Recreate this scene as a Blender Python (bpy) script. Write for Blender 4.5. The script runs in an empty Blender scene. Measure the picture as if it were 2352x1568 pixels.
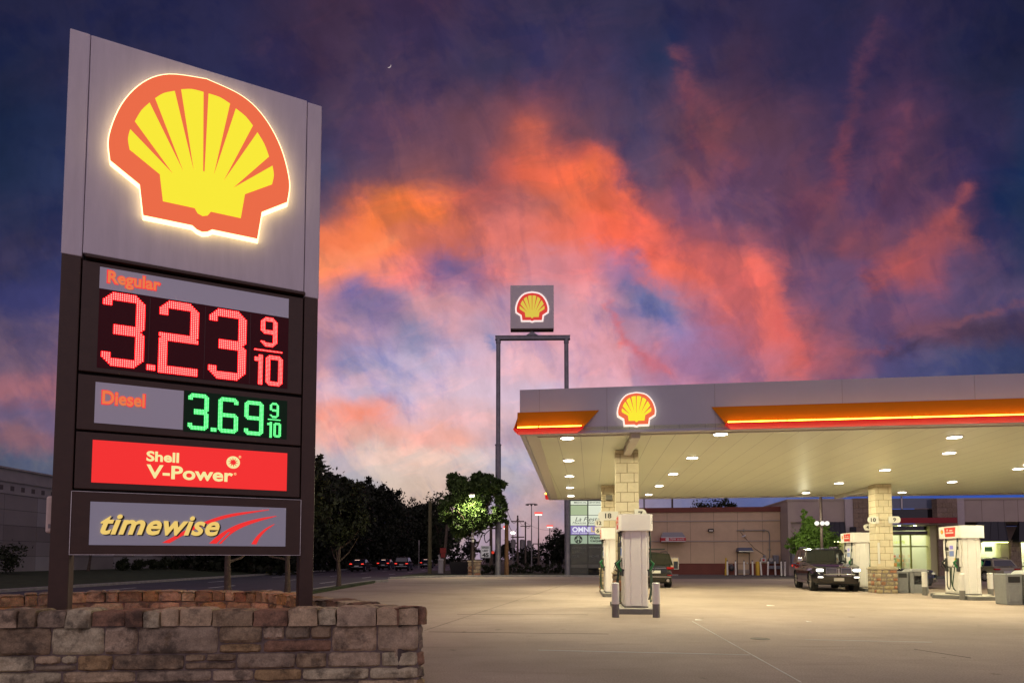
import bpy, bmesh, math, random
import numpy as np
from mathutils import Vector, Matrix, noise
from mathutils.geometry import tessellate_polygon
R = math.radians
random.seed(7)
sc = bpy.context.scene
col = sc.collection

# ------------------------------------------------------------------ camera
F, CX, CY = 1450.0, 1176.0, 1202.0          # focal length and principal point, in units of a 2352 px wide frame
EYE, PITCH = 1.45, R(3.2)
cam_d = bpy.data.cameras.new('camera'); cam = bpy.data.objects.new('camera', cam_d); col.objects.link(cam)
cam.location = (0, 0, EYE); cam.rotation_euler = (R(90) + PITCH, 0, 0)
cam_d.sensor_width = 36; cam_d.lens = 36 * F / 2352; cam_d.shift_y = 418 / 2352
cam_d.clip_start = 0.1; cam_d.clip_end = 9000
sc.camera = cam
sc.view_settings.view_transform = 'Standard'; sc.view_settings.look = 'None'
sc.view_settings.exposure = 0; sc.view_settings.gamma = 1
sc.cycles.use_denoising = True
sc.cycles.max_bounces = 6; sc.cycles.sample_clamp_indirect = 6

def ray(px, py):
    a = (px - CX) / F; b = (CY - py) / F
    return Vector((a, math.cos(PITCH) - b * math.sin(PITCH), math.sin(PITCH) + b * math.cos(PITCH)))
def P(px, py, Y):                       # point seen at that pixel, at depth Y
    d = ray(px, py); t = Y / d.y
    return Vector((d.x * t, Y, EYE + d.z * t))
def G(px, py, z=0.0):                   # point at height z
    d = ray(px, py); t = (z - EYE) / d.z
    return Vector((d.x * t, d.y * t, z))
def lin(c):
    c = c / 255.0
    return c / 12.92 if c <= 0.04045 else ((c + 0.055) / 1.055) ** 2.4
def S(r, g, b): return (lin(r), lin(g), lin(b), 1)

# ------------------------------------------------------------------ sky
SKY = [  # frame row, then (frame column, r, g, b)
 (-250, [(0,26,28,54),(740,40,34,60),(1200,44,38,66),(1800,34,34,62),(2352,24,26,52)]),
 (0, [(0,32,33,62),(150,34,34,64),(740,58,42,66),(860,64,45,70),(980,66,47,74),(1100,62,48,76),(1220,52,46,76),(1340,50,46,76),(1460,46,44,74),(1580,48,42,72),(1700,50,42,72),(1820,42,38,70),(1940,36,36,68),(2060,50,40,68),(2200,36,34,64),(2352,28,30,58)]),
 (150, [(0,27,33,62),(150,35,36,66),(740,62,44,70),(860,72,54,78),(980,66,50,78),(1100,56,50,80),(1220,58,50,82),(1340,66,52,82),(1460,50,48,82),(1540,36,46,80),(1580,60,50,78),(1700,64,46,72),(1820,44,40,72),(1940,42,38,72),(2060,56,42,72),(2130,44,38,70),(2200,36,36,66),(2352,30,32,60)]),
 (300, [(0,22,34,64),(150,32,40,72),(740,66,56,82),(860,92,64,86),(980,98,66,86),(1100,112,70,82),(1220,140,76,78),(1340,98,66,84),(1460,74,62,92),(1580,100,66,84),(1650,112,66,78),(1700,98,62,80),(1820,84,56,78),(1940,56,46,80),(2060,82,52,80),(2130,74,50,78),(2200,50,42,76),(2300,44,40,72),(2352,32,40,74)]),
 (400, [(0,26,38,68),(150,40,48,82),(740,76,70,96),(860,120,78,90),(980,130,80,88),(1080,114,74,90),(1220,205,96,74),(1300,226,104,72),(1360,232,106,70),(1400,190,92,78),(1440,90,68,96),(1500,100,72,96),(1580,124,72,84),(1700,92,62,90),(1820,90,60,84),(1940,64,50,84),(2060,100,62,84),(2130,78,54,82),(2200,70,50,80),(2280,40,44,80),(2352,22,42,78)]),
 (470, [(0,36,42,74),(740,120,84,96),(800,170,92,84),(860,226,114,66),(920,244,120,60),(980,240,122,78),(1060,190,94,84),(1140,160,88,90),(1220,190,104,96),(1300,226,108,78),(1380,246,106,70),(1440,236,108,76),(1480,150,80,88),(1560,136,82,104),(1700,112,76,100),(1820,100,62,86),(1900,112,66,84),(1960,88,60,90),(2060,106,66,90),(2180,104,64,88),(2240,76,54,84),(2300,28,44,80),(2352,28,42,76)]),
 (540, [(0,44,44,76),(740,230,118,80),(860,248,126,76),(980,246,122,92),(1060,236,116,88),(1140,214,114,106),(1220,222,116,104),(1300,236,114,92),(1380,246,106,80),(1420,246,104,78),(1470,230,100,80),(1540,190,90,88),(1600,170,90,98),(1700,150,86,100),(1800,110,74,98),(1900,94,62,88),(2000,120,70,88),(2080,92,64,94),(2150,148,74,82),(2200,150,78,84),(2260,56,50,84),(2352,36,46,80)]),
 (610, [(0,52,48,78),(150,60,60,100),(740,250,140,96),(860,250,136,104),(960,236,126,122),(1020,150,104,136),(1080,190,120,134),(1160,224,126,122),(1260,210,132,142),(1340,216,124,128),(1400,170,116,146),(1450,150,110,150),(1510,240,110,92),(1580,236,106,86),(1660,236,108,92),(1760,210,104,98),(1800,128,82,104),(1900,96,72,106),(2000,98,70,104),(2060,170,82,86),(2130,156,80,90),(2200,90,66,98),(2352,48,52,88)]),
 (690, [(0,64,60,100),(740,190,120,136),(820,128,108,150),(900,140,116,156),(980,214,138,142),(1060,216,136,142),(1160,200,136,156),(1260,214,140,156),(1340,226,138,144),(1420,190,128,156),(1480,110,112,156),(1540,130,120,160),(1600,196,120,136),(1680,232,112,104),(1780,226,106,98),(1820,120,80,106),(1900,100,74,108),(2000,110,80,110),(2100,112,78,110),(2200,90,72,108),(2352,80,68,100)]),
 (760, [(0,92,76,104),(740,200,130,140),(820,196,134,150),(900,176,140,172),(960,132,128,168),(1040,222,150,158),(1120,176,140,168),(1220,232,148,156),(1340,232,146,156),(1420,232,136,140),(1480,214,138,152),(1560,170,136,170),(1640,190,118,138),(1720,218,112,116),(1780,216,104,102),(1830,150,86,100),(1900,120,78,104),(2000,110,80,112),(2080,120,78,104),(2150,106,68,90),(2250,86,66,90),(2352,70,54,78)]),
 (830, [(0,110,86,108),(740,222,146,146),(800,190,150,170),(880,180,156,186),(960,180,164,194),(1040,196,164,190),(1140,216,164,176),(1240,240,168,170),(1340,232,154,166),(1440,232,142,150),(1500,230,132,140),(1580,190,128,154),(1660,170,122,148),(1740,190,110,126),(1830,200,100,100),(1880,150,86,102),(1950,140,84,102),(2050,100,82,118),(2150,80,76,112),(2250,66,70,106),(2352,54,62,94)]),
 (900, [(0,150,98,110),(740,224,164,166),(800,190,160,184),(880,200,172,192),(960,204,172,192),(1060,216,178,190),(1160,210,176,192),(1250,200,176,198),(1340,226,160,172),(1440,224,150,160),(1600,180,120,145),(1800,150,100,120),(2000,90,85,120),(2352,58,66,98)]),
 (950, [(0,120,96,118),(740,240,148,128),(800,240,146,130),(860,236,150,144),(940,228,172,172),(1040,230,170,168),(1140,226,176,176),(1250,190,168,188),(1340,220,160,165),(1600,170,120,145),(2000,86,84,120),(2352,56,68,104)]),
 (1000, [(0,130,92,104),(740,226,164,150),(860,234,170,152),(960,236,170,158),(1060,238,166,148),(1120,200,164,168),(1180,176,152,170),(1250,170,150,166),(1600,140,120,150),(2000,80,84,124),(2352,50,70,120)]),
 (1060, [(0,88,92,112),(740,190,180,178),(860,216,190,178),(980,222,192,176),(1080,206,190,186),(1180,186,178,190),(1260,178,170,186),(1600,120,116,150),(2000,64,84,140),(2352,44,74,150)]),
 (1130, [(0,90,98,112),(740,176,172,168),(860,206,188,172),(980,212,184,164),(1060,190,170,164),(1180,170,164,178),(1260,176,150,154),(1560,108,108,140),(1700,96,106,148),(1900,66,86,150),(2352,40,78,168)]),
 (1200, [(0,96,98,110),(740,190,170,160),(980,196,170,156),(1160,178,158,166),(1230,172,150,160),(1290,150,142,166),(1700,96,104,140),(2352,60,90,160)]),
 (1290, [(0,96,94,104),(740,160,146,146),(1200,150,140,160),(1700,90,96,130),(2352,56,80,140)]),
]
BANKS = [(2010,655,2120,560,24,165,82,84,.85),(2120,560,2225,440,15,156,78,84,.9),(1850,828,2050,802,11,156,86,98,.6),(2050,806,2360,735,22,70,52,76,.7),(2050,782,2360,692,9,120,76,92,.6),
 (1385,360,1440,470,30,248,108,72,.7),(1440,470,1500,590,24,246,104,84,.75),(1500,560,1640,620,34,238,106,90,.7),(1640,620,1790,720,46,222,104,96,.6),(1790,720,1845,825,20,214,96,92,.65),
 (1215,300,1240,390,34,205,98,76,.55),(745,628,900,560,18,250,142,96,.75),(850,480,1000,485,46,246,122,62,.8),(1405,700,1440,790,8,240,120,118,.7),(1440,790,1540,860,10,232,120,124,.7),
 (1460,670,1545,725,26,108,108,154,.85),(1490,640,1460,600,16,130,112,152,.6),(820,680,880,705,42,122,106,154,.8),(1030,600,1085,640,32,140,106,142,.7),(745,955,890,950,24,244,146,124,.8),(940,770,1010,790,26,134,132,170,.7),(790,830,870,840,24,150,146,180,.6),(1120,770,1130,790,10,120,130,176,.7),
 (1555,130,1600,330,22,116,66,80,.9),(1640,330,1700,380,24,124,68,80,.7),(1925,440,1935,300,20,112,62,82,.9),(1935,300,2010,60,15,84,52,76,.8),(1575,230,1640,250,14,110,64,80,.7),(2040,470,2080,250,16,104,60,82,.7),(1720,480,1790,560,18,118,72,90,.6),(1950,560,2010,520,24,140,76,88,.6),(1870,540,1840,400,22,104,62,82,.5),(1540,200,1700,560,10,92,62,88,.3)]
BACK_SKY = (0.47, 0.37, 0.46)
def build_world():
    w = bpy.data.worlds.new('World'); sc.world = w; w.use_nodes = True
    nt = w.node_tree; N = nt.nodes; N.clear(); L = nt.links.new
    def math_(op, a, b=None, c=None):
        n = N.new('ShaderNodeMath'); n.operation = op
        for i, q in enumerate((a, b, c)):
            if q is None: continue
            if isinstance(q, (int, float)): n.inputs[i].default_value = q
            else: L(q, n.inputs[i])
        return n.outputs[0]
    tc = N.new('ShaderNodeTexCoord'); sp = N.new('ShaderNodeSeparateXYZ'); L(tc.outputs['Generated'], sp.inputs[0])
    x, y, z = sp.outputs
    rr = math_('SQRT', math_('ADD', math_('MULTIPLY', x, x), math_('MULTIPLY', y, y)))
    hy = math_('MAXIMUM', math_('MAXIMUM', y, math_('MULTIPLY', rr, 0.3)), 0.02)
    u = math_('DIVIDE', x, hy); v = math_('DIVIDE', z, hy)
    def nz(su, sv, scale, detail, rough, off, dist=0.0, rot=0.0):
        uu = math_('ADD', math_('MULTIPLY', u, math.cos(rot)), math_('MULTIPLY', v, math.sin(rot)))
        vv = math_('SUBTRACT', math_('MULTIPLY', v, math.cos(rot)), math_('MULTIPLY', u, math.sin(rot)))
        cb = N.new('ShaderNodeCombineXYZ')
        L(math_('MULTIPLY', uu, su), cb.inputs[0]); L(math_('MULTIPLY', vv, sv), cb.inputs[1]); cb.inputs[2].default_value = off
        t = N.new('ShaderNodeTexNoise'); t.inputs['Scale'].default_value = scale; t.inputs['Detail'].default_value = detail
        t.inputs['Roughness'].default_value = rough; t.inputs['Distortion'].default_value = dist
        L(cb.outputs[0], t.inputs['Vector'])
        return t
    n1 = nz(1, 1.4, 5, 7, 0.6, 0.0, 0.6); n2 = nz(1, 1.6, 17, 8, 0.62, 3.0, 0.4)
    def split(t):
        s = N.new('ShaderNodeSeparateColor'); L(t.outputs['Color'], s.inputs[0]); return s.outputs
    a, b = split(n1), split(n2)
    def warp(q, i, k1, k2):
        return math_('ADD', q, math_('ADD', math_('MULTIPLY', math_('SUBTRACT', a[i], 0.5), k1), math_('MULTIPLY', math_('SUBTRACT', b[i], 0.5), k2)))
    uw = warp(u, 0, 0.085, 0.05); vw = warp(v, 1, 0.08, 0.045)
    us = warp(u, 1, 0.05, 0.05); vs_ = warp(v, 2, 0.05, 0.05)
    U0, U1 = -0.92, 0.92
    fu = math_('DIVIDE', math_('SUBTRACT', uw, U0), U1 - U0)
    prev = None
    for py, stops in SKY:
        cr = N.new('ShaderNodeValToRGB'); e = cr.color_ramp.elements
        pts = []
        s0 = stops[0]; stops = stops[:1] + [(min(520, stops[1][0] + 380) if stops[1][0] < 700 else 520, int(s0[1] * 1.25), int(s0[2] * 1.2), int(s0[3] * 1.15))] + stops[1:] if stops[1][0] > 700 else stops[:2] + [(540, int(stops[1][1] * 1.15), int(stops[1][2] * 1.1), int(stops[1][3] * 1.1))] + stops[2:]
        for px, r_, g_, b_ in stops:
            if py >= 690 and 600 < px < 1500:
                f_ = 0.30 if py < 960 else 0.12; g_a = 0.3 * r_ + 0.55 * g_ + 0.15 * b_ + 8; r_, g_, b_ = (q + (t - q) * f_ for q, t in ((r_, g_a * 1.04), (g_, g_a), (b_, g_a * 1.12)))
            d = ray(px, py); pts.append((min(max((d.x / d.y - U0) / (U1 - U0), 0), 1), S(r_, g_, b_)))
        d = ray(CX, py); vv = d.z / d.y
        e[0].position, e[0].color = pts[0]; e[1].position, e[1].color = pts[-1]
        for p_, c_ in pts[1:-1]:
            q = e.new(p_); q.color = c_
        L(fu, cr.inputs[0])
        if prev is None: cur = cr.outputs[0]
        else:
            t = N.new('ShaderNodeMapRange'); t.interpolation_type = 'SMOOTHSTEP'
            L(vw, t.inputs[0]); t.inputs[1].default_value = pv; t.inputs[2].default_value = vv
            m = N.new('ShaderNodeMix'); m.data_type = 'RGBA'; L(t.outputs[0], m.inputs[0]); L(prev, m.inputs[6]); L(cr.outputs[0], m.inputs[7])
            cur = m.outputs[2]
        prev, pv = cur, vv
    # brighter and darker banks of cloud, each a soft bar between two directions
    nb = nz(1, 1.3, 11, 8, 0.62, 21.0, 0.6)
    for (x0, y0, x1, y1, wd, r_, g_, b_, amt) in BANKS:
        d0, d1 = ray(x0, y0), ray(x1, y1); ax, ay, bx, by = d0.x / d0.y, d0.z / d0.y, d1.x / d1.y, d1.z / d1.y
        ex, ey = bx - ax, by - ay; l2 = ex * ex + ey * ey; px_, py_ = math_('SUBTRACT', us, ax), math_('SUBTRACT', vs_, ay)
        t_ = math_('DIVIDE', math_('ADD', math_('MULTIPLY', px_, ex), math_('MULTIPLY', py_, ey)), l2)
        cl = N.new('ShaderNodeClamp'); L(t_, cl.inputs[0]); t_ = cl.outputs[0]
        qx, qy = math_('SUBTRACT', px_, math_('MULTIPLY', t_, ex)), math_('SUBTRACT', py_, math_('MULTIPLY', t_, ey))
        dd = math_('DIVIDE', math_('ADD', math_('MULTIPLY', qx, qx), math_('MULTIPLY', qy, qy)), (wd / F * 1.15) ** 2)
        fc = math_('MULTIPLY', math_('EXPONENT', math_('MULTIPLY', dd, -1.0)), math_('MULTIPLY', math_('MAXIMUM', math_('MULTIPLY', math_('SUBTRACT', nb.outputs[0], 0.27), 3.6), 0.10), amt))
        cl = N.new('ShaderNodeClamp'); L(fc, cl.inputs[0])
        m = N.new('ShaderNodeMix'); m.data_type = 'RGBA'; L(cl.outputs[0], m.inputs[0]); L(prev, m.inputs[6]); m.inputs[7].default_value = S(r_, g_, b_)
        prev = m.outputs[2]
    # wisps: long streaks that lighten or darken the clouds a little
    n3 = nz(1, 1.7, 5, 9, 0.6, 7.0, 0.9, 0.5); n4 = nz(1.7, 1, 9, 9, 0.62, 11.0, 0.8, 0.25)
    k = math_('ADD', math_('MULTIPLY', n3.outputs[0], 0.55), math_('MULTIPLY', n4.outputs[0], 0.85))
    k = math_('MULTIPLY_ADD', math_('SUBTRACT', k, 0.70), 0.55, 1.03)
    # cloud streets run away to a point low ahead: noise along their own directions
    u3 = math_('ADD', u, math_('MULTIPLY', math_('SUBTRACT', a[1], 0.5), 0.10)); v3 = math_('ADD', v, math_('MULTIPLY', math_('SUBTRACT', a[2], 0.5), 0.10))
    du, dv = math_('ADD', u3, -0.10), math_('ADD', v3, 0.10)
    th = math_('ARCTAN2', du, dv); lr = math_('LOGARITHM', math_('ADD', math_('MULTIPLY', du, du), math_('MULTIPLY', dv, dv)), 2.718)
    def pol(st, sr, det, off):
        cb = N.new('ShaderNodeCombineXYZ'); L(math_('MULTIPLY', th, st), cb.inputs[0]); L(math_('MULTIPLY', lr, sr), cb.inputs[1]); cb.inputs[2].default_value = off
        t = N.new('ShaderNodeTexNoise'); t.inputs['Scale'].default_value = 1.0; t.inputs['Detail'].default_value = det; t.inputs['Roughness'].default_value = 0.6; t.inputs['Distortion'].default_value = 0.12
        L(cb.outputs[0], t.inputs['Vector']); return t.outputs[0]
    ks = math_('ADD', math_('MULTIPLY', pol(10, 2.0, 7, 2.0), 0.9), math_('MULTIPLY', pol(19, 5.5, 5, 9.0), 0.30))
    k = math_('ADD', k, math_('MULTIPLY', math_('SUBTRACT', ks, 0.60), 0.55))
    k = math_('MINIMUM', math_('MAXIMUM', k, 0.5), 1.6)
    vm = N.new('ShaderNodeVectorMath'); vm.operation = 'SCALE'; L(prev, vm.inputs[0]); L(k, vm.inputs['Scale'])
    # banks and gaps with firmer edges: lit undersides a little warmer, gaps bluer and darker
    def edge(src, lo, hi):
        t = N.new('ShaderNodeMapRange'); t.interpolation_type = 'SMOOTHSTEP'; L(src, t.inputs[0]); t.inputs[1].default_value = lo; t.inputs[2].default_value = hi; return t.outputs[0]
    def shade(src, fac, amt, mul):
        m = N.new('ShaderNodeMix'); m.data_type = 'RGBA'; m.blend_type = 'MULTIPLY'; L(math_('MULTIPLY', fac, amt), m.inputs[0]); L(src, m.inputs[6]); m.inputs[7].default_value = (*mul, 1); return m.outputs[2]
    e1 = nz(1.5, 1, 5.5, 10, 0.58, 31.0, 0.35, 0.55); e2 = nz(1, 2.1, 6.5, 10, 0.58, 37.0, 0.5, 0.35); e3 = nz(2.6, 1, 10, 9, 0.6, 41.0, 0.4, 0.3)
    cc = vm.outputs[0]
    cc = shade(cc, edge(e1.outputs[0], 0.50, 0.62), 0.75, (0.60, 0.72, 0.96))
    cc = shade(cc, edge(e2.outputs[0], 0.52, 0.62), 0.65, (1.28, 1.10, 1.02))
    cc = shade(cc, edge(e3.outputs[0], 0.54, 0.66), 0.45, (0.72, 0.80, 0.95))
    # the sky behind the photographer: even lilac dusk
    t = N.new('ShaderNodeMapRange'); t.interpolation_type = 'SMOOTHSTEP'; L(y, t.inputs[0])
    t.inputs[1].default_value = 0.12; t.inputs[2].default_value = -0.45; t.inputs[3].default_value = 0; t.inputs[4].default_value = 1
    m = N.new('ShaderNodeMix'); m.data_type = 'RGBA'; L(t.outputs[0], m.inputs[0]); L(cc, m.inputs[6]); m.inputs[7].default_value = (*BACK_SKY, 1)
    ns = N.new('ShaderNodeTexSky'); ns.sky_type = 'NISHITA'; ns.sun_disc = False; ns.sun_elevation = R(1); ns.sun_rotation = R(0)
    vs = N.new('ShaderNodeVectorMath'); vs.operation = 'SCALE'; L(ns.outputs[0], vs.inputs[0]); vs.inputs['Scale'].default_value = 0.004
    ad = N.new('ShaderNodeVectorMath'); ad.operation = 'ADD'; L(m.outputs[2], ad.inputs[0]); L(vs.outputs[0], ad.inputs[1])
    bg = N.new('ShaderNodeBackground'); L(ad.outputs[0], bg.inputs[0]); bg.inputs[1].default_value = 1.0
    out = N.new('ShaderNodeOutputWorld'); L(bg.outputs[0], out.inputs[0])
build_world()
sun_d = bpy.data.lights.new('sun', 'SUN'); sun = bpy.data.objects.new('sun', sun_d); col.objects.link(sun)
sun_d.energy = 0.12; sun_d.angle = R(12); sun_d.color = (1, 0.5, 0.3)
sun.rotation_euler = (R(-86), 0, R(8))          # last glow from behind the clouds, low ahead

# ------------------------------------------------------------------ materials
MATS = {}
def M(name, c=(0.5, 0.5, 0.5), rough=0.6, metal=0.0, emit=None, estr=1.0, var=0.0, vs=6.0, bump=0.0, bs=60.0, coat=0.0, spec=0.5, alpha=1.0, trans=0.0, v3=None):
    if name in MATS: return MATS[name]
    m = bpy.data.materials.new(name); m.use_nodes = True; nt = m.node_tree
    b = nt.nodes['Principled BSDF']; c = (*c[:3], 1)
    b.inputs['Base Color'].default_value = c; b.inputs['Roughness'].default_value = rough; b.inputs['Metallic'].default_value = metal
    b.inputs['Specular IOR Level'].default_value = spec
    b.inputs['Coat Weight'].default_value = coat; b.inputs['Coat Roughness'].default_value = 0.05
    b.inputs['Transmission Weight'].default_value = trans; b.inputs['Alpha'].default_value = alpha
    if emit is not None:
        b.inputs['Emission Color'].default_value = (*emit[:3], 1); b.inputs['Emission Strength'].default_value = estr
    if var or bump:
        tc = nt.nodes.new('ShaderNodeTexCoord')
    if var:
        n = nt.nodes.new('ShaderNodeTexNoise'); n.inputs['Scale'].default_value = vs; n.inputs['Detail'].default_value = 6; n.inputs['Roughness'].default_value = 0.65
        if v3:
            mp = nt.nodes.new('ShaderNodeMapping'); mp.inputs['Scale'].default_value = v3; nt.links.new(tc.outputs['Object'], mp.inputs[0]); nt.links.new(mp.outputs[0], n.inputs['Vector'])
        else: nt.links.new(tc.outputs['Object'], n.inputs['Vector'])
        r_ = nt.nodes.new('ShaderNodeValToRGB'); e = r_.color_ramp.elements
        e[0].position, e[1].position = 0.3, 0.7
        e[0].color = tuple(q * (1 - var) for q in c[:3]) + (1,); e[1].color = tuple(min(q * (1 + var), 1) for q in c[:3]) + (1,)
        nt.links.new(n.outputs[0], r_.inputs[0]); nt.links.new(r_.outputs[0], b.inputs['Base Color'])
    if bump:
        n = nt.nodes.new('ShaderNodeTexNoise'); n.inputs['Scale'].default_value = bs; n.inputs['Detail'].default_value = 5
        nt.links.new(tc.outputs['Object'], n.inputs['Vector'])
        q = nt.nodes.new('ShaderNodeBump'); q.inputs['Strength'].default_value = bump; q.inputs['Distance'].default_value = 0.02
        nt.links.new(n.outputs[0], q.inputs['Height']); nt.links.new(q.outputs[0], b.inputs['Normal'])
    MATS[name] = m
    return m
def glow(name, c, s=1.0, base=(0.02, 0.02, 0.02)):        # things that give off light
    return M(name, base, 0.4, emit=c, estr=s)

# ------------------------------------------------------------------ mesh builder
class MB:
    def __init__(s): s.v = []; s.f = []; s.mi = []; s.tone = []
    def add(s, vs, fs, m=0, tone=0.5):
        o = len(s.v); s.v += [tuple(q) for q in vs]
        for f in fs: s.f.append([o + i for i in f]); s.mi.append(m); s.tone.append(tone)
    def box(s, x0, x1, y0, y1, z0, z1, m=0, tone=0.5):
        s.add([(x, y, z) for z in (z0, z1) for y in (y0, y1) for x in (x0, x1)],
              [(0, 2, 3, 1), (4, 5, 7, 6), (0, 1, 5, 4), (2, 6, 7, 3), (0, 4, 6, 2), (1, 3, 7, 5)], m, tone)
    def hexa(s, b4, t4, m=0):           # bottom quad, top quad (same winding)
        s.add(list(b4) + list(t4), [(3, 2, 1, 0), (4, 5, 6, 7), (0, 1, 5, 4), (1, 2, 6, 5), (2, 3, 7, 6), (3, 0, 4, 7)], m)
    def prism(s, poly, a0, a1, m=0, axis='y'):          # 2D polygon extruded along an axis
        n = len(poly)
        def at(p, a):
            return (p[0], a, p[1]) if axis == 'y' else (p[0], p[1], a) if axis == 'z' else (a, p[0], p[1])
        vs = [at(p, a0) for p in poly] + [at(p, a1) for p in poly]
        tri = tessellate_polygon([[Vector((p[0], p[1], 0)) for p in poly]])
        fs = [tuple(t) for t in tri] + [tuple(n + i for i in reversed(t)) for t in tri]
        fs += [(i, (i + 1) % n, n + (i + 1) % n, n + i) for i in range(n)]
        s.add(vs, fs, m)
    def tube(s, pts, r, n=8, m=0, r1=None, cap=True):
        pts = [Vector(p) for p in pts]; k = len(pts); rings = []
        if isinstance(r, (int, float)): rs = [r + ((r1 if r1 is not None else r) - r) * i / max(k - 1, 1) for i in range(k)]
        else: rs = r
        up = None; vs = []
        for i, p in enumerate(pts):
            t = (pts[min(i + 1, k - 1)] - pts[max(i - 1, 0)]).normalized()
            if up is None: up = t.orthogonal().normalized()
            a = (up - t * up.dot(t)); a = a.normalized() if a.length > 1e-5 else t.orthogonal().normalized(); up = a
            b = t.cross(a)
            vs += [p + (a * math.cos(2 * math.pi * j / n) + b * math.sin(2 * math.pi * j / n)) * rs[i] for j in range(n)]
        fs = [(i * n + j, i * n + (j + 1) % n, (i + 1) * n + (j + 1) % n, (i + 1) * n + j) for i in range(k - 1) for j in range(n)]
        if cap: fs += [tuple(reversed(range(n))), tuple((k - 1) * n + j for j in range(n))]
        s.add(vs, fs, m)
    def lathe(s, prof, c=(0, 0, 0), n=20, axis='z', m=0):       # prof: (radius, height)
        vs = []
        for r_, h in prof:
            for j in range(n):
                a = 2 * math.pi * j / n; p, q = r_ * math.cos(a), r_ * math.sin(a)
                d = (p, q, h) if axis == 'z' else (p, h, q) if axis == 'y' else (h, p, q)
                vs.append((c[0] + d[0], c[1] + d[1], c[2] + d[2]))
        k = len(prof)
        fs = [(i * n + j, i * n + (j + 1) % n, (i + 1) * n + (j + 1) % n, (i + 1) * n + j) for i in range(k - 1) for j in range(n)]
        fs += [tuple(reversed(range(n))), tuple((k - 1) * n + j for j in range(n))]
        s.add(vs, fs, m)
    def ball(s, c, r, n=12, m=0, sc_=(1, 1, 1)):
        prof = [(max(math.sin(math.pi * i / n), 0.01) * r, -math.cos(math.pi * i / n) * r) for i in range(n + 1)]
        o = len(s.v); s.lathe(prof, (0, 0, 0), n + 4, m=m)
        for i in range(o, len(s.v)):
            p = s.v[i]; s.v[i] = (c[0] + p[0] * sc_[0], c[1] + p[1] * sc_[1], c[2] + p[2] * sc_[2])
    def build(s, name, mats, parent=None, loc=(0, 0, 0), rot=0.0, smooth=False, bevel=0.0, recalc=True, seg=2, ang=40):
        me = bpy.data.meshes.new(name); me.from_pydata(s.v, [], s.f)
        if not isinstance(mats, (list, tuple)): mats = [mats]
        for q in mats: me.materials.append(q)
        me.polygons.foreach_set('material_index', s.mi)
        if any(t != 0.5 for t in s.tone):
            at = me.attributes.new('tone', 'FLOAT', 'FACE'); at.data.foreach_set('value', s.tone)
        if recalc:
            bm = bmesh.new(); bm.from_mesh(me); bmesh.ops.recalc_face_normals(bm, faces=bm.faces); bm.to_mesh(me); bm.free()
        if smooth: me.polygons.foreach_set('use_smooth', [True] * len(me.polygons))
        o = bpy.data.objects.new(name, me); col.objects.link(o); o.location = loc; o.rotation_euler = (0, 0, rot)
        if parent: o.parent = parent
        if bevel:
            bv = o.modifiers.new('edge', 'BEVEL'); bv.width = bevel; bv.segments = seg; bv.limit_method = 'ANGLE'; bv.angle_limit = R(ang)
        if smooth and not bevel:
            try: me.set_sharp_from_angle(angle=R(42))
            except Exception: pass
        return o
def tag(o, label=None, cat=None, group=None, kind=None):
    for k, q in (('label', label), ('category', cat), ('group', group), ('kind', kind)):
        if q: o[k] = q
    return o
def empty(name, loc, rot=0.0, label=None, cat=None, group=None, kind=None):
    o = bpy.data.objects.new(name, None); col.objects.link(o); o.location = loc; o.rotation_euler = (0, 0, rot); o.empty_display_size = 0.2
    return tag(o, label, cat, group, kind)
def copy_tree(o, parent=None):
    c = o.copy(); col.objects.link(c); c.parent = parent
    for ch in list(o.children): copy_tree(ch, c)
    return c
class Pl:                                # a vertical plane in the world with its own x (along), y (into), z (up)
    def __init__(s, o, d):
        s.o = Vector((o[0], o[1], 0)); s.d = Vector((d[0], d[1], 0)).normalized(); s.n = Vector((-s.d.y, s.d.x, 0)); s.ang = math.atan2(s.d.y, s.d.x)
    def loc(s, px, py, off=0.0):
        d = ray(px, py); e = Vector((0, 0, EYE))
        t = (s.o + s.n * off - e).dot(s.n) / d.dot(s.n); p = e + d * t
        return ((p - s.o).dot(s.d), p.z)
    def rect(s, tl, tr, br, bl, off=0.0):
        a, b, c, d = (s.loc(*q, off) for q in (tl, tr, br, bl))
        return ((a[0] + d[0]) / 2, (b[0] + c[0]) / 2, (c[1] + d[1]) / 2, (a[1] + b[1]) / 2)     # x0 x1 z0 z1
    def w(s, x, y, z=0.0): return s.o + s.d * x + s.n * y + Vector((0, 0, z))
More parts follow.
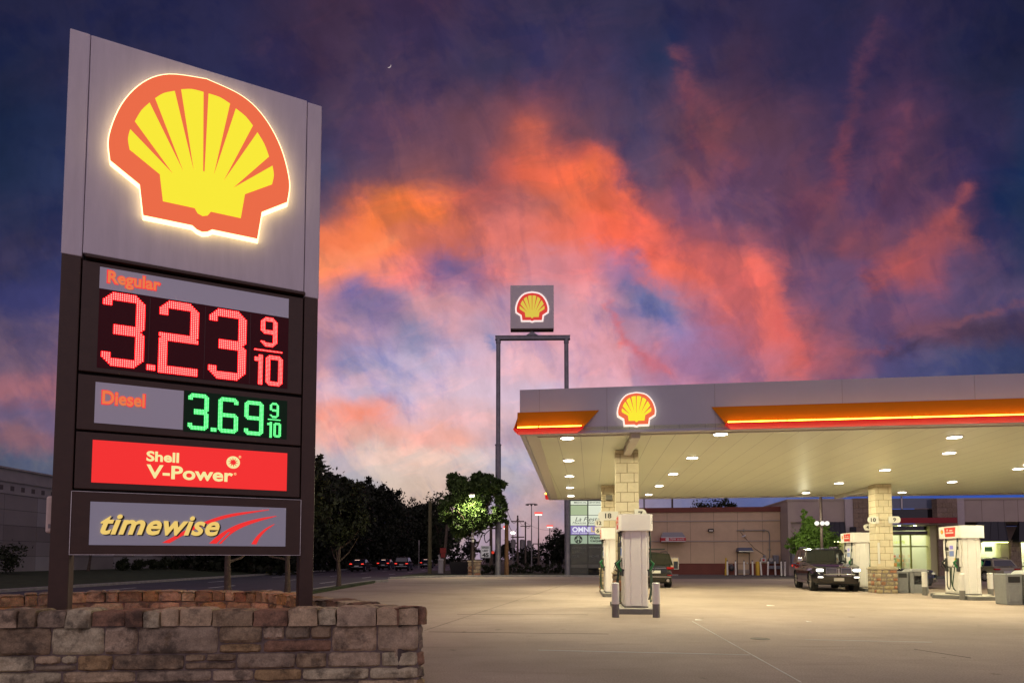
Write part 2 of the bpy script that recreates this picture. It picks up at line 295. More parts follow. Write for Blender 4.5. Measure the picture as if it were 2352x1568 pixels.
def text(body, x0, x1, z0, z1, y, mat, parent, depth=0.01, shear=0.0, bold=0.0, name='lettering', space=1.0, both=False):
    cu = bpy.data.curves.new('t', 'FONT'); cu.body = body; cu.size = 1; cu.shear = shear; cu.offset = bold; cu.space_character = space
    cu.resolution_u = 4
    o = bpy.data.objects.new('t', cu); col.objects.link(o)
    dg = bpy.context.evaluated_depsgraph_get(); me = bpy.data.meshes.new_from_object(o.evaluated_get(dg))
    bpy.data.objects.remove(o); bpy.data.curves.remove(cu)
    n = len(me.vertices); co = np.zeros(n * 3); me.vertices.foreach_get('co', co); co = co.reshape(-1, 3)
    lo, hi = co.min(0), co.max(0); fs = [list(p.vertices) for p in me.polygons]; bpy.data.meshes.remove(me)
    q = [(x0 + (c[0] - lo[0]) / (hi[0] - lo[0]) * (x1 - x0), z0 + (c[1] - lo[1]) / (hi[1] - lo[1]) * (z1 - z0)) for c in co]
    mb = MB(); vs = [(a, y - depth, b) for a, b in q] + [(a, y, b) for a, b in q]
    from collections import Counter
    ed = Counter(); fo = []
    for f in fs:
        for i in range(len(f)): ed[(f[i], f[(i + 1) % len(f)])] += 1
    side = [(a, b, n + b, n + a) for (a, b) in ed if (b, a) not in ed]
    mb.add(vs, fs + ([[n + i for i in reversed(f)] for f in fs] if both else []) + side)
    return mb.build(name, mat, parent, recalc=False)

# ------------------------------------------------------------------ ground, road, forecourt
def ground_mat(name, c, stain, joint=None, rough=0.85, bump=0.25, stain_amt=0.62, vs=0.25):
    m = bpy.data.materials.new(name); m.use_nodes = True; nt = m.node_tree; N = nt.nodes; L = nt.links.new
    b = N['Principled BSDF']; b.inputs['Roughness'].default_value = rough
    tc = N.new('ShaderNodeTexCoord')
    def nz(scale, detail=6, rough_=0.65, sc3=(1, 1, 1)):
        mp = N.new('ShaderNodeMapping'); mp.inputs['Scale'].default_value = sc3; L(tc.outputs['Object'], mp.inputs[0])
        n = N.new('ShaderNodeTexNoise'); n.inputs['Scale'].default_value = scale; n.inputs['Detail'].default_value = detail; n.inputs['Roughness'].default_value = rough_
        L(mp.outputs[0], n.inputs['Vector']); return n.outputs[0]
    def ramp(src, p0, p1, c0, c1):
        r_ = N.new('ShaderNodeValToRGB'); e = r_.color_ramp.elements; e[0].position, e[1].position = p0, p1
        e[0].color = (*c0, 1); e[1].color = (*c1, 1); L(src, r_.inputs[0]); return r_.outputs[0]
    def mix(f, a, bb, mode='MIX'):
        x = N.new('ShaderNodeMix'); x.data_type = 'RGBA'; x.blend_type = mode
        if isinstance(f, float): x.inputs[0].default_value = f
        else: L(f, x.inputs[0])
        for i, q in ((6, a), (7, bb)):
            if isinstance(q, tuple): x.inputs[i].default_value = (*q, 1)
            else: L(q, x.inputs[i])
        return x.outputs[2]
    base = ramp(nz(vs, 8, 0.7), 0.32, 0.68, tuple(q * 0.78 for q in c), tuple(q * 1.12 for q in c))
    st = ramp(nz(0.11, 7, 0.6, (1, 1.6, 1)), 0.47, 0.70, (0, 0, 0), (stain_amt,) * 3)
    base = mix(st, base, stain)
    sp = ramp(nz(1.3, 4, 0.5), 0.68, 0.78, (0, 0, 0), (0.45,) * 3)
    base = mix(sp, base, tuple(q * 0.6 for q in stain))
    tr_ = ramp(nz(1.0, 6, 0.6, (0.5, 3.0, 1)), 0.56, 0.72, (0, 0, 0), (0.35 * min(1, stain_amt * 2),) * 3)
    base = mix(tr_, base, stain)
    oil = ramp(nz(2.4, 3, 0.45), 0.70, 0.76, (0, 0, 0), (0.7,) * 3)
    base = mix(oil, base, tuple(q * 0.5 for q in stain))
    fine = ramp(nz(42, 4, 0.7), 0.25, 0.75, (0.62,) * 3, (1.38,) * 3)
    base = mix(1.0, base, fine, 'MULTIPLY')
    L(base, b.inputs['Base Color'])
    bp = N.new('ShaderNodeBump'); bp.inputs['Strength'].default_value = bump; bp.inputs['Distance'].default_value = 0.01
    L(nz(90, 4), bp.inputs['Height']); L(bp.outputs[0], b.inputs['Normal'])
    return m
m_conc = ground_mat('forecourt concrete', (0.395, 0.305, 0.255), (0.18, 0.13, 0.10))
m_asph = ground_mat('road asphalt', (0.075, 0.077, 0.088), (0.045, 0.045, 0.05), rough=0.75, bump=0.4, vs=0.6)
m_lot = ground_mat('parking asphalt', (0.16, 0.14, 0.125), (0.09, 0.08, 0.07), rough=0.8)
m_dirt = M('dark ground', (0.03, 0.035, 0.022), 0.95, var=0.4, vs=0.5)
m_kerb = M('kerb concrete', (0.33, 0.31, 0.28), 0.9, var=0.25, vs=3, bump=0.3)
m_grass_b = M('turf base', (0.035, 0.05, 0.018), 0.95, var=0.4, vs=2)

def sheet(name, poly, z, mat, thick=0.3):
    mb = MB(); mb.prism(poly, z - thick, z, axis='z')
    return tag(mb.build(name, mat), kind='structure')
sheet('ground', [(-2500, -200), (2500, -200), (2500, 3500), (-2500, 3500)], -0.2, m_dirt, 1.0)
sheet('road', [(-24, -60), (-9, -60), (-9, 900), (-24, 900)], -0.12, m_asph, 0.05)
# forecourt: concrete under and round the canopy, with the drive out to the road
sheet('forecourt', [(-8.55, -20), (70, -20), (70, 46.5), (8.5, 46.5), (8.5, 51.6), (-4.2, 51.6), (-7.0, 49.0), (-8.98, 46.0), (-8.98, 40.5), (-8.55, 40.2)], 0.0, m_conc)
sheet('parking', [(8.5, 46.5), (70, 46.5), (70, 75), (8.5, 75)], -0.006, m_lot)
def kerb(name, pts, w, z0, z1):
    pts = [Vector((*p, 0)) for p in pts]; mb = MB(); n = len(pts); nn = []
    for i, p in enumerate(pts):
        t = (pts[min(i + 1, n - 1)] - pts[max(i - 1, 0)]).normalized(); nn.append(Vector((-t.y, t.x, 0)))
    for i in range(n - 1):
        a, b = pts[i], pts[i + 1]; na, nb = nn[i] * w / 2, nn[i + 1] * w / 2
        q = [a - na, b - nb, b + nb, a + na]
        mb.hexa([(p.x, p.y, z0) for p in q], [(p.x, p.y, z1) for p in q])
    return tag(mb.build(name, m_kerb, bevel=0.02), kind='structure')
kerb('kerb', [(-24.15, -50), (-24.15, 400)], 0.3, -0.25, 0.03)
kerb('kerb', [(-8.85, 5), (-8.85, 36), (-8.7, 39), (-8.0, 40.6)], 0.22, -0.25, 0.14)
kerb('kerb', [(-8.95, 46.2), (-8.0, 48.4), (-6.2, 50.6), (-3.9, 51.75), (0, 51.85), (8.4, 51.85)], 0.22, -0.25, 0.13)
kerb('kerb', [(9.2, 56.0), (13.6, 55.6), (14.4, 55.0)], 0.3, -0.2, 0.13)
mb = MB()
mb.prism([(-8.74, 5), (-8.3, 5), (-8.3, 38), (-8.5, 39.5), (-8.74, 36)], -0.2, 0.12, axis='z')
mb.prism([(-8.9, 46.5), (-8.0, 48.55), (-6.2, 50.75), (-3.9, 51.9), (8.4, 52.0), (8.4, 60), (-9.0, 75)], -0.2, 0.11, axis='z')
tag(mb.build('verge', m_grass_b), kind='structure')
# lawn that rises to the long building across the road
mb = MB()
mb.add([(-24.3, -30, 0.0), (-24.3, 300, 0.0), (-27, 300, 0.25), (-27, -30, 0.25), (-33.5, 300, 0.62), (-33.5, -30, 0.62), (-60, 300, 0.62), (-60, -30, 0.62)],
       [(0, 3, 2, 1), (3, 5, 4, 2), (5, 7, 6, 4)])
tag(mb.build('lawn', m_grass_b, recalc=False), kind='structure')
# lane dashes
m_paint = M('road paint', (0.75, 0.74, 0.70), 0.7, var=0.2, vs=4)
mb = MB()
for X in (-12.4, -16.5, -20.6):
    off = {-12.4: 0, -16.5: 5, -20.6: 2}[X]
    for k in range(16):
        y = 18 + off + k * 11.5; mb.box(X - 0.06, X + 0.06, y, y + 3.2, -0.118, -0.114)
tag(mb.build('road_markings', m_paint), kind='structure')
# sealed joints of the slab
m_joint_l = M('pale joint sealant', (0.62, 0.60, 0.56), 0.8); m_joint_d = M('dark joint sealant', (0.07, 0.06, 0.05), 0.8)
def joint(mb, a, b, w):
    a, b = Vector((a.x, a.y, 0)), Vector((b.x, b.y, 0)); t = (b - a).normalized(); n = Vector((-t.y, t.x, 0)) * w / 2
    k = max(2, int((b - a).length / 0.5)); rnd = random.Random(3)
    for i in range(k):
        p, q = a + (b - a) * i / k, a + (b - a) * (i + 1) / k; j = n * rnd.uniform(0.6, 1.15)
        mb.hexa([(*v[:2], 0.0005) for v in (p - j, q - j, q + j, p + j)], [(*v[:2], 0.004) for v in (p - j, q - j, q + j, p + j)])
mb = MB()
for a, b in (((1236, 1492), (1722, 1503)), ((1590, 1426), (1840, 1566)), ((1850, 1468), (2140, 1474))): joint(mb, G(*a), G(*b), 0.022 if abs(b[1] - a[1]) > 30 else 0.045)
tag(mb.build('pale_joints', m_joint_l), kind='structure')
mb = MB()
for a, b in (((975, 1447), (1345, 1326)), ((985, 1450), (1398, 1455)), ((2100, 1490), (2230, 1510)), ((1350, 1411), (1050, 1410))): joint(mb, G(*a), G(*b), 0.012)
tag(mb.build('dark_joints', m_joint_d), kind='structure')
# round service covers set in the slab
m_cover = M('cast iron', (0.20, 0.17, 0.15), 0.6, 0.5)
for i, (a, r_, lab) in enumerate([((1746, 1466), 0.17, 'round iron cover in the slab right of the pale diagonal joint'), ((1150, 1327), 0.3, 'dark iron cover near the foot of the tall sign poles')]):
    p = G(*a); mb = MB(); mb.lathe([(r_, 0.0005), (r_, 0.005), (r_ - 0.03, 0.006), (r_ - 0.03, 0.003), (r_ - 0.06, 0.003), (r_ - 0.06, 0.006)], n=28)
    tag(mb.build('manhole_cover', m_cover, loc=(p.x, p.y, 0)), lab, 'manhole cover', 'service covers in the paving')
m_paper = M('litter paper', (0.8, 0.78, 0.74), 0.8)
for (a, sz, lab) in [((1770, 1390), 0.14, 'scrap of white paper lying in the open before the black suv'), ((1604, 1423), 0.09, 'small paper scrap lying right of the near bollards'), ((1858, 1427), 0.07, 'tiny paper scrap lying on the slab below the suv')]:
    p = G(*a); mb = MB(); mb.add([(-sz, -sz * .5, 0.003), (sz * .8, -sz * .6, 0.012), (sz, sz * .4, 0.003), (-sz * .7, sz * .6, 0.02)], [(0, 1, 2, 3)]); mb.prism([(-sz * .9, -sz * .45), (sz * .7, -sz * .5), (sz * .9, sz * .4), (-sz * .6, sz * .5)], 0.001, 0.003, axis='z')
    tag(mb.build('paper_scrap', m_paper, loc=(p.x, p.y, 0)), lab, 'litter', 'paper scraps on the slab')

# ------------------------------------------------------------------ the shell emblem, in units of its own width
def arc_pts(pts, n=6):                 # smooth curve through the points
    out = []
    k = len(pts)
    for i in range(k - 1):
        p0, p1, p2, p3 = (Vector(pts[max(i - 1, 0)]), Vector(pts[i]), Vector(pts[i + 1]), Vector(pts[min(i + 2, k - 1)]))
        for j in range(n):
            t = j / n
            out.append(tuple(0.5 * ((2 * p1) + (-p0 + p2) * t + (2 * p0 - 5 * p1 + 4 * p2 - p3) * t * t + (-p0 + 3 * p1 - 3 * p2 + p3) * t ** 3)))
    out.append(tuple(pts[-1])); return out
rim_r = [(0, -0.026), (0.03, -0.018), (0.055, 0.0), (0.317, 0.0), (0.34, 0.165), (0.493, 0.26)] + arc_pts([(0.493, 0.26), (0.502, 0.39), (0.445, 0.58), (0.34, 0.735), (0.205, 0.825), (0, 0.862)], 5)[1:]
RIM = rim_r + [(-x, y) for x, y in reversed(rim_r[1:-1])]
def fan(x, y, k): return (x * k, 0.40 + (y - 0.40) * k)
rib_r = [(0, 0.062), (0.028, 0.072), (0.045, 0.098), (0.217, 0.098), (0.238, 0.245), (0.398, 0.342)] + arc_pts([(0.398, 0.342), (0.408, 0.40), (0.398, 0.455)], 3)[1:] + [(0.165, 0.262)] \
    + arc_pts([(0.376, 0.505), (0.345, 0.575), (0.303, 0.632)], 3) + [(0.11, 0.288)] + arc_pts([(0.275, 0.665), (0.23, 0.708), (0.172, 0.738)], 3) + [(0.055, 0.308)] + arc_pts([(0.138, 0.757), (0.08, 0.777), (0.014, 0.78)], 3) + [(0.004, 0.32)]
RIB = rib_r + [(-x, y) for x, y in reversed(rib_r[1:])]
def grow(poly, d):                      # outline pushed out by d
    n = len(poly); out = []
    for i in range(n):
        a, b, c = (Vector(poly[(i + j) % n]) for j in (-1, 0, 1))
        e1, e2 = (b - a), (c - b)
        n1 = Vector((e1.y, -e1.x)).normalized(); n2 = Vector((e2.y, -e2.x)).normalized()
        q = n1 + n2; q = q / max(q.length_squared / 2, 0.6) if q.length > 1e-6 else n1
        out.append(tuple(b + q * d))
    return out
def emblem(parent, xc, zb, w, h, y, thick, mats, border=0.045):
    """white backing, red rim and yellow ribs; the face looks along -y"""
    def mp(poly): return [(xc + p[0] * w, zb + (p[1] + 0.026) / 0.888 * h) for p in poly]
    mb = MB(); mb.prism(mp(grow(RIM, border)), y - thick, y)
    e = mb.build('emblem', mats[0], parent)
    mb = MB(); mb.prism(mp(RIM), y - thick - 0.012, y - thick - 0.0005); mb.build('emblem_rim', mats[1], e)
    mb = MB(); mb.prism(mp(RIB), y - thick - 0.018, y - thick - 0.0125); mb.build('emblem_ribs', mats[2], e)
    return e

# ------------------------------------------------------------------ price sign
vp = (4140 - CX) / F
o = P(130, 1283, 7.3)
SG = Pl((o.x, o.y), (vp, 1.0))
sign = empty('price_sign', (SG.o.x, SG.o.y, 0), SG.ang, 'tall fuel price sign with a glowing shell emblem, standing in the stone planter', 'sign')
m_white = M('white cladding', (0.74, 0.69, 0.72), 0.45, var=0.07, vs=5, v3=(1.6, 1.6, 0.22), bump=0.04, bs=25)
m_brown = M('bronze brown metal', (0.066, 0.034, 0.020), 0.5, 0.0, var=0.12, vs=8, bump=0.03, bs=40)
m_brown_d = M('dark gap metal', (0.03, 0.022, 0.018), 0.6, 0.2)
m_chrome = M('polished edge', (0.62, 0.58, 0.55), 0.25, 1.0, var=0.2, vs=12)
m_panel = M('opal sign face', (0.60, 0.60, 0.66), 0.5, emit=S(150, 145, 168), estr=0.12)
D_ = 0.30
def post(tl, tr, br, bl, zs, name='post'):
    x0, x1, z0, z1 = SG.rect(tl, tr, br, bl); zb = SG.loc(*zs)[1]
    mb = MB(); mb.box(x0, x1, 0, D_, 0.2, zb); p = mb.build(name, m_brown, sign, bevel=0.012)
    mb = MB(); mb.box(x0 - 0.006, x1 + 0.006, -0.006, D_ + 0.006, zb + 0.001, z1); mb.build('cladding', m_white, p, bevel=0.012)
    return x0, x1, z1
lp = post((163, 66), (208, 79), (154, 1395), (107, 1395), (160, 585))
rp = post((705, 235), (736, 243), (721, 1390), (689, 1390), (715, 684))
# dark spine in the gaps between cabinets and posts
cx0, cx1 = lp[1], rp[0]
mb = MB(); mb.box(cx0 + 0.002, cx1 - 0.002, 0.09, D_ - 0.08, SG.loc(180, 1268)[1], SG.loc(210, 95)[1]); mb.build('spine', m_brown_d, sign)
g = 0.014
def cabinet(tl, tr, br, bl, mat, name, y0=0.0, inset=0.0):
    x0, x1, z0, z1 = SG.rect(tl, tr, br, bl); x0, x1 = cx0 + g + inset, cx1 - g - inset
    mb = MB(); mb.box(x0, x1, y0, D_ - 0.02 + y0, z0, z1); return mb.build(name, mat, sign, bevel=0.01), (x0, x1, z0, z1)
c0, r0 = cabinet((210, 81), (703, 233), (694, 669), (192, 583), m_white, 'emblem_cabinet', -0.012)
mb = MB(); mb.box(r0[0] + 0.03, r0[1] + 0.02, -0.035, 0.1, r0[2] - 0.045, r0[2] - 0.006); mb.build('ledge', m_brown, sign, bevel=0.004)
c1, r1 = cabinet((190, 596), (692, 684), (688, 906), (182, 850), m_brown, 'price_cabinet')
c2, r2 = cabinet((182, 857), (688, 913), (687, 1025), (178, 983), m_brown, 'price_cabinet')
c3, r3 = cabinet((178, 988), (687, 1029), (686, 1141), (172, 1122), m_brown, 'panel_cabinet')
c4, r4 = cabinet((168, 1130), (686, 1146), (685, 1275), (163, 1271), m_brown, 'panel_cabinet', -0.03, -0.012)
for cc, rr in ((c4, r4),):
    mb = MB()
    for q in ((rr[0] - .006, rr[0] + .001, rr[2] - .006, rr[3]), (rr[1] - .001, rr[1] + .006, rr[2] - .006, rr[3]), (rr[0], rr[1], rr[2] - .006, rr[2] + .001), (rr[0], rr[1], rr[3] - .001, rr[3] + .004)):
        mb.box(q[0], q[1], -0.034, 0.02, q[2], q[3])
    mb.build('edge_trim', m_chrome, cc)
def face(parent, tl, tr, br, bl, mat, name, y=-0.004, th=0.004):
    q = SG.rect(tl, tr, br, bl); mb = MB(); mb.box(q[0], q[1], y - 0.0, y + th - 0.0005, q[2], q[3]); mb.build(name, mat, parent); return q
e_white = glow('emblem edge glow', (1.0, 0.74, 0.34), 2.4, (0.8, 0.8, 0.8))
e_red = glow('emblem lit red', S(232, 104, 62), 0.92, (0.3, 0.05, 0.02)); e_yel = glow('emblem lit yellow', S(238, 226, 40), 0.97, (0.4, 0.35, 0.02))
xl = SG.loc(255, 330)[0]; xr = SG.loc(660, 452)[0]; zt = SG.loc(430, 184)[1]; zb = SG.loc(468, 543)[1]
emblem(c0, (xl + xr) / 2, zb, xr - xl, zt - zb, -0.014, 0.10, (e_white, e_red, e_yel), 0.007)
# glowing back: a thin lit slab behind the emblem makes the halo on the cabinet
f1 = face(c1, (230, 612), (663, 687), (663, 731), (228, 661), m_panel, 'name_panel')
m_led_bg = M('led red glow backing', (0.075, 0.004, 0.009), 0.5, spec=0.2); m_led_bg2 = M('led green glow backing', (0.006, 0.045, 0.014), 0.5, spec=0.2)  # glow round the digits painted into the red and green backing colour
f2 = face(c1, (229, 662), (663, 732), (660, 893), (222, 843), m_led_bg, 'led_display')
for px, py in ((343, 760), (470, 790), (574, 810)):
    x = SG.loc(px, py)[0]; mb = MB(); mb.box(x - 0.003, x + 0.003, -0.0075, -0.0045, f2[2] + .01, f2[3] - .02); mb.build('module_joint', M('module joint', (0.10, 0.03, 0.03), 0.5), c1)
f3 = face(c2, (219, 877), (422, 897), (420, 988), (217, 969), m_panel, 'name_panel')
f4 = face(c2, (424, 897), (660, 920), (658, 1011), (421, 988), m_led_bg2, 'led_display')
e_rp = glow('lit red panel', S(238, 40, 36), 0.95, (0.3, 0.02, 0.02))
f5 = face(c3, (213, 1009), (660, 1041), (658, 1128), (210, 1106), e_rp, 'fuel_panel', -0.006, 0.006)
m_tw = M('opal lower face', (0.45, 0.46, 0.52), 0.5, emit=S(150, 150, 172), estr=0.16)
f6 = face(c4, (209, 1151), (656, 1167), (655, 1255), (205, 1250), m_tw, 'store_panel', -0.036, 0.006)
# LED digits
SEG = {'0': 'ABCDEF', '1': 'BC', '2': 'ABGEDf', '3': 'ABGCDfe', '6': 'AFEDCGb', '9': 'ABFGCDe'}
def lit(ch, x, y, W, H, t):             # x from the left, y from the bottom
    if ch == '.': return (x - W / 2) ** 2 + (y - H / 2) ** 2 < (W * 0.48) ** 2
    if ch == '-': return True
    if ch == '1': return x > W * 0.42 or (H - 0.12 * H - t * 0.8 < y < H - 0.12 * H + 0.02 * H)
    s = SEG[ch]; c = t * 0.95; x2, y2 = W - x, H - y
    if x + y2 < c and 'A' in s: return False
    if x2 + y2 < c: return False
    if x2 + y < c and ch != '2': return False
    if x + y < c and ch != '2': return False
    m = H / 2
    if ch == '3' and x2 + abs(y - m) < t * 0.42: return False
    if ch == '2' and ((y > m and x2 + (y - (m - t / 2)) < c) or (y < m and x + ((m + t / 2) - y) < c)): return False
    if ch == '6' and y < m + t / 2 and x2 + (m + t / 2 - y) < c: return False
    if ch == '9' and y > m - t / 2 and x + (y - (m - t / 2)) < c: return False
    r_ = False
    if 'A' in s and y2 < t: r_ = True
    if 'D' in s and y < t: r_ = True
    if 'G' in s and abs(y - m) < t / 2: r_ = True if (ch != '3' or x > W * 0.27) else r_
    if 'B' in s and x2 < t and y > m - t / 2: r_ = True
    if 'C' in s and x2 < t and y < m + t / 2: r_ = True
    if 'F' in s and x < t and y > m - t / 2: r_ = True
    if 'E' in s and x < t and y < m + t / 2: r_ = True
    if 'f' in s and x < t and y2 < H * 0.19: r_ = True
    if 'e' in s and x < t and y < H * 0.19: r_ = True
    if 'b' in s and x2 < t and y2 < H * 0.19: r_ = True
    return r_
def led(core, halo, ch, tl, br, pitch, tf, slope=0.11):
    xm0, z1 = SG.loc(tl[0], tl[1]); x1, z0 = SG.loc(br[0], br[1]); x0 = xm0
    W, H = x1 - x0, z1 - z0; nx, nz_ = max(1, round(W / pitch)), max(1, round(H / pitch)); t = tf
    for i in range(nx):
        for j in range(nz_):
            cx, cz = (i + 0.5) * W / nx, (j + 0.5) * H / nz_
            if lit(ch, cx, cz, W, H, t):
                for mb, r_, y in ((halo, pitch * 0.74, -0.008), (core, pitch * 0.26, -0.0095)):
                    mb.add([(x0 + cx + r_ * math.cos(k * 1.0472 + .5), y, z0 + cz + r_ * math.sin(k * 1.0472 + .5)) for k in range(6)], [tuple(range(6))])
m_rc, m_rl = glow('red led core', (1.0, 0.30, 0.25), 3.0), glow('red led halo', (1.0, 0.006, 0.009), 4.0)  # wide halo discs paint the bloom round each dot
m_gc, m_gl = glow('green led core', (0.42, 1.0, 0.55), 2.2), glow('green led halo', (0.006, 0.50, 0.07), 1.6)
def digits(parent, chars, pitch, k, mc, ml):
    for ch, a, b in chars:
        core, halo = MB(), MB(); led(core, halo, ch, a, b, pitch, pitch * k)
        dg = halo.build('fraction_bar' if ch == '-' else 'decimal_point' if ch == '.' else 'led_digit', ml, parent, recalc=False); core.build('lit_dots', mc, dg, recalc=False)
digits(c1, (('3', (238, 668), (329, 848)), ('2', (368, 688), (453, 865)), ('3', (482, 706), (563, 876)), ('.', (337, 833), (356, 855))), 0.0232, 4.3, m_rc, m_rl)
digits(c1, (('9', (600, 727), (636, 799)), ('-', (584, 800), (648, 812)), ('1', (585, 813), (602, 883)), ('0', (611, 815), (648, 888))), 0.0175, 3.1, m_rc, m_rl)
digits(c2, (('3', (433, 902), (478, 989)), ('.', (484, 979), (497, 994)), ('6', (502, 911), (546, 996)), ('9', (562, 919), (604, 1001))), 0.0168, 3.1, m_gc, m_gl)
digits(c2, (('9', (620, 924), (640, 961)), ('-', (615, 961.5), (644, 966)), ('1', (614, 968), (624, 1005)), ('0', (628, 970), (645, 1005))), 0.0150, 2.1, m_gc, m_gl)
e_amb = glow('amber letters', S(240, 122, 66), 0.9); e_rede = glow('red letter edge halo', (1.0, 0.03, 0.04), 0.95)
def letters(parent, body, x0p, x1p, y, mat, bold=0.0, shear=0.0, edge=None, depth=0.008, eb=0.03, name='lettering'):
    (a, zt_), (b, zb_) = SG.loc(*x0p), SG.loc(*x1p)
    if edge:
        w_, h_ = (b - a) * eb * 0.55, (zt_ - zb_) * eb * 1.5
        text(body, a - w_, b + w_, zb_ - h_, zt_ + h_, y, edge, parent, 0.003, shear, bold + 0.03, 'letter_edge_halo')  # wider glowing copy paints the red neon edge and its halo
        y -= 0.004
    return text(body, a, b, zb_, zt_, y, mat, parent, depth, shear, bold, name)
def at_slope(px0, pyt, px1, pyb): return (px0, pyt), (px1, pyb)
letters(c1, 'Regular', (249, 622), (367, 677), -0.0045, e_amb, 0.022, edge=e_rede, eb=0.045)
letters(c2, 'Diesel', (236, 897), (332, 936), -0.0045, e_amb, 0.022, edge=e_rede, eb=0.045)
e_cream = glow('cream letters', S(250, 236, 160), 0.95)
letters(c3, 'Shell', (337, 1035), (411, 1063), -0.0065, e_cream, 0.03)
letters(c3, 'V-Power', (337, 1066), (535, 1107), -0.0065, e_cream, 0.026)
(a, b), (a2, b2) = SG.loc(520, 1061), SG.loc(551, 1064); rad = (a2 - a) / 2
mb = MB(); mb.lathe([(rad, -0.012), (rad, -0.0065)], ((a + a2) / 2, 0, (b + b2) / 2 + 0.005), 32, 'y'); dsc = mb.build('sun_disc', e_cream, c3)
star = []
for k in range(20):
    an = math.pi * k / 10 + 0.3; r_ = rad * (0.80 if k % 2 == 0 else 0.34); an += 0.16 if k % 2 == 0 else 0
    star.append(((a + a2) / 2 + r_ * math.cos(an), (b + b2) / 2 + 0.005 + r_ * math.sin(an)))
mb = MB(); mb.prism(star, -0.016, -0.0125); mb.build('sun_star', e_rp, dsc)
for q in ((551, 1049), (540, 1088)):
    x, z = SG.loc(*q)
    mb = MB(); r_ = 0.015
    for k in range(16):
        a0, a1 = 2 * math.pi * k / 16, 2 * math.pi * (k + 1) / 16
        mb.hexa([(x + r_ * math.cos(t) * s, -0.012, z + r_ * math.sin(t) * s) for t, s in ((a0, .75), (a1, .75), (a1, 1), (a0, 1))], [(x + r_ * math.cos(t) * s, -0.0065, z + r_ * math.sin(t) * s) for t, s in ((a0, .75), (a1, .75), (a1, 1), (a0, 1))])
    mb.build('trade_mark_ring', e_cream, c3)
    text('R', x - 0.005, x + 0.006, z - 0.007, z + 0.007, -0.0065, e_cream, c3, 0.005, name='lettering')
# store name with swooshes
m_shadow = M('letter shadow', (0.05, 0.035, 0.02), 0.6); e_gold = glow('gold letters', S(246, 208, 112), 0.9)
def c3px(x, y): return (x / 2.648, 976.2 + y / 2.648)
def swoosh(up, lo, y0):
    pts = arc_pts([SG.loc(*c3px(*q)) for q in up], 6) + list(reversed(arc_pts([SG.loc(*c3px(*q)) for q in lo], 6)))
    mb = MB(); mb.prism(pts, y0 - 0.004, y0)
    mb.build('swoosh', e_sw, c4)
e_sw = glow('red swoosh', S(240, 44, 40), 0.9, (0.3, 0.02, 0.02))
swoosh([(987, 714), (1060, 675), (1150, 628), (1250, 585), (1400, 540), (1635, 513)], [(1032, 716), (1110, 672), (1190, 630), (1270, 598), (1410, 556), (1634, 516)], -0.0365)
swoosh([(1272, 718), (1340, 660), (1440, 605), (1560, 570), (1680, 551)], [(1345, 720), (1400, 665), (1475, 620), (1570, 585), (1679, 554)], -0.0365)
swoosh([(1527, 722), (1560, 675), (1610, 630), (1668, 600)], [(1558, 724), (1580, 682), (1618, 640), (1667, 603)], -0.0365)
mb = MB(); q = [SG.loc(*c3px(*p)) for p in ((1316, 719), (1330, 719), (1400, 648), (1386, 650))]; mb.prism(q, -0.043, -0.041); mb.build('swoosh_slit', m_tw, c4)
text('timewise', *[SG.loc(236, 1180)[0], SG.loc(508, 1180)[0]], SG.loc(236, 1229)[1], SG.loc(236, 1182)[1], -0.0365, m_shadow, c4, 0.006, 0.32, 0.034, 'letter_shadow', 1.05)
text('timewise', *[SG.loc(233, 1180)[0], SG.loc(505, 1180)[0]], SG.loc(234, 1227)[1], SG.loc(234, 1180)[1], -0.0445, e_gold, c4, 0.006, 0.32, 0.026, 'lettering', 1.05)
# pale electrical box on the back of the left post
x0, z1 = SG.loc(88, 1132); x1, z0 = SG.loc(118, 1222)
mb = MB(); mb.box(x0 + 0.02, lp[0] + 0.1, D_ + 0.001, D_ + 0.16, z0, z1)
m_boxw = M('painted box', (0.85, 0.68, 0.56), 0.5, var=0.1, vs=8)
eb = mb.build('electrical_box', m_boxw, sign, bevel=0.03, seg=3)
mb = MB(); mb.box(x0 + 0.05, x0 + 0.075, D_ - 0.003, D_ + 0.0, z0 + 0.06, z0 + 0.11); mb.build('label_plate', M('plate grey', (0.3, 0.27, 0.26), 0.6), eb)
# the face toward the road: unseen panels and digits, overbright to cast red on the planter
yb = D_ - 0.019
def rear(parent, r_, mat, name, y, th=0.006): mb = MB(); mb.box(r_[0], r_[1], y, y + th, r_[2], r_[3]); return mb.build(name, mat, parent)
rear(c3, f5, glow('rear lit red panel', S(238, 70, 40), 4.0, (0.3, 0.02, 0.02)), 'rear_fuel_panel', yb + 0.001)
rear(c4, f6, glow('rear lit store panel', S(244, 190, 120), 4.0), 'rear_store_panel', yb - 0.03 + 0.001)
rear(c1, f2, m_led_bg, 'rear_led_display', yb + 0.001)
xs_ = [f2[0] + (f2[1] - f2[0]) * t for t in (.04, .30, .56, .82)]
for i, ch in enumerate(('9', '3', '2', '3')):
    mb = MB(); W_, H_ = (f2[1] - f2[0]) * .2, (f2[3] - f2[2]) * .8
    for a in range(14):
        for b in range(24):
            if lit(ch, (13.5 - a) / 14 * W_, (b + .5) / 24 * H_, W_, H_, W_ * .22): mb.box(xs_[i] + a / 14 * W_ + .003, xs_[i] + (a + 1) / 14 * W_ - .003, yb + .0075, yb + .009, f2[2] + H_ * .12 + b / 24 * H_ + .003, f2[2] + H_ * .12 + (b + 1) / 24 * H_ - .003)
    mb.build('rear_led_digit', glow('rear led', (1.0, 0.10, 0.04), 14.0), c1)
# foot plates
for q in (lp, rp): mb = MB(); mb.box(q[0] - 0.12, q[1] + 0.12, -0.1, D_ + 0.1, 0.52, 0.56); mb.build('base_plate', m_brown, sign)

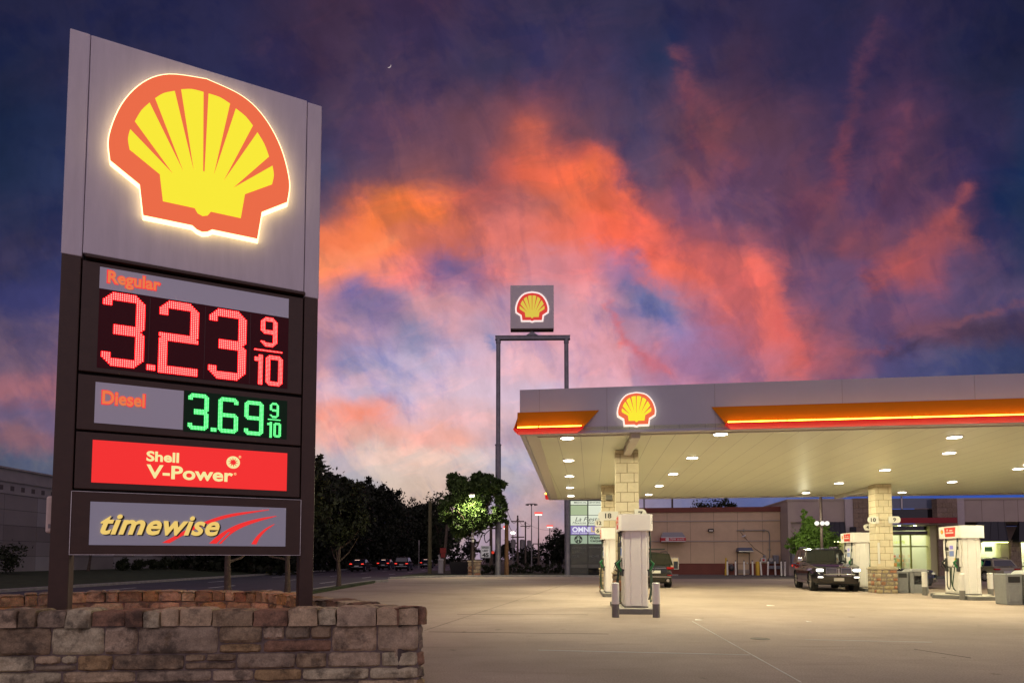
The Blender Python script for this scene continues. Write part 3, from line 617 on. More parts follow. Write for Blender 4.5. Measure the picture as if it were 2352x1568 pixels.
# ------------------------------------------------------------------ stone planter
def stone_mat(name, cols, dark=0.5, mossy=0.4):
    m = bpy.data.materials.new(name); m.use_nodes = True; nt = m.node_tree; N = nt.nodes; L = nt.links.new
    b = N['Principled BSDF']; b.inputs['Roughness'].default_value = 0.9; b.inputs['Specular IOR Level'].default_value = 0.25
    at = N.new('ShaderNodeAttribute'); at.attribute_name = 'tone'
    r_ = N.new('ShaderNodeValToRGB'); r_.color_ramp.interpolation = 'CONSTANT'; e = r_.color_ramp.elements
    for i, c in enumerate(cols):
        q = e[i] if i < 2 else e.new(i / len(cols)); q.position = i / len(cols); q.color = (*c, 1)
    L(at.outputs['Fac'], r_.inputs[0])
    tc = N.new('ShaderNodeTexCoord')
    def nz(scale, d=8, ro=0.65):
        n = N.new('ShaderNodeTexNoise'); n.inputs['Scale'].default_value = scale; n.inputs['Detail'].default_value = d; n.inputs['Roughness'].default_value = ro
        L(tc.outputs['Object'], n.inputs['Vector']); return n.outputs[0]
    def ramp(src, p0, p1, c0, c1):
        q = N.new('ShaderNodeValToRGB'); q.color_ramp.elements[0].position, q.color_ramp.elements[1].position = p0, p1
        q.color_ramp.elements[0].color = (*c0, 1); q.color_ramp.elements[1].color = (*c1, 1); L(src, q.inputs[0]); return q.outputs[0]
    def mix(f, a, bb, mode='MIX'):
        x = N.new('ShaderNodeMix'); x.data_type = 'RGBA'; x.blend_type = mode
        if isinstance(f, float): x.inputs[0].default_value = f
        else: L(f, x.inputs[0])
        for i, q in ((6, a), (7, bb)):
            if isinstance(q, tuple): x.inputs[i].default_value = (*q, 1)
            else: L(q, x.inputs[i])
        return x.outputs[2]
    c = mix(1.0, r_.outputs[0], ramp(nz(9), 0.3, 0.72, (0.62, 0.60, 0.58), (1.2, 1.18, 1.12)), 'MULTIPLY')
    c = mix(1.0, c, ramp(nz(60, 4), 0.25, 0.75, (0.72,) * 3, (1.22,) * 3), 'MULTIPLY')
    c = mix(ramp(nz(3.4, 8, 0.72), 0.50, 0.63, (0, 0, 0), (min(dark * 1.4, 1),) * 3), c, (0.045, 0.040, 0.032))
    c = mix(ramp(nz(5.1, 6, 0.6), 0.58, 0.7, (0, 0, 0), (mossy,) * 3), c, (0.16, 0.10, 0.04))
    L(c, b.inputs['Base Color'])
    bp = N.new('ShaderNodeBump'); bp.inputs['Strength'].default_value = 0.55; bp.inputs['Distance'].default_value = 0.02
    ad = N.new('ShaderNodeMath'); ad.operation = 'ADD'; L(nz(28, 8, 0.7), ad.inputs[0]); L(nz(8, 6), ad.inputs[1])
    L(ad.outputs[0], bp.inputs['Height']); L(bp.outputs[0], b.inputs['Normal'])
    return m
LIME = [(0.425, 0.335, 0.207), (0.62, 0.5, 0.317), (0.315, 0.263, 0.181), (0.544, 0.446, 0.305), (0.476, 0.345, 0.174), (0.349, 0.269, 0.173), (0.358, 0.279, 0.177), (0.62, 0.568, 0.378), (0.584, 0.465, 0.312), (0.412, 0.341, 0.24), (0.348, 0.214, 0.137), (0.577, 0.468, 0.324)]
m_stone = stone_mat('rough limestone', LIME)
m_mortar = M('mortar', (0.20, 0.16, 0.135), 0.95, var=0.3, vs=12, bump=0.6, bs=60)
class Path:
    def __init__(s, pts, closed=False):
        s.p = [Vector((*q, 0)) for q in pts]
        if closed: s.p.append(s.p[0].copy())
        s.l = [0.0]
        for i in range(len(s.p) - 1): s.l.append(s.l[-1] + (s.p[i + 1] - s.p[i]).length)
        s.len = s.l[-1]
    def seg(s, t):
        for i in range(len(s.l) - 2):
            if t < s.l[i + 1]: return i
        return len(s.l) - 2
    def at(s, t, ins=0.0):               # point and outward normal (path runs counter-clockwise: outside is to the right)
        i = s.seg(t); d = (s.p[i + 1] - s.p[i]).normalized(); n = Vector((d.y, -d.x, 0))
        nb = n
        f = (t - s.l[i]) / max(s.l[i + 1] - s.l[i], 1e-6)
        return s.p[i] + d * (t - s.l[i]), n, d
def stones(mb, path, t0, t1, z0, z1, lmin, lmax, thick, rnd, gap=0.014, nx=14, nz=9, rough=0.018, bulge=0.014, m=0, sign_=1.0, tones=12):
    """one course of rough stones along the path; each stone is a bulging patch with its own returns"""
    t = t0
    while t < t1 - 0.04:
        l = rnd.uniform(lmin, lmax); e = min(t + l, t1)
        if t1 - e < lmin * 0.6: e = t1
        a, b = t + gap / 2, e - gap / 2; za, zb_ = z0 + gap / 2, z1 - gap / 2
        tone = (rnd.randrange(tones) + 0.4) / tones
        off = rnd.uniform(-0.008, 0.012); sd = rnd.uniform(0, 100); vs = []
        cut = [rnd.uniform(0, 0.25) for _ in range(4)]
        for j in range(nz + 1):
            for i in range(nx + 1):
                u, v = i / nx, j / nz
                eu, ev = min(u, 1 - u), min(v, 1 - v)
                ww, hh = b - a, zb_ - za
                d = min(eu * ww, ev * hh) / 0.020
                k = 1 - (1 - min(d, 1)) ** 2
                corner = max(0, 1 - ((eu * ww / 0.07) + (ev * hh / 0.07)))
                tt = a + ww * u + (noise.noise(Vector((sd, v * 3, 1))) * 0.010 if 0 < u < 1 or True else 0)
                z = za + hh * v + noise.noise(Vector((u * 4 + sd, 5, v))) * 0.009
                tt += (0.5 - u) * corner * 0.02; z += (0.5 - v) * corner * 0.02
                p, n, dd = path.at(min(max(tt, 0.001), path.len - 0.001))
                h = off + k * bulge + noise.fractal(Vector((tt * 9, z * 9, sd)), 0.8, 2.0, 4) * rough * (0.4 + 0.6 * k) - (1 - k) * 0.016
                q = p + n * sign_ * h; vs.append((q.x, q.y, z))
        base = len(vs)
        for j in range(nz + 1):
            for i in range(nx + 1):
                u, v = i / nx, j / nz; p, n, dd = path.at(min(max(a + (b - a) * u, 0.001), path.len - 0.001)); q = p - n * sign_ * thick; vs.append((q.x, q.y, za + (zb_ - za) * v))
        W_ = nx + 1; fs = [(j * W_ + i, j * W_ + i + 1, (j + 1) * W_ + i + 1, (j + 1) * W_ + i) for j in range(nz) for i in range(nx)]
        rim = [i for i in range(W_)] + [j * W_ + nx for j in range(1, nz + 1)] + [nz * W_ + i for i in range(nx - 1, -1, -1)] + [j * W_ for j in range(nz - 1, 0, -1)]
        fs += [(rim[k], base + rim[k], base + rim[(k + 1) % len(rim)], rim[(k + 1) % len(rim)]) for k in range(len(rim))]
        mb.add(vs, fs, m, tone); t = e
def lump_cap(mb, path, t0, t1, z0, z1, lmin, lmax, depth, rnd, over, nx=8, ny=7, tones=12):
    """cap stones: rough blocks lying across the wall"""
    t = t0
    while t < t1 - 0.04:
        l = rnd.uniform(lmin, lmax); e = min(t + l, t1)
        if t1 - e < lmin * 0.6: e = t1
        a, b = t + 0.008, e - 0.008; tone = (rnd.randrange(tones) + 0.4) / tones; sd = rnd.uniform(0, 99)
        zt_ = z1 + rnd.uniform(-0.018, 0.014); ov = over + rnd.uniform(-0.03, 0.025); zb_ = z0 + rnd.uniform(-0.016, 0.012)
        vs = []; prof = []
        # cross-section round the block: from outer bottom, up the face, over the top, down the back
        nf, nt_ = 5, 6
        for k in range(nf + 1): prof.append((ov, zb_ + (zt_ - zb_) * k / nf, 0))
        for k in range(1, nt_ + 1): prof.append((ov - (depth + ov) * k / nt_, zt_, 1))
        for k in range(1, nf + 1): prof.append((-depth, zt_ - (zt_ - zb_) * k / nf, 2))
        np_ = len(prof)
        for i in range(nx + 1):
            u = i / nx; eu = min(u, 1 - u) * (b - a); ke = 1 - (1 - min(eu / 0.03, 1)) ** 2
            for (o_, z, s_) in prof:
                ez = min(z - zb_, 1) ; ed = min(abs(o_ - ov), abs(o_ + depth)); edz = min(abs(z - zt_), abs(z - zb_))
                rd = 0.013
                q = max(0, 1 - ed / 0.05) * max(0, 1 - abs(z - zt_) / 0.05)
                nn = noise.fractal(Vector((o_ * 8 + sd, (a + (b - a) * u) * 8, z * 8)), 0.8, 2, 4)
                tt = a + (b - a) * u + noise.noise(Vector((o_ * 5, z * 9, sd))) * 0.012
                p, n, d = path.at(min(max(tt, 0.001), path.len - 0.001))
                oo = o_ + (-1 if s_ != 2 else 1) * (q * rd + (1 - ke) * 0.022) + (nn * 0.014 if s_ != 2 else -nn * 0.014)
                zz = z - q * rd - (1 - ke) * (0.02 if s_ == 1 else 0) + (nn * 0.010 if s_ == 1 else 0)
                w_ = p + n * oo; vs.append((w_.x, w_.y, zz))
        fs = [(i * np_ + j, i * np_ + j + 1, (i + 1) * np_ + j + 1, (i + 1) * np_ + j) for i in range(nx) for j in range(np_ - 1)]
        fs += [tuple(range(np_)), tuple(nx * np_ + j for j in reversed(range(np_)))]
        fs += [(i * np_ + np_ - 1, i * np_, (i + 1) * np_, (i + 1) * np_ + np_ - 1) for i in range(nx)]
        mb.add(vs, fs, 0, tone); t = e
ZC, ZT = 0.715, 0.90
outer = [(-8.7, 6.6), (-5.5, 6.84), (-1.06, 7.22), (-1.02, 7.30)] + arc_pts([(-1.02, 7.30), (-1.9, 8.35), (-2.85, 9.5), (-3.75, 10.75), (-4.9, 11.4), (-6.3, 11.3), (-7.6, 10.7), (-8.6, 9.6), (-8.75, 7.6), (-8.72, 6.65)], 4)[1:]
PA = Path(outer, True)
planter = empty('stone_planter', (0, 0, 0), 0, 'low oval planter of rough limestone blocks with a lumpy cap, round the price sign', 'planter')
rnd = random.Random(21)
tF = PA.l[2]                            # end of the straight front
def inset_path(pts, d):
    n = len(pts); out = []
    for i in range(n):
        a, b, c = Vector(pts[i - 1]), Vector(pts[i]), Vector(pts[(i + 1) % n]); t = (c - a).normalized(); out.append(tuple(b - Vector((t.y, -t.x)) * d))
    return out
IN = inset_path(outer, 0.30); PI_ = Path(IN, True)
# mortar core
mb = MB(); n = len(outer); A = inset_path(outer, 0.022); Bq = inset_path(outer, 0.285)
for i in range(n):
    j = (i + 1) % n
    mb.hexa([(*A[i], -0.1), (*A[j], -0.1), (*Bq[j], -0.1), (*Bq[i], -0.1)], [(*A[i], ZC + 0.005), (*A[j], ZC + 0.005), (*Bq[j], ZC + 0.005), (*Bq[i], ZC + 0.005)])
mb.build('mortar_core', m_mortar, planter)
mb = MB()
zs = [-0.2, -0.02, 0.10, 0.235, 0.41, ZC - 0.004]
for k in range(len(zs) - 1):
    tall = zs[k + 1] - zs[k]
    t = 0.0
    # ashlar with jumpers: now and then a slot is split into two thin stones
    tt = 0.0
    while tt < PA.len - 0.05:
        w_ = rnd.uniform(0.3, 0.85); e = min(tt + w_, PA.len)
        if tt < tF < e + 0.12: e = tF
        if PA.len - e < 0.2: e = PA.len
        if rnd.random() < 0.22 and tall > 0.15:
            zm = zs[k] + tall * rnd.uniform(0.35, 0.6)
            stones(mb, PA, tt, e, zs[k], zm, 9, 9.1, 0.06, rnd, nz=5)
            stones(mb, PA, tt, e, zm, zs[k + 1], 0.18, 0.4, 0.06, rnd, nz=5)
        else: stones(mb, PA, tt, e, zs[k], zs[k + 1], 9, 9.1, 0.06, rnd)
        tt = e
mb.build('wall_stones', m_stone, planter, smooth=True)
mb = MB()
PR = Path(list(reversed(IN)), True)
for za, zb_ in ((0.3, 0.50), (0.50, ZC - 0.004)):
    stones(mb, PR, 0, PR.len, za, zb_, 0.28, 0.6, 0.03, rnd, nx=6, nz=4)
mb.build('inner_stones', m_stone, planter, smooth=True)
mb = MB(); lump_cap(mb, PA, 0, tF - 0.0, ZC + 0.002, ZT, 0.16, 0.46, 0.31, rnd, 0.035); lump_cap(mb, PA, tF, PA.len, ZC + 0.002, ZT, 0.18, 0.42, 0.31, rnd, 0.035)
mb.build('cap_stones', m_stone, planter, smooth=True)
mb = MB(); mb.prism([tuple(q) for q in inset_path(outer, 0.2)], 0.2, 0.50, axis='z'); mb.build('soil', M('planter soil', (0.06, 0.04, 0.03), 0.95, var=0.4, vs=8, bump=0.8, bs=20), planter)

# ------------------------------------------------------------------ canopy
HC = 4.6
U = Vector((0.9924, -0.1232, 0)).normalized(); V = Vector((0.1002, 0.995, 0)).normalized()
c0p = G(1194, 998, HC)
CN = Pl((c0p.x, c0p.y), U)
zt = CN.loc(1200, 895)[1]
LEN, DEP = 32.0, (G(1258, 1148, HC) - c0p).dot(V)
canopy = empty('canopy', (CN.o.x, CN.o.y, 0), CN.ang, 'wide white fuel canopy with a yellow and red lit band along its edge', 'canopy')
m_fas = M('fascia white', (0.44, 0.44, 0.50), 0.42, var=0.03, vs=2)
def soffit_mat():
    m = bpy.data.materials.new('soffit panels'); m.use_nodes = True; nt = m.node_tree; N = nt.nodes; L = nt.links.new
    b = N['Principled BSDF']; b.inputs['Roughness'].default_value = 0.36; b.inputs['Specular IOR Level'].default_value = 0.45
    tc = N.new('ShaderNodeTexCoord'); sp = N.new('ShaderNodeSeparateXYZ'); L(tc.outputs['Object'], sp.inputs[0])
    def mt(op, a, q):
        n = N.new('ShaderNodeMath'); n.operation = op
        for i, k in enumerate((a, q)):
            if isinstance(k, (int, float)): n.inputs[i].default_value = k
            else: L(k, n.inputs[i])
        return n.outputs[0]
    fr = mt('FRACT', mt('DIVIDE', sp.outputs[0], 0.61), 0); ln = mt('LESS_THAN', mt('ABSOLUTE', mt('SUBTRACT', fr, 0.5), 0), 0.010)
    wn = N.new('ShaderNodeTexWhiteNoise'); wn.noise_dimensions = '1D'; L(mt('FLOOR', mt('ADD', mt('DIVIDE', sp.outputs[0], 0.61), 0.5), 0), wn.inputs['W'])
    n1 = N.new('ShaderNodeTexNoise'); n1.inputs['Scale'].default_value = 0.6; n1.inputs['Detail'].default_value = 6; L(tc.outputs['Object'], n1.inputs['Vector'])
    v = mt('ADD', mt('MULTIPLY', wn.outputs[0], 0.03), mt('ADD', mt('MULTIPLY', n1.outputs[0], 0.10), 0.76))
    v = mt('MULTIPLY', v, mt('SUBTRACT', 1.0, mt('MULTIPLY', ln, 0.45)))
    cb = N.new('ShaderNodeCombineColor'); L(v, cb.inputs[0]); L(mt('MULTIPLY', v, 1.06), cb.inputs[1]); L(mt('MULTIPLY', v, 0.80), cb.inputs[2]); L(cb.outputs[0], b.inputs['Base Color'])
    n2 = N.new('ShaderNodeTexNoise'); n2.inputs['Scale'].default_value = 1.4; L(tc.outputs['Object'], n2.inputs['Vector'])
    bp = N.new('ShaderNodeBump'); bp.inputs['Strength'].default_value = 0.05; L(n2.outputs[0], bp.inputs['Height']); L(bp.outputs[0], b.inputs['Normal'])
    return m
m_soff = soffit_mat()
dy = DEP * V.dot(CN.n); dx = DEP * V.dot(CN.d)            # back edge in local coordinates
def skew(poly): return [(x + dx * (y / dy), y) for x, y in poly]
mb = MB(); mb.prism(skew([(0.0, 0.0), (LEN, 0.0), (LEN, dy), (0.0, dy)]), HC + 0.06, HC + 0.16, axis='z'); mb.build('soffit', m_soff, canopy)
mb = MB()
for a, b in (((0, 0), (LEN, 0)), ((LEN, 0), (LEN, dy)), ((LEN, dy), (0, dy)), ((0, dy), (0, 0))):
    a, b = Vector((*skew([a])[0], 0)), Vector((*skew([b])[0], 0)); t = (b - a).normalized(); n = Vector((-t.y, t.x, 0)) * 0.12
    q = [a, b, b + n - t * 0.12, a + n + t * 0.12]
    mb.hexa([(v.x, v.y, HC + 0.0) for v in q], [(v.x, v.y, zt) for v in q])
mb.build('fascia', m_fas, canopy)
# sloping tray round the underside
mb = MB()
for a, b in (((0, 0), (LEN, 0)), ((LEN, dy), (0, dy)), ((0, dy), (0, 0))):
    a, b = Vector((*skew([a])[0], 0)), Vector((*skew([b])[0], 0)); t = (b - a).normalized(); n = Vector((-t.y, t.x, 0))
    q = [a + n * 0.13 + t * 0.13, b + n * 0.13 - t * 0.13, b + n * 0.45 - t * 0.45, a + n * 0.45 + t * 0.45]; q2 = [a + n * 0.42 + t * .42, b + n * 0.42 - t * .42, b + n * 0.47 - t * 0.47, a + n * 0.47 + t * 0.47]
    mb.hexa([(v.x, v.y, HC + 0.03) for v in q], [(v.x, v.y, HC + 0.058) for v in q]); mb.hexa([(v.x, v.y, HC + 0.0) for v in q2], [(v.x, v.y, HC + 0.029) for v in q2])
mb.build('edge_tray', M('soffit trim', (0.66, 0.64, 0.56), 0.4), canopy)
mb = MB(); mb.prism(skew([(0.13, 0.13), (LEN - 0.13, 0.13), (LEN - 0.13, dy - 0.13), (0.13, dy - 0.13)]), zt - 0.25, zt - 0.2, axis='z'); mb.build('roof_deck', M('roof membrane', (0.3, 0.3, 0.32), 0.9), canopy)
# seams of the fascia sheets
for px in (1239, 1394, 1642, 1935, 2240): x = CN.loc(px, 920)[0]; mb = MB(); mb.box(x - 0.006, x + 0.006, -0.003, 0.001, HC + 0.01, zt - 0.01); mb.build('sheet_seam', M('sheet seam', (0.33, 0.31, 0.34), 0.6), canopy)
# yellow band over a red bullnose, with a light strip between them
m_yel = M('band yellow', (0.55, 0.18, 0.003), 0.65, spec=0.1, var=0.02); m_redb = M('band red', (0.62, 0.012, 0.012), 0.3, emit=(0.75, 0.02, 0.015), estr=0.55)
e_strip = glow('light strip', (1.0, 0.46, 0.03), 13.0)
def zof(px, py): return CN.loc(px, py)[1]
zy1, zy0, zr0 = zof(1300, 944), zof(1300, 986), HC + 0.005
def band(xa, xb, slant_a, slant_b, seams):
    # cross-section: top flush, yellow leaning out, lip, red rounding back in
    PR_ = [(0.0, zy1), (-0.16, zy0 + 0.03)]
    lo = xa + slant_a * 1.0; hi = xb + slant_b
    def quad(x0t, x1t, x0b, x1b, y_t, z_t, y_b, z_b, mat, name, th=0.02):
        mb = MB(); mb.hexa([(x0b, y_b, z_b), (x1b, y_b, z_b), (x1b, y_b + th, z_b), (x0b, y_b + th, z_b)], [(x0t, y_t - 0.002, z_t), (x1t, y_t - 0.002, z_t), (x1t, y_t + th, z_t), (x0t, y_t + th, z_t)])
        return mb.build(name, mat, canopy)
    quad(xa, xb, lo, hi, -0.004, zy1, -0.15, zy0 + 0.015, m_yel, 'yellow_band')
    mb = MB()
    n = 7; k = slant_a * 0.0
    rows = []
    for i in range(n + 1):
        an = math.pi / 2 * i / n; y = -0.30 * math.cos(an) ** 0.8 if i < n else -0.006; z = zy0 + 0.01 - (zy0 + 0.01 - zr0) * math.sin(an) ** 1.3
        f = (1 - math.cos(an)) ; rows.append((lo + (slant_a * 0.45 * f), hi + (slant_b * 0.45 * f), y, z))
    vs = [(r_[0], r_[2], r_[3]) for r_ in rows] + [(r_[1], r_[2], r_[3]) for r_ in rows]; m_ = n + 1
    top = [(lo, -0.006, zy0 + 0.01), (hi, -0.006, zy0 + 0.01)]
    fs = [(i, i + 1, m_ + i + 1, m_ + i) for i in range(n)]; o = len(vs); vs += top
    fs += [(o, 0, m_, o + 1), tuple([o] + list(range(m_))[::1]), tuple([o + 1] + [m_ + i for i in reversed(range(m_))])]
    mb.add(vs, fs); mb.build('red_bullnose', m_redb, canopy, smooth=True)
    mb = MB(); cur = lo + 0.03
    for s in list(seams) + [hi - 0.03]:
        if s - 0.015 > cur: mb.box(cur, s - 0.015, -0.28, -0.25, zy0 + 0.011, zy0 + 0.040)
        cur = s + 0.015
    mb.build('light_strip', e_strip, canopy)
xb1 = CN.loc(1376, 940)[0]; xb1b = CN.loc(1340, 985)[0]
xa2 = CN.loc(1634, 932)[0]; xa2b = CN.loc(1664, 975)[0]
xs1 = CN.loc(1239, 985)[0]
band(-0.06, xb1, 0.0, xb1b - xb1, [xs1])
band(xa2, LEN, xa2b - xa2, 0.0, [CN.loc(p, 970)[0] for p in (1800, 2082)] + [15.5, 18.7, 21.9, 25.1, 28.3])
# the band turns the corner and runs a short way down the left side
mb = MB()
def side(y): return dx * (y / dy)
for y0, y1, mname in ((0.0, dy, 'y'),):
    pass
mb.hexa([(-0.15 - 0.0, -0.13, zy0 + 0.015), (-0.13, -0.13, zy0 + 0.015), (side(.3) - 0.13, .3, zy0 + 0.015), (side(.3) - 0.15, .3, zy0 + 0.015)], [(-0.012, -0.008, zy1), (-0.002, -0.008, zy1), (side(.3) - 0.002, .3, zy1), (side(.3) - 0.012, .3, zy1)])
mb.build('yellow_band', m_yel, canopy)
mb = MB(); mb.hexa([(-0.03, -0.2, zr0), (-0.005, -0.2, zr0), (side(.12) - 0.005, .12, zr0), (side(.12) - 0.03, .12, zr0)], [(-0.16, -0.25, zy0 + 0.008), (-0.005, -0.25, zy0 + 0.008), (side(.12) - 0.005, .12, zy0 + 0.008), (side(.12) - 0.16, .12, zy0 + 0.008)])
mb.build('red_bullnose', m_redb, canopy, bevel=0.03)
# red and white lit end of the band at the back corner of the left side
q = [(dx - 0.16, dy - 0.9), (dx - 0.02, dy - 0.9), (dx - 0.02, dy - 0.1), (dx - 0.16, dy - 0.1)]
mb = MB(); mb.prism(q, HC + 0.02, HC + 0.22, axis='z'); mb.build('red_bullnose', m_redb, canopy, bevel=0.02)
mb = MB(); mb.prism(q, HC + 0.24, HC + 0.30, axis='z'); mb.build('light_strip', e_strip, canopy)
e_w2 = glow('fascia emblem edge', (1.0, 0.84, 0.68), 0.95, (0.8, 0.8, 0.8))
xl, xr = CN.loc(1418, 950)[0], CN.loc(1504, 946)[0]; zb_, zt_ = zof(1461, 979), zof(1461, 906)
emblem(canopy, (xl + xr) / 2, zb_, (xr - xl) * 0.965, zt_ - zb_, -0.03, 0.11, (e_w2, e_red, e_yel), 0.036)
mb = MB(); mb.box((xl + xr) / 2 - .3, (xl + xr) / 2 + .3, -0.0302, -0.001, zb_ + .15, zt_ - .15); mb.build('emblem_mount', m_brown_d, canopy)
# exposed beams below the soffit, over the column rows
def clocal(p): q = p - CN.o; return q.dot(CN.d), q.dot(CN.n)
COLS = [(3.42, 18.75), (4.25, 27.6), (15.93, 27.24)]
m_beam = M('beam paint', (0.62, 0.58, 0.50), 0.5, var=0.05, vs=2)
for cxy in COLS[:3]:
    lx, ly = clocal(Vector((*cxy, 0))); mb = MB(); sh = dx / dy
    y0 = 0.2 if ly < 6 else ly + 0.36
    y1 = ly - 0.36 if ly < 6 else dy - 0.2
    mb.hexa([(lx - 0.11 + (y0 - ly) * sh, y0, HC - 0.12), (lx + 0.11 + (y0 - ly) * sh, y0, HC - 0.12), (lx + 0.11 + (y1 - ly) * sh, y1, HC - 0.12), (lx - 0.11 + (y1 - ly) * sh, y1, HC - 0.12)],
            [(lx - 0.11 + (y0 - ly) * sh, y0, HC + 0.059), (lx + 0.11 + (y0 - ly) * sh, y0, HC + 0.059), (lx + 0.11 + (y1 - ly) * sh, y1, HC + 0.059), (lx - 0.11 + (y1 - ly) * sh, y1, HC + 0.059)])
    mb.build('beam', m_beam, canopy, bevel=0.01)
# lights under the canopy
e_lens = glow('canopy lens', (1.0, 0.94, 0.80), 22.0)
m_house = M('fixture white', (0.8, 0.79, 0.75), 0.4)
LAMPS = [((1303, 1007), 'front light at the left end of the canopy'), ((1306, 1058), None), ((1308, 1094), None), ((1309, 1120), None), ((1311, 1139), None),
         ((1655, 998), None), ((1590, 1052), None), ((1546, 1089), None), ((1514, 1116), None), ((1490, 1136), None),
         ((2180, 1041), None), ((2033, 1080), None), ((1927, 1110), None), ((1851, 1132), None), ((2340, 1077), None), ((2187, 1107), None), ((2072, 1131), None)]
ORD = ['first', 'second', 'third', 'fourth', 'fifth']
rows = [(0, 5, 'leftmost canopy row'), (5, 5, 'canopy row right of the near column'), (10, 4, 'canopy row over the black suv'), (14, 3, 'canopy row at the right edge')]
POWER = 78.0
def canopy_light(w, lab, lamp=True):
    o = empty('canopy_light', (w.x, w.y, HC + 0.058), CN.ang, lab, 'ceiling light', 'lights under the canopy')
    mb = MB(); mb.lathe([(0.20, 0.0), (0.20, -0.02), (0.175, -0.03), (0.10, -0.03)], n=24); mb.build('housing', m_house, o)
    mb = MB(); mb.lathe([(0.165, -0.034), (0.165, -0.031)], n=20); mb.build('lens', e_lens, o)
    ld = bpy.data.lights.new('lamp', 'AREA'); ld.shape = 'DISK'; ld.size = 0.36; ld.energy = POWER; ld.color = (1.0, 0.925, 0.58); ld.spread = R(165)
    lo = bpy.data.objects.new('lamp', ld); col.objects.link(lo); lo.parent = o; lo.location = (0, 0, -0.042)
    ld = bpy.data.lights.new('wide_lamp', 'SPOT'); ld.energy = 205; ld.spot_size = R(176); ld.spot_blend = 0.06; ld.color = (1.0, 0.925, 0.58); ld.shadow_soft_size = 0.12
    lo = bpy.data.objects.new('wide_lamp', ld); col.objects.link(lo); lo.parent = o; lo.location = (0, 0, -0.06)
    return o
for st, n, nm in rows:
    for i in range(n): canopy_light(G(*LAMPS[st + i][0], HC + 0.02), ORD[i] + ' round light from the front in the ' + nm)
for w, lab in ((Vector((11.6, 16.4, 0)), 'round canopy light beyond the right edge, front of its row'), (Vector((16.4, 16.2, 0)), 'round canopy light beyond the right edge, second from the front'), (Vector((17.5, 21.2, 0)), 'round canopy light out of view at the right')):
    canopy_light(w, lab)

# ------------------------------------------------------------------ canopy columns with block shafts
m_block = M('cast blocks', (0.58, 0.50, 0.355), 0.9, var=0.07, vs=7, bump=0.12, bs=30)
m_blockgap = M('block joint', (0.26, 0.20, 0.12), 0.9)
m_field = stone_mat('field stone', [(0.42, 0.34, 0.20), (0.36, 0.30, 0.20), (0.38, 0.18, 0.11), (0.46, 0.38, 0.25), (0.30, 0.26, 0.18), (0.40, 0.33, 0.22), (0.44, 0.36, 0.24), (0.30, 0.16, 0.10)], 0.15, 0.2)
m_cap = M('cast stone cap', (0.42, 0.35, 0.24), 0.85, var=0.15, vs=10, bump=0.2)
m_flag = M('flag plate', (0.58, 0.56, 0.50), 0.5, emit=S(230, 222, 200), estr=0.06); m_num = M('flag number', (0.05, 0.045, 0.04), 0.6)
def flag(parent, num, x0, x1, y, z0, z1, round_right):
    r_ = (z1 - z0) * 0.42; poly = []
    def corner(cx, cz, a0): return [(cx + r_ * math.cos(a0 + math.pi / 2 * k / 5), cz + r_ * math.sin(a0 + math.pi / 2 * k / 5)) for k in range(6)]
    if round_right: poly = [(x0, z0)] + corner(x1 - r_, z0 + r_, -math.pi / 2) + corner(x1 - r_, z1 - r_, 0) + [(x0, z1)]
    else: poly = [(x1, z0), (x1, z1)] + corner(x0 + r_, z1 - r_, math.pi / 2) + corner(x0 + r_, z0 + r_, math.pi)
    mb = MB(); mb.prism(poly, y - 0.03, y); f = mb.build('number_flag', m_flag, parent)
    w_ = (z1 - z0) * (0.72 if len(num) > 1 else 0.40); c = (x0 + x1) / 2
    text(num, c - w_ / 2, c + w_ / 2, z0 + (z1 - z0) * 0.22, z1 - (z1 - z0) * 0.2, y - 0.031, m_num, f, 0.004, 0, 0.03, 'number')
def column(xy, lab, flags=(), w=0.68, extra=None):
    o = empty('canopy_column', (xy[0], xy[1], 0), CN.ang, lab, 'column', 'columns carrying the canopy')
    h = w / 2; rnd = random.Random(int(xy[0] * 100))
    mb = MB(); mb.box(-h + 0.012, h - 0.012, -h + 0.012, h - 0.012, 0.0, HC + 0.05); mb.build('core', m_blockgap, o)
    mb = MB(); z = 1.12; k = 0; ch = 0.285
    while z < HC + 0.04:
        z1 = min(z + ch, HC + 0.055)
        sp_ = 0.0 if k % 2 else 0.0
        xs = [-h, -h + 0.14, h - 0.14, h] if k % 2 else [-h, 0.0, h]
        for a, b in zip(xs[:-1], xs[1:]): mb.box(a + 0.008, b - 0.008, -h, h, z + 0.008, z1 - 0.008, 0, (rnd.randrange(4) + 0.4) / 4)
        z = z1; k += 1
    mb.build('block_shaft', m_block, o, bevel=0.008)
    mb = MB(); q = 0.46; mb.box(-q, q, -q, q, 1.0, 1.06); mb.box(-q + .05, q - .05, -q + .05, q - .05, 1.061, 1.115); mb.build('base_cap', m_cap, o, bevel=0.02)
    pb = Path([(-0.43, -0.43), (0.43, -0.43), (0.43, 0.43), (-0.43, 0.43)], True)
    mb = MB(); mb.box(-0.42, 0.42, -0.42, 0.42, 0.0, 0.998); mb.build('base_core', m_mortar, o)
    mb = MB(); zz = 0.0
    for hh in (0.17, 0.15, 0.2, 0.13, 0.19, 0.158):
        for k in range(4): stones(mb, pb, pb.l[k], pb.l[k + 1], zz, zz + hh, 0.15, 0.4, 0.02, rnd, 0.012, 4, 3, 0.008, 0.012)
        zz += hh
    mb.build('base_stones', m_field, o, smooth=True)
    for num, side_, z0, hh in flags:
        if side_ > 0: flag(o, num, h + 0.0, h + 0.62, -h - 0.02, z0, z0 + hh, True)
        else: flag(o, num, -h - 0.62, -h, -h - 0.02, z0, z0 + hh, False)
    return o
def cz(px, py, Y): return P(px, py, Y).z
c1_ = column(COLS[0], 'pale block canopy column behind the near dispenser, with pump flags 18 and 7', [])
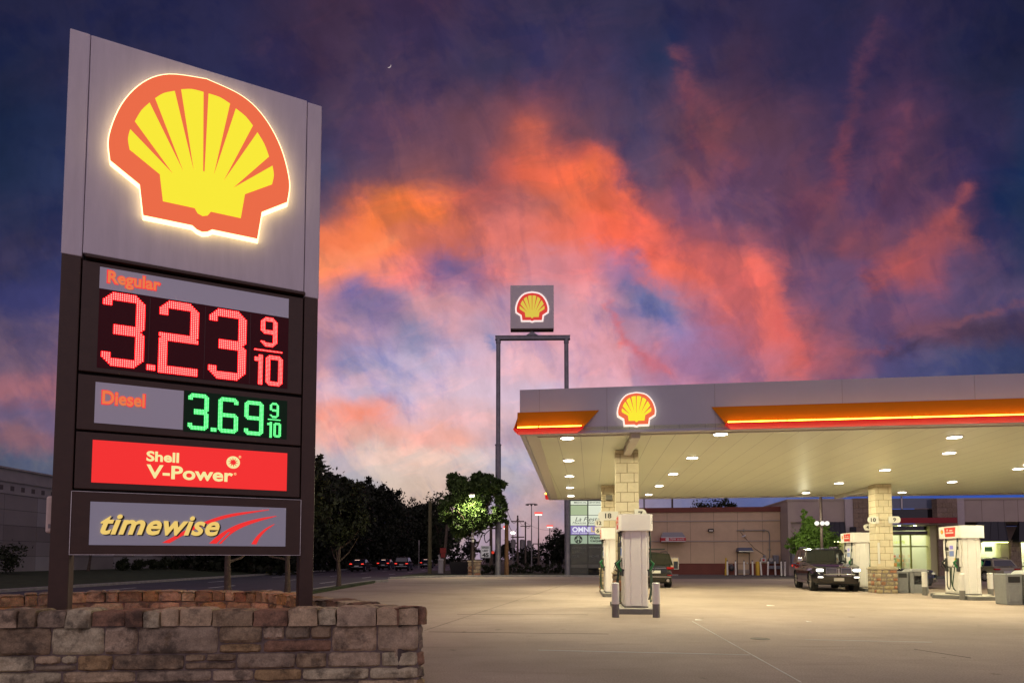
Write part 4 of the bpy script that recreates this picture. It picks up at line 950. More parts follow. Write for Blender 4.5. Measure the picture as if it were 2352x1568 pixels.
# flags of the near column: the 18 stands forward on its left, the 7 peeps out at the right
flag(c1_, '18', -0.85, -0.27, -0.362, cz(1400, 1193.5, 18.3), cz(1400, 1173, 18.3), False)
flag(c1_, '7', 0.20, 0.54, -0.362, cz(1480, 1194, 18.3), cz(1480, 1168, 18.3), True)
c2_ = column(COLS[1], 'pale block canopy column at the back left, with a box speaker near its top')
flag(c2_, '12', -0.63, -0.24, -0.362, cz(1378, 1208, 27.2), cz(1378, 1193, 27.2), False); flag(c2_, '6', -0.63, -0.36, -0.40, cz(1376, 1226, 27.2), cz(1376, 1210, 27.2), False)
mb = MB(); mb.box(-0.14, 0.14, -0.62, -0.36, 3.98, 4.2); mb.build('speaker_box', M('grey speaker', (0.16, 0.15, 0.13), 0.6), c2_, bevel=0.03)
c3_ = column(COLS[2], 'pale block canopy column on a fieldstone base right of the black suv, flags 10 and 9')
x = 0.34
flag(c3_, '10', -0.67, -0.24, -0.362, cz(2009, 1201, 26.9), cz(2009, 1185.5, 26.9), False)
flag(c3_, '9', 0.15, 0.62, -0.385, cz(2055, 1201, 26.9), cz(2055, 1185.5, 26.9), True)
flag(c3_, '4', -0.58, -0.27, 0.30, cz(1992, 1217, 27.5), cz(1992, 1203, 27.5), False)
mb = MB(); mb.box(-0.30, -0.22, -0.375, -0.342, 1.25, 2.15); mb.build('notice_strip', M('notice plastic', (0.6, 0.58, 0.55), 0.4), c3_, bevel=0.005)

# ------------------------------------------------------------------ islands, dispensers, bollards, bins
m_isl = M('island concrete', (0.42, 0.38, 0.33), 0.9, var=0.2, vs=4, bump=0.2); m_isl_g = M('island grey paint', (0.14, 0.135, 0.13), 0.7, var=0.15, vs=6)
def rounded(x0, x1, y0, y1, r_, n=6):
    out = []
    for cx, cy, a0 in ((x1 - r_, y0 + r_, -90), (x1 - r_, y1 - r_, 0), (x0 + r_, y1 - r_, 90), (x0 + r_, y0 + r_, 180)):
        out += [(cx + r_ * math.cos(R(a0 + 90 * k / n)), cy + r_ * math.sin(R(a0 + 90 * k / n))) for k in range(n + 1)]
    return out
def island(xy, length, w, lab, wavy=False):
    ang = math.atan2(V.y, V.x) - math.pi / 2
    o = empty('pump_island', (xy[0], xy[1], 0), ang, lab, 'island', 'raised islands under the pumps')
    if wavy:
        pl = []
        for k in range(40):
            a = 2 * math.pi * k / 40; y = length / 2 * math.sin(a); x = w / 2 * (1 + 0.32 * math.cos(3.0 * math.pi * y / length)) * (1 if math.cos(a) >= 0 else -1) * min(1, abs(math.cos(a)) ** 0.35)
            pl.append((x, y + length / 2))
    else: pl = rounded(-w / 2, w / 2, 0, length, 0.12)
    mb = MB(); mb.prism(pl, 0.0, 0.125, axis='z'); mb.build('painted_kerb', m_isl_g, o, bevel=0.015)
    mb = MB(); mb.prism([((q[0]) * 0.97, length / 2 + (q[1] - length / 2) * 0.985) for q in pl], 0.126, 0.15, axis='z'); mb.build('top_slab', m_isl, o, bevel=0.01)
    return o
m_dw = M('dispenser white', (0.78, 0.74, 0.70), 0.38, var=0.04, vs=5); m_dk = M('black rubber', (0.015, 0.015, 0.015), 0.5); m_dg = M('dark plastic', (0.045, 0.045, 0.05), 0.4)
m_hose_g = M('green hose', (0.02, 0.055, 0.03), 0.45); m_noz_g = M('green nozzle', (0.01, 0.16, 0.05), 0.4); m_noz_y = M('yellow label', (0.75, 0.55, 0.02), 0.5)
m_red = M('panel red', (0.62, 0.035, 0.02), 0.45); m_ylw = M('small emblem yellow', (0.80, 0.42, 0.02), 0.5)
e_scr = glow('pump screen', (0.35, 0.45, 0.70), 0.55); e_scr2 = glow('pump screen violet', (0.45, 0.35, 0.85), 0.7)
m_grey = M('panel grey', (0.38, 0.37, 0.36), 0.45); m_glass = M('dark glass', (0.01, 0.012, 0.014), 0.06, spec=0.6)
def hose(parent, side_, y, xh, zh, ztop_noz, low, mat, bend=0.0):
    """from the header down to a slack loop and up to the nozzle in its boot"""
    xb = 0.34 * side_
    pts = arc_pts([(xh, y, zh), (xh + 0.02 * side_, y, 1.75), (xh + 0.03 * side_, y + bend * 0.3, 1.2), (xh + 0.10 * side_, y + bend * 0.6, low + 0.22), (xh + 0.02 * side_, y + bend * 0.5, low), (xb + 0.10 * side_, y + bend, low + 0.25), (xb + 0.10 * side_, y + bend, ztop_noz - 0.12)], 5)
    mb = MB(); mb.tube(pts, 0.017, 6); h_ = mb.build('hose', mat, parent, smooth=True)
    mb = MB(); mb.tube([(xh, y, zh), (xh, y, zh - 0.13)], 0.028, 8); mb.tube([(xh + .01 * side_, y, zh - 0.30), (xh + .015 * side_, y, zh - 0.42)], 0.03, 8); mb.build('breakaway', m_dg, h_)
    return h_
def nozzle(parent, side_, y, z, mat):
    x = 0.335 * side_
    mb = MB(); mb.tube([(x + 0.02 * side_, y, z - 0.16), (x + 0.10 * side_, y, z - 0.05), (x + 0.15 * side_, y, z + 0.05), (x + 0.06 * side_, y, z + 0.14)], [0.028, 0.036, 0.04, 0.03], 8)
    n_ = mb.build('nozzle', mat, parent, smooth=True)
    mb = MB(); mb.tube([(x + 0.16 * side_, y, z + 0.02), (x + 0.20 * side_, y, z - 0.10), (x + 0.12 * side_, y, z - 0.17)], 0.011, 6); mb.tube([(x + 0.05 * side_, y, z + 0.14), (x - 0.04 * side_, y, z + 0.16)], 0.02, 6); mb.build('trigger_guard', m_dk, n_)
    return n_
def dispenser(xy, lab, num=None):
    ang = math.atan2(V.y, V.x) - math.pi / 2
    o = empty('fuel_dispenser', (xy[0], xy[1], 0.15), ang, lab, 'fuel pump', 'fuel dispensers on the islands')
    L_ = 1.12
    mb = MB(); mb.prism([(-0.30, 0.0), (-0.285, -0.02), (0.285, -0.02), (0.30, 0.0), (0.30, L_), (0.285, L_ + .02), (-0.285, L_ + .02), (-0.30, L_)], 0.04, 2.12, axis='z')
    body = mb.build('cabinet', m_dw, o, bevel=0.008)
    for y0, s in ((-0.02, -1), (L_ + 0.02, 1)):
        mb = MB()
        mb.prism([(-0.135, y0), (-0.115, y0 + s * 0.022), (0.115, y0 + s * 0.022), (0.135, y0)], 0.06, 2.10, axis='z')
        mb.prism([(0.15, y0), (0.17, y0 + s * 0.012), (0.27, y0 + s * 0.012), (0.285, y0)], 0.06, 2.10, axis='z'); mb.prism([(-0.285, y0), (-0.27, y0 + s * 0.012), (-0.17, y0 + s * 0.012), (-0.15, y0)], 0.06, 2.10, axis='z')
        mb.build('end_panel', m_dw, o, bevel=0.004)
    mb = MB(); mb.prism(rounded(-0.45, 0.45, -0.10, L_ + 0.10, 0.10), 2.06, 2.50, axis='z'); hd = mb.build('header', m_dw, o, bevel=0.012)
    mb = MB(); mb.prism(rounded(-0.40, 0.40, -0.05, L_ + 0.05, 0.08), 2.501, 2.515, axis='z'); mb.build('header_lid', m_grey, o)
    mb = MB(); mb.prism(rounded(-0.32, 0.32, -0.03, L_ + 0.03, 0.04), 0.0, 0.039, axis='z'); mb.build('plinth', m_isl_g, o)
    for s in (-1, 1):
        x = 0.45 * s
        mb = MB(); mb.prism([(0.14, 2.12), (0.74, 2.12), (0.80, 2.46), (0.10, 2.46)], x - 0.004, x + 0.004, axis='x'); rp_ = mb.build('red_panel', m_red, o)
        mb = MB(); mb.box(x - 0.007, x + 0.007, 0.22, 0.70, 2.24, 2.29); mb.box(x - 0.007, x + 0.007, 0.28, 0.46, 2.33, 2.37); mb.lathe([(0.04, -0.007), (0.04, 0.007)], (x, 0.60, 2.37), 12, 'x'); mb.build('panel_lettering', m_flag, rp_)
        mb = MB(); q = [(0.95 + p[0] * 0.16, 2.24 + p[1] * 0.18) for p in RIM]; mb.prism(q, x - 0.005, x + 0.005, axis='x'); er = mb.build('small_emblem', m_red, o)
        mb = MB(); q = [(0.95 + p[0] * 0.15, 2.245 + p[1] * 0.17) for p in RIB]; mb.prism(q, x - 0.008, x + 0.008, axis='x'); mb.build('small_ribs', m_ylw, er)
        x = 0.30 * s
        def pl(name, y0, y1, z0, z1, mat, th=0.012, bev=0.006):
            mb = MB(); mb.box(min(x, x + th * s), max(x, x + th * s), y0, y1, z0, z1); return mb.build(name, mat, o, bevel=bev)
        pl('door_panel', 0.03, L_ - 0.03, 1.02, 2.02, m_dw, 0.05, 0.02)
        pl('screen', 0.46, 0.66, 1.66, 1.80, e_scr2, 0.058); pl('price_screen', 0.42, 0.70, 1.40, 1.60, e_scr, 0.056)
        pl('keypad', 0.72, 0.86, 1.42, 1.58, m_grey, 0.06); pl('card_reader', 0.74, 0.86, 1.62, 1.74, m_dg, 0.07)
        pl('grade_buttons', 0.18, 0.40, 1.18, 1.34, m_noz_y, 0.056); pl('notice', 0.20, 0.62, 0.66, 0.78, m_noz_y, 0.006, 0)
        pl('lower_panel', 0.04, L_ - 0.04, 0.08, 0.98, m_dw, 0.02, 0.01)
        for y in (0.20, 0.92): pl('nozzle_boot', y - 0.09, y + 0.09, 0.84, 1.34, m_dg, 0.07, 0.02)
        nozzle(o, s, 0.20, 1.12, m_noz_g); nozzle(o, s, 0.92, 1.12, m_dk)
        hose(o, s, 0.12, 0.385 * s, 2.06, 1.12, 0.14, m_hose_g, 0.34); hose(o, s, 0.84, 0.385 * s, 2.06, 1.12, 0.18, m_dk, -0.30)
    return o
island((3.32, 16.68), 3.3, 1.14, 'raised pump island with a dark grey kerb between the two near bollards')
island((4.02, 24.2), 2.9, 1.1, 'raised pump island at the back left under the second column')
island((16.55, 22.2), 2.6, 1.55, 'wavy edged pump island at the right under the dispenser with the red panel', True)
island((16.35, 28.35), 2.2, 1.1, 'raised pump island behind the fieldstone column base')
dispenser((3.33, 17.0), 'white fuel dispenser seen end on, between two white bollards')
dispenser((3.92, 24.5), 'white fuel dispenser peeping out left behind the nearest one')
dispenser((16.60, 22.85), 'white fuel dispenser at the right showing its red side panel and looped hoses')
dispenser((16.0, 28.9), 'white fuel dispenser half hidden behind the fieldstone column')
m_bw = M('bollard white', (0.66, 0.63, 0.60), 0.45, var=0.06, vs=6); m_bg = M('bollard grey', (0.16, 0.15, 0.14), 0.6, var=0.1, vs=6)
def bollard(p, h, lab, r_=0.095):
    o = empty('bollard', (p.x, p.y, 0), 0, lab, 'bollard', 'bollards guarding the pumps')
    mb = MB(); mb.lathe([(r_, 0.335), (r_, h - 0.015), (r_ - 0.015, h), (0.01, h + 0.004)], n=24); mb.build('white_sleeve', m_bw, o, smooth=True)
    mb = MB(); mb.lathe([(r_ - 0.004, 0.0), (r_ - 0.004, 0.334)], n=24); mb.build('grey_foot', m_bg, o, smooth=True)
for q, lab in (((1414, 1417), 'white bollard with a grey foot left of the nearest dispenser'), ((1507.5, 1417), 'white bollard with a grey foot right of the nearest dispenser'),
               ((2124.5, 1366), 'white bollard with a grey foot beside the bin right of the fieldstone column'), ((2211, 1377), 'white bollard standing before the end of the dispenser with the red panel'), ((2276, 1372), 'white bollard half hidden by the grey bin at the right edge')):
    p = G(*q); bollard(p, 0.86 if q[0] < 1600 else 0.93, lab)
m_bin = M('bin grey plastic', (0.20, 0.20, 0.20), 0.55, var=0.08, vs=10); m_binl = M('bin top light', (0.30, 0.30, 0.30), 0.55)
def bin_unit(p, ang, lab, w=0.95, h=0.95):
    o = empty('service_bin', (p.x, p.y, 0), ang, lab, 'waste bin', 'waste bins with washer units')
    # litter side
    mb = MB(); mb.hexa([(-w / 2 - .30, 0, 0), (-w / 2 + .16, 0, 0), (-w / 2 + .16, 0.62, 0), (-w / 2 - .30, 0.62, 0)], [(-w / 2 - .33, -0.02, h), (-w / 2 + .17, -0.02, h), (-w / 2 + .17, 0.64, h), (-w / 2 - .33, 0.64, h)]); mb.build('litter_body', m_bin, o, bevel=0.03, seg=3)
    mb = MB(); mb.box(-w / 2 - .25, -w / 2 + .09, -0.03, 0.0, h - 0.27, h - 0.08); mb.build('litter_slot', m_dk, o, bevel=0.01)
    mb = MB(); mb.box(-w / 2 - .24, -w / 2 + .08, -0.018, 0.0, 0.1, h - 0.36); mb.build('litter_door', m_bin, o, bevel=0.012)
    # washer side
    mb = MB(); x0, x1 = -w / 2 + .20, w / 2 + .18
    for a, b in ((x0, x0 + .16), (x1 - .16, x1)): mb.box(a, b, -0.06, 0.6, 0.0, h - 0.02)
    mb.box(x0 + .161, x1 - .161, -0.03, 0.58, 0.0, h * 0.40); mb.box(x0 + .161, x1 - .161, 0.35, 0.58, h * 0.401, h - 0.03)
    mb.build('washer_body', m_bin, o, bevel=0.025)
    mb = MB(); mb.prism([(x0 - .03, h - 0.015), (x1 + .03, h - 0.015), (x1 - .1, h + 0.10), (x0 + .1, h + 0.10)], -0.10, 0.62); mb.build('washer_lid', m_binl, o, bevel=0.02)
    mb = MB(); mb.box(x0 + .161, x1 - .161, -0.06, 0.34, h - 0.20, h - 0.016); mb.build('towel_housing', m_bin, o, bevel=0.02)
    mb = MB(); mb.box(x0 + .2, x1 - .2, -0.02, 0.33, h * 0.402, h * 0.5); mb.build('water_tub', m_dk, o)
    mb = MB(); mb.tube([(x0 + .35, 0.1, h * .45), (x0 + .5, 0.15, h * 0.72)], 0.014, 6); mb.build('squeegee_handle', m_dg, o)
    return o
p = G(2100, 1361.5); bin_unit(p, -0.12, 'grey bin and washer unit beside the fieldstone column base', 0.74, 0.93)
p = G(2377, 1389); bin_unit(p, -0.15, 'grey bin and washer unit cut by the right edge', 0.98, 0.98)

# ------------------------------------------------------------------ tall pole sign behind the canopy
m_pole = M('steel pole', (0.22, 0.215, 0.23), 0.45, 0.5, var=0.2, vs=2)
YP = 53.3
PS = Pl((P(1143.5, 1300, YP).x, YP), (1.0, -0.018))
pylon = empty('tall_pole_sign', (PS.o.x, PS.o.y, 0), PS.ang, 'tall two legged pole sign with a square shell emblem box on its crossbar', 'sign')
for pxl, pxm in ((1143.5, 1144), (1302, 1303)):
    x = PS.loc(pxm, 1250)[0]; zt_ = PS.loc(pxl, 779)[1]; zj = PS.loc(pxl, 1021)[1]
    mb = MB(); mb.lathe([(0.245, 0.0), (0.245, 1.0), (0.235, zj), (0.19, zj + 0.02), (0.185, zt_)], (x, 0, 0), 20); pp = mb.build('pole', m_pole, pylon, smooth=True)
    mb = MB(); mb.lathe([(0.275, zj - 0.06), (0.275, zj + 0.03)], (x, 0, 0), 20); mb.lathe([(0.215, zt_ - 0.35), (0.215, zt_ - 0.02)], (x, 0, 0), 16); mb.build('collar', m_pole, pp)
    mb = MB(); mb.box(x - 0.4, x + 0.4, -0.4, 0.4, 0.0, 0.02); mb.build('foot_plate', m_pole, pp)
xa, za = PS.loc(1138, 777); xb, zb_ = PS.loc(1309, 777)
mb = MB(); mb.box(xa, xb, -0.16, 0.16, zt_, zt_ + 0.28); mb.box(xa - .02, xb + .02, -0.2, 0.2, zt_ + 0.281, zt_ + 0.31); mb.box(xa - .02, xb + .02, -0.2, 0.2, zt_ - 0.03, zt_ - 0.001); mb.build('crossbar', m_pole, pylon, bevel=0.01)
q = PS.rect((1172, 661), (1271, 657), (1272, 759), (1173, 762)); xm = (q[0] + q[1]) / 2
mb = MB(); mb.box(xm - 0.09, xm + 0.09, -0.12, 0.12, zt_ + 0.31, q[2]); mb.hexa([(xm - 0.5, -0.22, zt_ + 0.311), (xm + 0.5, -0.22, zt_ + 0.311), (xm + 0.5, 0.22, zt_ + 0.311), (xm - 0.5, 0.22, zt_ + 0.311)], [(xm - 0.1, -0.18, zt_ + 0.6), (xm + 0.1, -0.18, zt_ + 0.6), (xm + 0.1, 0.18, zt_ + 0.6), (xm - 0.1, 0.18, zt_ + 0.6)]); mb.build('mount', m_pole, pylon)
mb = MB(); mb.box(q[0], q[1], -0.35, 0.25, q[2] + 0.12, q[3]); bx = mb.build('sign_box', M('pole sign white', (0.66, 0.60, 0.60), 0.5), pylon, bevel=0.02)
mb = MB(); mb.box(q[0] + .01, q[1] - .01, -0.34, 0.24, q[2], q[2] + 0.119); mb.build('sign_sill', m_brown, pylon)
e_w3 = glow('pole emblem edge', (1.0, 0.80, 0.74), 0.9, (0.5, 0.5, 0.5)); e_r3 = glow('pole emblem red', S(222, 58, 44), 0.9); e_y3 = glow('pole emblem yellow', S(226, 200, 66), 0.92)
xl, xr = PS.loc(1187, 700)[0], PS.loc(1257, 700)[0]; zb2, zt2 = PS.loc(1222, 741)[1], PS.loc(1222, 677)[1]
emblem(bx, (xl + xr) / 2, zb2, (xr - xl), zt2 - zb2, -0.351, 0.04, (e_w3, e_r3, e_y3), 0.05)

# ------------------------------------------------------------------ sign of the neighbouring shops
YT = 54.2
TS = Pl((P(1310, 1300, YT).x, YT), (1.0, -0.04))
ten = empty('tenant_sign', (TS.o.x, TS.o.y, 0), TS.ang, 'lit shop directory sign in two columns beside the right pole, lower panels unlit', 'sign')
m_tf = M('directory frame', (0.05, 0.05, 0.05), 0.5, 0.3)
x0, z0 = TS.loc(1309, 1322); x1, _ = TS.loc(1391, 1322); ztop = TS.loc(1310, 1120)[1]
mb = MB(); mb.box(x0, x1, 0.0, 0.35, 0.0, ztop); mb.build('frame', m_tf, ten)
e_pg = glow('pale green panel', S(206, 222, 186), 0.92); e_pw = glow('pale white panel', S(226, 232, 208), 0.95); e_pg2 = glow('dim green panel', S(160, 178, 152), 0.9); e_pv = glow('violet panel', S(142, 124, 186), 0.9); e_pd = M('unlit panel', (0.05, 0.05, 0.052), 0.25); e_pb = glow('blank green panel', S(176, 192, 150), 0.9)
m_ink = M('sign ink', (0.03, 0.035, 0.03), 0.6); e_ltr = glow('white sign letters', S(240, 238, 250), 0.9); e_gold2 = glow('gold sign letters', S(228, 196, 130), 0.9); m_dim = M('unlit letters', (0.12, 0.13, 0.13), 0.5)
ROWS = [(1149.7, 1158.4, e_pw, e_pw), (1159.7, 1182, e_pb, e_pw), (1183, 1205.8, e_pw, e_pw), (1206.7, 1226.9, e_pv, e_pv), (1228.5, 1248, e_pg2, e_pg2), (1249.7, 1263, e_pd, e_pd), (1264, 1271, e_pd, e_pd), (1272, 1280, e_pd, e_pd), (1281, 1294, e_pd, e_pd), (1295.5, 1303, M('unlit pale panel', (0.12, 0.115, 0.11), 0.3), M('unlit pale panel')), (1304.5, 1320.5, e_pd, m_glass)]
for ya, yb, ma, mc in ROWS:
    for (pa, pb, mm) in ((1310.7, 1348.8, ma), (1351.5, 1389.5, mc)):
        a = TS.loc(pa, yb); b = TS.loc(pb, ya); mb = MB(); mb.box(a[0], b[0], -0.02, -0.002, a[1], b[1]); mb.build('panel', mm, ten)
def tt(body, a, b, mat, bold=0.0, shear=0.0, y=-0.021):
    (xa, zt_), (xb, zb_) = TS.loc(*a), TS.loc(*b); text(body, xa, xb, zb_, zt_, y, mat, ten, 0.006, shear, bold)
def cr4(x, y): return (1119.7 + x / 7.80, 1148.4 + y / 7.80)
tt('MEDICAL CENTERS', cr4(1550, 26), cr4(2022, 52), m_ink, 0.01)
tt('La Fiesta', cr4(1570, 300), cr4(2010, 372), m_ink, 0.0, 0.32); tt('Mexican Restaurant', cr4(1522, 384), cr4(2110, 422), m_ink, 0.0, 0.32)
tt('OMNI', cr4(1518, 476), cr4(1846, 568), e_ltr, 0.035); tt('LIFE', cr4(1856, 476), cr4(2075, 568), e_gold2, 0.035)
tt('PEOPLE TAKING CARE OF PEOPLE', cr4(1514, 578), cr4(2110, 597), e_ltr, 0.03)
tt('Wayne', cr4(1828, 642), cr4(2035, 702), m_ink, 0.03); tt('Carpet', cr4(1842, 700), cr4(2050, 756), m_ink, 0.03)
tt('enterprise', cr4(1818, 818), cr4(2110, 862), m_dim, 0.02); tt('FITNESS', cr4(1520, 838), cr4(1760, 866), m_dim, 0.02)
tt('Shoes', cr4(1560, 908), cr4(1740, 942), m_dim, 0.0, 0.3); tt('PLUS', cr4(1520, 978), cr4(1640, 1028), m_dim, 0.02); tt('HOME', cr4(1818, 978), cr4(2000, 1028), m_dim, 0.02); tt('Elliot', cr4(1868, 1155), cr4(2000, 1190), m_dim, 0.02)
# round emblem of a crowned long-haired figure in dark ink
(cxs, czs) = TS.loc(*cr4(1628, 700)); rr = TS.loc(*cr4(1700, 700))[0] - cxs
def ring(mb, r0, r1, y0, y1, a0=0, a1=360, n=40):
    for k in range(n):
        s, e = R(a0 + (a1 - a0) * k / n), R(a0 + (a1 - a0) * (k + 1) / n)
        mb.hexa([(cxs + r_ * math.cos(t), y0, czs + r_ * math.sin(t)) for t, r_ in ((s, r0), (e, r0), (e, r1), (s, r1))], [(cxs + r_ * math.cos(t), y1, czs + r_ * math.sin(t)) for t, r_ in ((s, r0), (e, r0), (e, r1), (s, r1))])
mb = MB(); ring(mb, 0.0, rr, -0.026, -0.021); em = mb.build('round_emblem', m_ink, ten)
mb = MB()
mb.prism([(cxs + a * rr, czs + b * rr) for a, b in ((-.26, .42), (.26, .42), (.30, .12), (.16, -.12), (0, -.2), (-.16, -.12), (-.30, .12))], -0.0285, -0.0262)
mb.prism([(cxs + a * rr, czs + b * rr) for a, b in ((-.36, .55), (-.42, .80), (-.2, .66), (0, .95), (.2, .66), (.42, .80), (.36, .55))], -0.0285, -0.0262)
for s in (-1, 1):
    for k, (d0, d1) in enumerate(((.40, .50), (.58, .68), (.76, .84))):
        mb.prism([(cxs + s * a * rr, czs + b * rr) for a, b in ((d0 - .05, .25 - k * .12), (d1 - .03, .25 - k * .12), (d1 + .05, -.1 - k * .1), (d1 - .04, -.42 - k * .02), (d0 - .04, -.42 - k * .02), (d0 + .03, -.1 - k * .1))], -0.0285, -0.0262)
mb.prism([(cxs + a * rr, czs + b * rr) for a, b in ((-.1, -.3), (.1, -.3), (.2, -.85), (-.2, -.85))], -0.0285, -0.0262)
mb.build('emblem_lines', e_pg2, em)

# ------------------------------------------------------------------ store building
TA = Pl((P(1480, 1300, 60.0).x, 60.0), (0.9924, -0.1232))
store = empty('store_building', (TA.o.x, TA.o.y, 0), TA.ang, 'long low store with tan walls, red brown base band, awnings and a lit entrance', 'building')
m_tan = M('tan stucco', (0.60, 0.44, 0.29), 0.9, var=0.08, vs=0.8, bump=0.25, bs=50); m_tan2 = M('mauve stucco', (0.46, 0.38, 0.32), 0.9, var=0.06, vs=0.8, bump=0.2, bs=50)
m_rb = M('red brown paint', (0.17, 0.045, 0.028), 0.7, var=0.12, vs=1.5); m_trim = M('trim tan', (0.42, 0.35, 0.29), 0.85)
m_groove = M('wall groove', (0.15, 0.11, 0.085), 0.9)
zt_a = TA.loc(1480, 1177)[1]; zc_a = TA.loc(1480, 1166)[1]
xA0, xA1 = TA.loc(1330, 1250)[0], TA.loc(1793, 1250)[0]
mb = MB(); mb.box(xA0, xA1, 0, 14, 0.0, zt_a); mb.build('side_wall', m_tan, store)
mb = MB(); mb.box(xA0 - .1, xA1 + .05, -0.12, 14.1, zt_a + 0.001, zc_a); mb.build('coping', m_rb, store, bevel=0.02)
def sA(px, py): return TA.loc(px, py)
zb1 = sA(1560, 1293)[1]
mb = MB(); mb.box(xA0 + .01, xA1 - .02, -0.03, -0.001, 0.0, zb1); mb.build('base_band', m_rb, store)
mb = MB(); mb.box(xA0 + .01, xA1 - .02, -0.06, -0.0305, zb1 - 0.05, zb1 - 0.0); mb.build('base_trim', m_rb, store)
mb = MB()
for yy in (1196, 1242): z = sA(1600, yy)[1]; mb.box(xA0 + .01, xA1 - .02, -0.06, -0.001, z - 0.05, z + 0.05)
mb.build('reveal_trim', m_trim, store)
mb = MB()
for px in (1533, 1586, 1640, 1695, 1752): x = sA(px, 1250)[0]; mb.box(x - 0.012, x + 0.012, -0.004, -0.001, zb1 + .02, zt_a - .02)
mb.build('control_joint', m_groove, store)
# awning with a painted valance over the drive-through window
m_awg = M('awning grey', (0.30, 0.30, 0.31), 0.7); m_awr = M('valance red', (0.55, 0.03, 0.04), 0.6); m_awn_w = M('valance white', (0.7, 0.62, 0.6), 0.6)
a = sA(1516, 1222); b = sA(1571, 1222); zt1 = sA(1540, 1222)[1]; zm = sA(1540, 1233.5)[1]; zl = sA(1540, 1244)[1]
mb = MB(); mb.hexa([(a[0], -0.95, zm), (b[0], -0.95, zm), (b[0], -0.001, zm), (a[0], -0.001, zm)], [(a[0] + .25, -0.25, zt1), (b[0] - .2, -0.25, zt1), (b[0] - .2, -0.001, zt1), (a[0] + .25, -0.001, zt1)]); aw = mb.build('awning', m_awg, store)
mb = MB(); mb.box(a[0], b[0], -0.97, -0.95, zl, zm - 0.001); mb.box(a[0] - .02, a[0], -0.97, -0.001, zl, zm - 0.001); mb.box(b[0], b[0] + .02, -0.97, -0.001, zl, zm - 0.001); mb.build('valance', m_awr, aw)
w_ = b[0] - a[0]; h_ = zm - zl
mb = MB(); mb.box(a[0], b[0], -0.975, -0.971, zl, zl + h_ * .2); mb.box(a[0], b[0], -0.975, -0.971, zm - h_ * .16, zm - .002); mb.build('valance_stripe', m_awn_w, aw)
mb = MB(); mb.lathe([(h_ * .40, -0.982), (h_ * .40, -0.976)], (a[0] + w_ * .25, 0, (zl + zm) / 2), 20, 'y'); mb.build('valance_badge', m_awn_w, aw)
text('Shipley', a[0] + w_ * .36, a[0] + w_ * .62, zl + h_ * .22, zm - h_ * .1, -0.976, m_awn_w, aw, 0.004, 0.35, 0.02); text('DO-NUTS', a[0] + w_ * .65, b[0] - w_ * .06, zl + h_ * .34, zm - h_ * .32, -0.976, m_awn_w, aw, 0.004, 0, 0.03)
# drive-through window
a = sA(1528, 1305); b = sA(1557, 1281)
e_room = glow('warm room light', (0.95, 0.68, 0.32), 0.55); m_alu = M('aluminium', (0.55, 0.53, 0.50), 0.4, 0.8)
mb = MB(); mb.box(a[0], b[0], -0.08, -0.061, a[1], b[1]); wn = mb.build('window', e_room, store)
mb = MB()
for q in ((a[0] - .06, a[0], a[1] - .06, b[1] + .06), (b[0], b[0] + .06, a[1] - .06, b[1] + .06), (a[0], b[0], b[1], b[1] + .06), (a[0], b[0], a[1] - .06, a[1]), ((a[0] * .45 + b[0] * .55) - .03, (a[0] * .45 + b[0] * .55) + .03, a[1], b[1])): mb.box(q[0], q[1], -0.12, -0.05, q[2], q[3])
mb.build('window_frame', m_alu, wn)
mb = MB(); m_ = (a[0] * .4 + b[0] * .6); mb.box(m_ + .05, b[0] - .02, -0.1, -0.081, a[1], b[1] - .3); mb.box(a[0] + .05, m_ - .3, -0.1, -0.081, a[1], a[1] + .45); mb.build('window_goods', M('counter goods', (0.12, 0.13, 0.11), 0.7), wn)
# steel door under a small hood
a = sA(1695, 1317); b = sA(1719.5, 1268)
mb = MB(); mb.box(a[0], b[0], -0.05, -0.001, 0.02, b[1]); dr = mb.build('door', m_tan, store, bevel=0.01)
mb = MB(); mb.box(b[0] - .22, b[0] - .1, -0.09, -0.051, 1.0, 1.16); mb.build('handle', m_alu, dr)
mb = MB()
for q in ((a[0] - .07, a[0] - .001), (b[0] + .001, b[0] + .07)): mb.box(*q, -0.07, -0.001, 0.0, b[1] + .07)
mb.box(a[0] - .001, b[0] + .001, -0.07, -0.001, b[1] + .001, b[1] + .07); mb.build('door_frame', m_groove, dr)
a = sA(1690, 1266); b = sA(1725, 1257)
m_slate = M('slate blue metal', (0.10, 0.11, 0.15), 0.5)
mb = MB(); mb.hexa([(a[0], -1.0, a[1]), (b[0], -1.0, a[1]), (b[0], -0.001, a[1]), (a[0], -0.001, a[1])], [(a[0] + .1, -0.7, b[1]), (b[0] - .1, -0.7, b[1]), (b[0] - .1, -0.001, b[1]), (a[0] + .1, -0.001, b[1])]); hd = mb.build('door_hood', m_slate, store)
mb = MB(); mb.box(a[0] + .05, b[0] - .05, -1.02, -1.0, a[1] - .03, a[1] + .04); mb.build('hood_lip', m_alu, hd)
a = sA(1697, 1317); b = sA(1720, 1309.5)
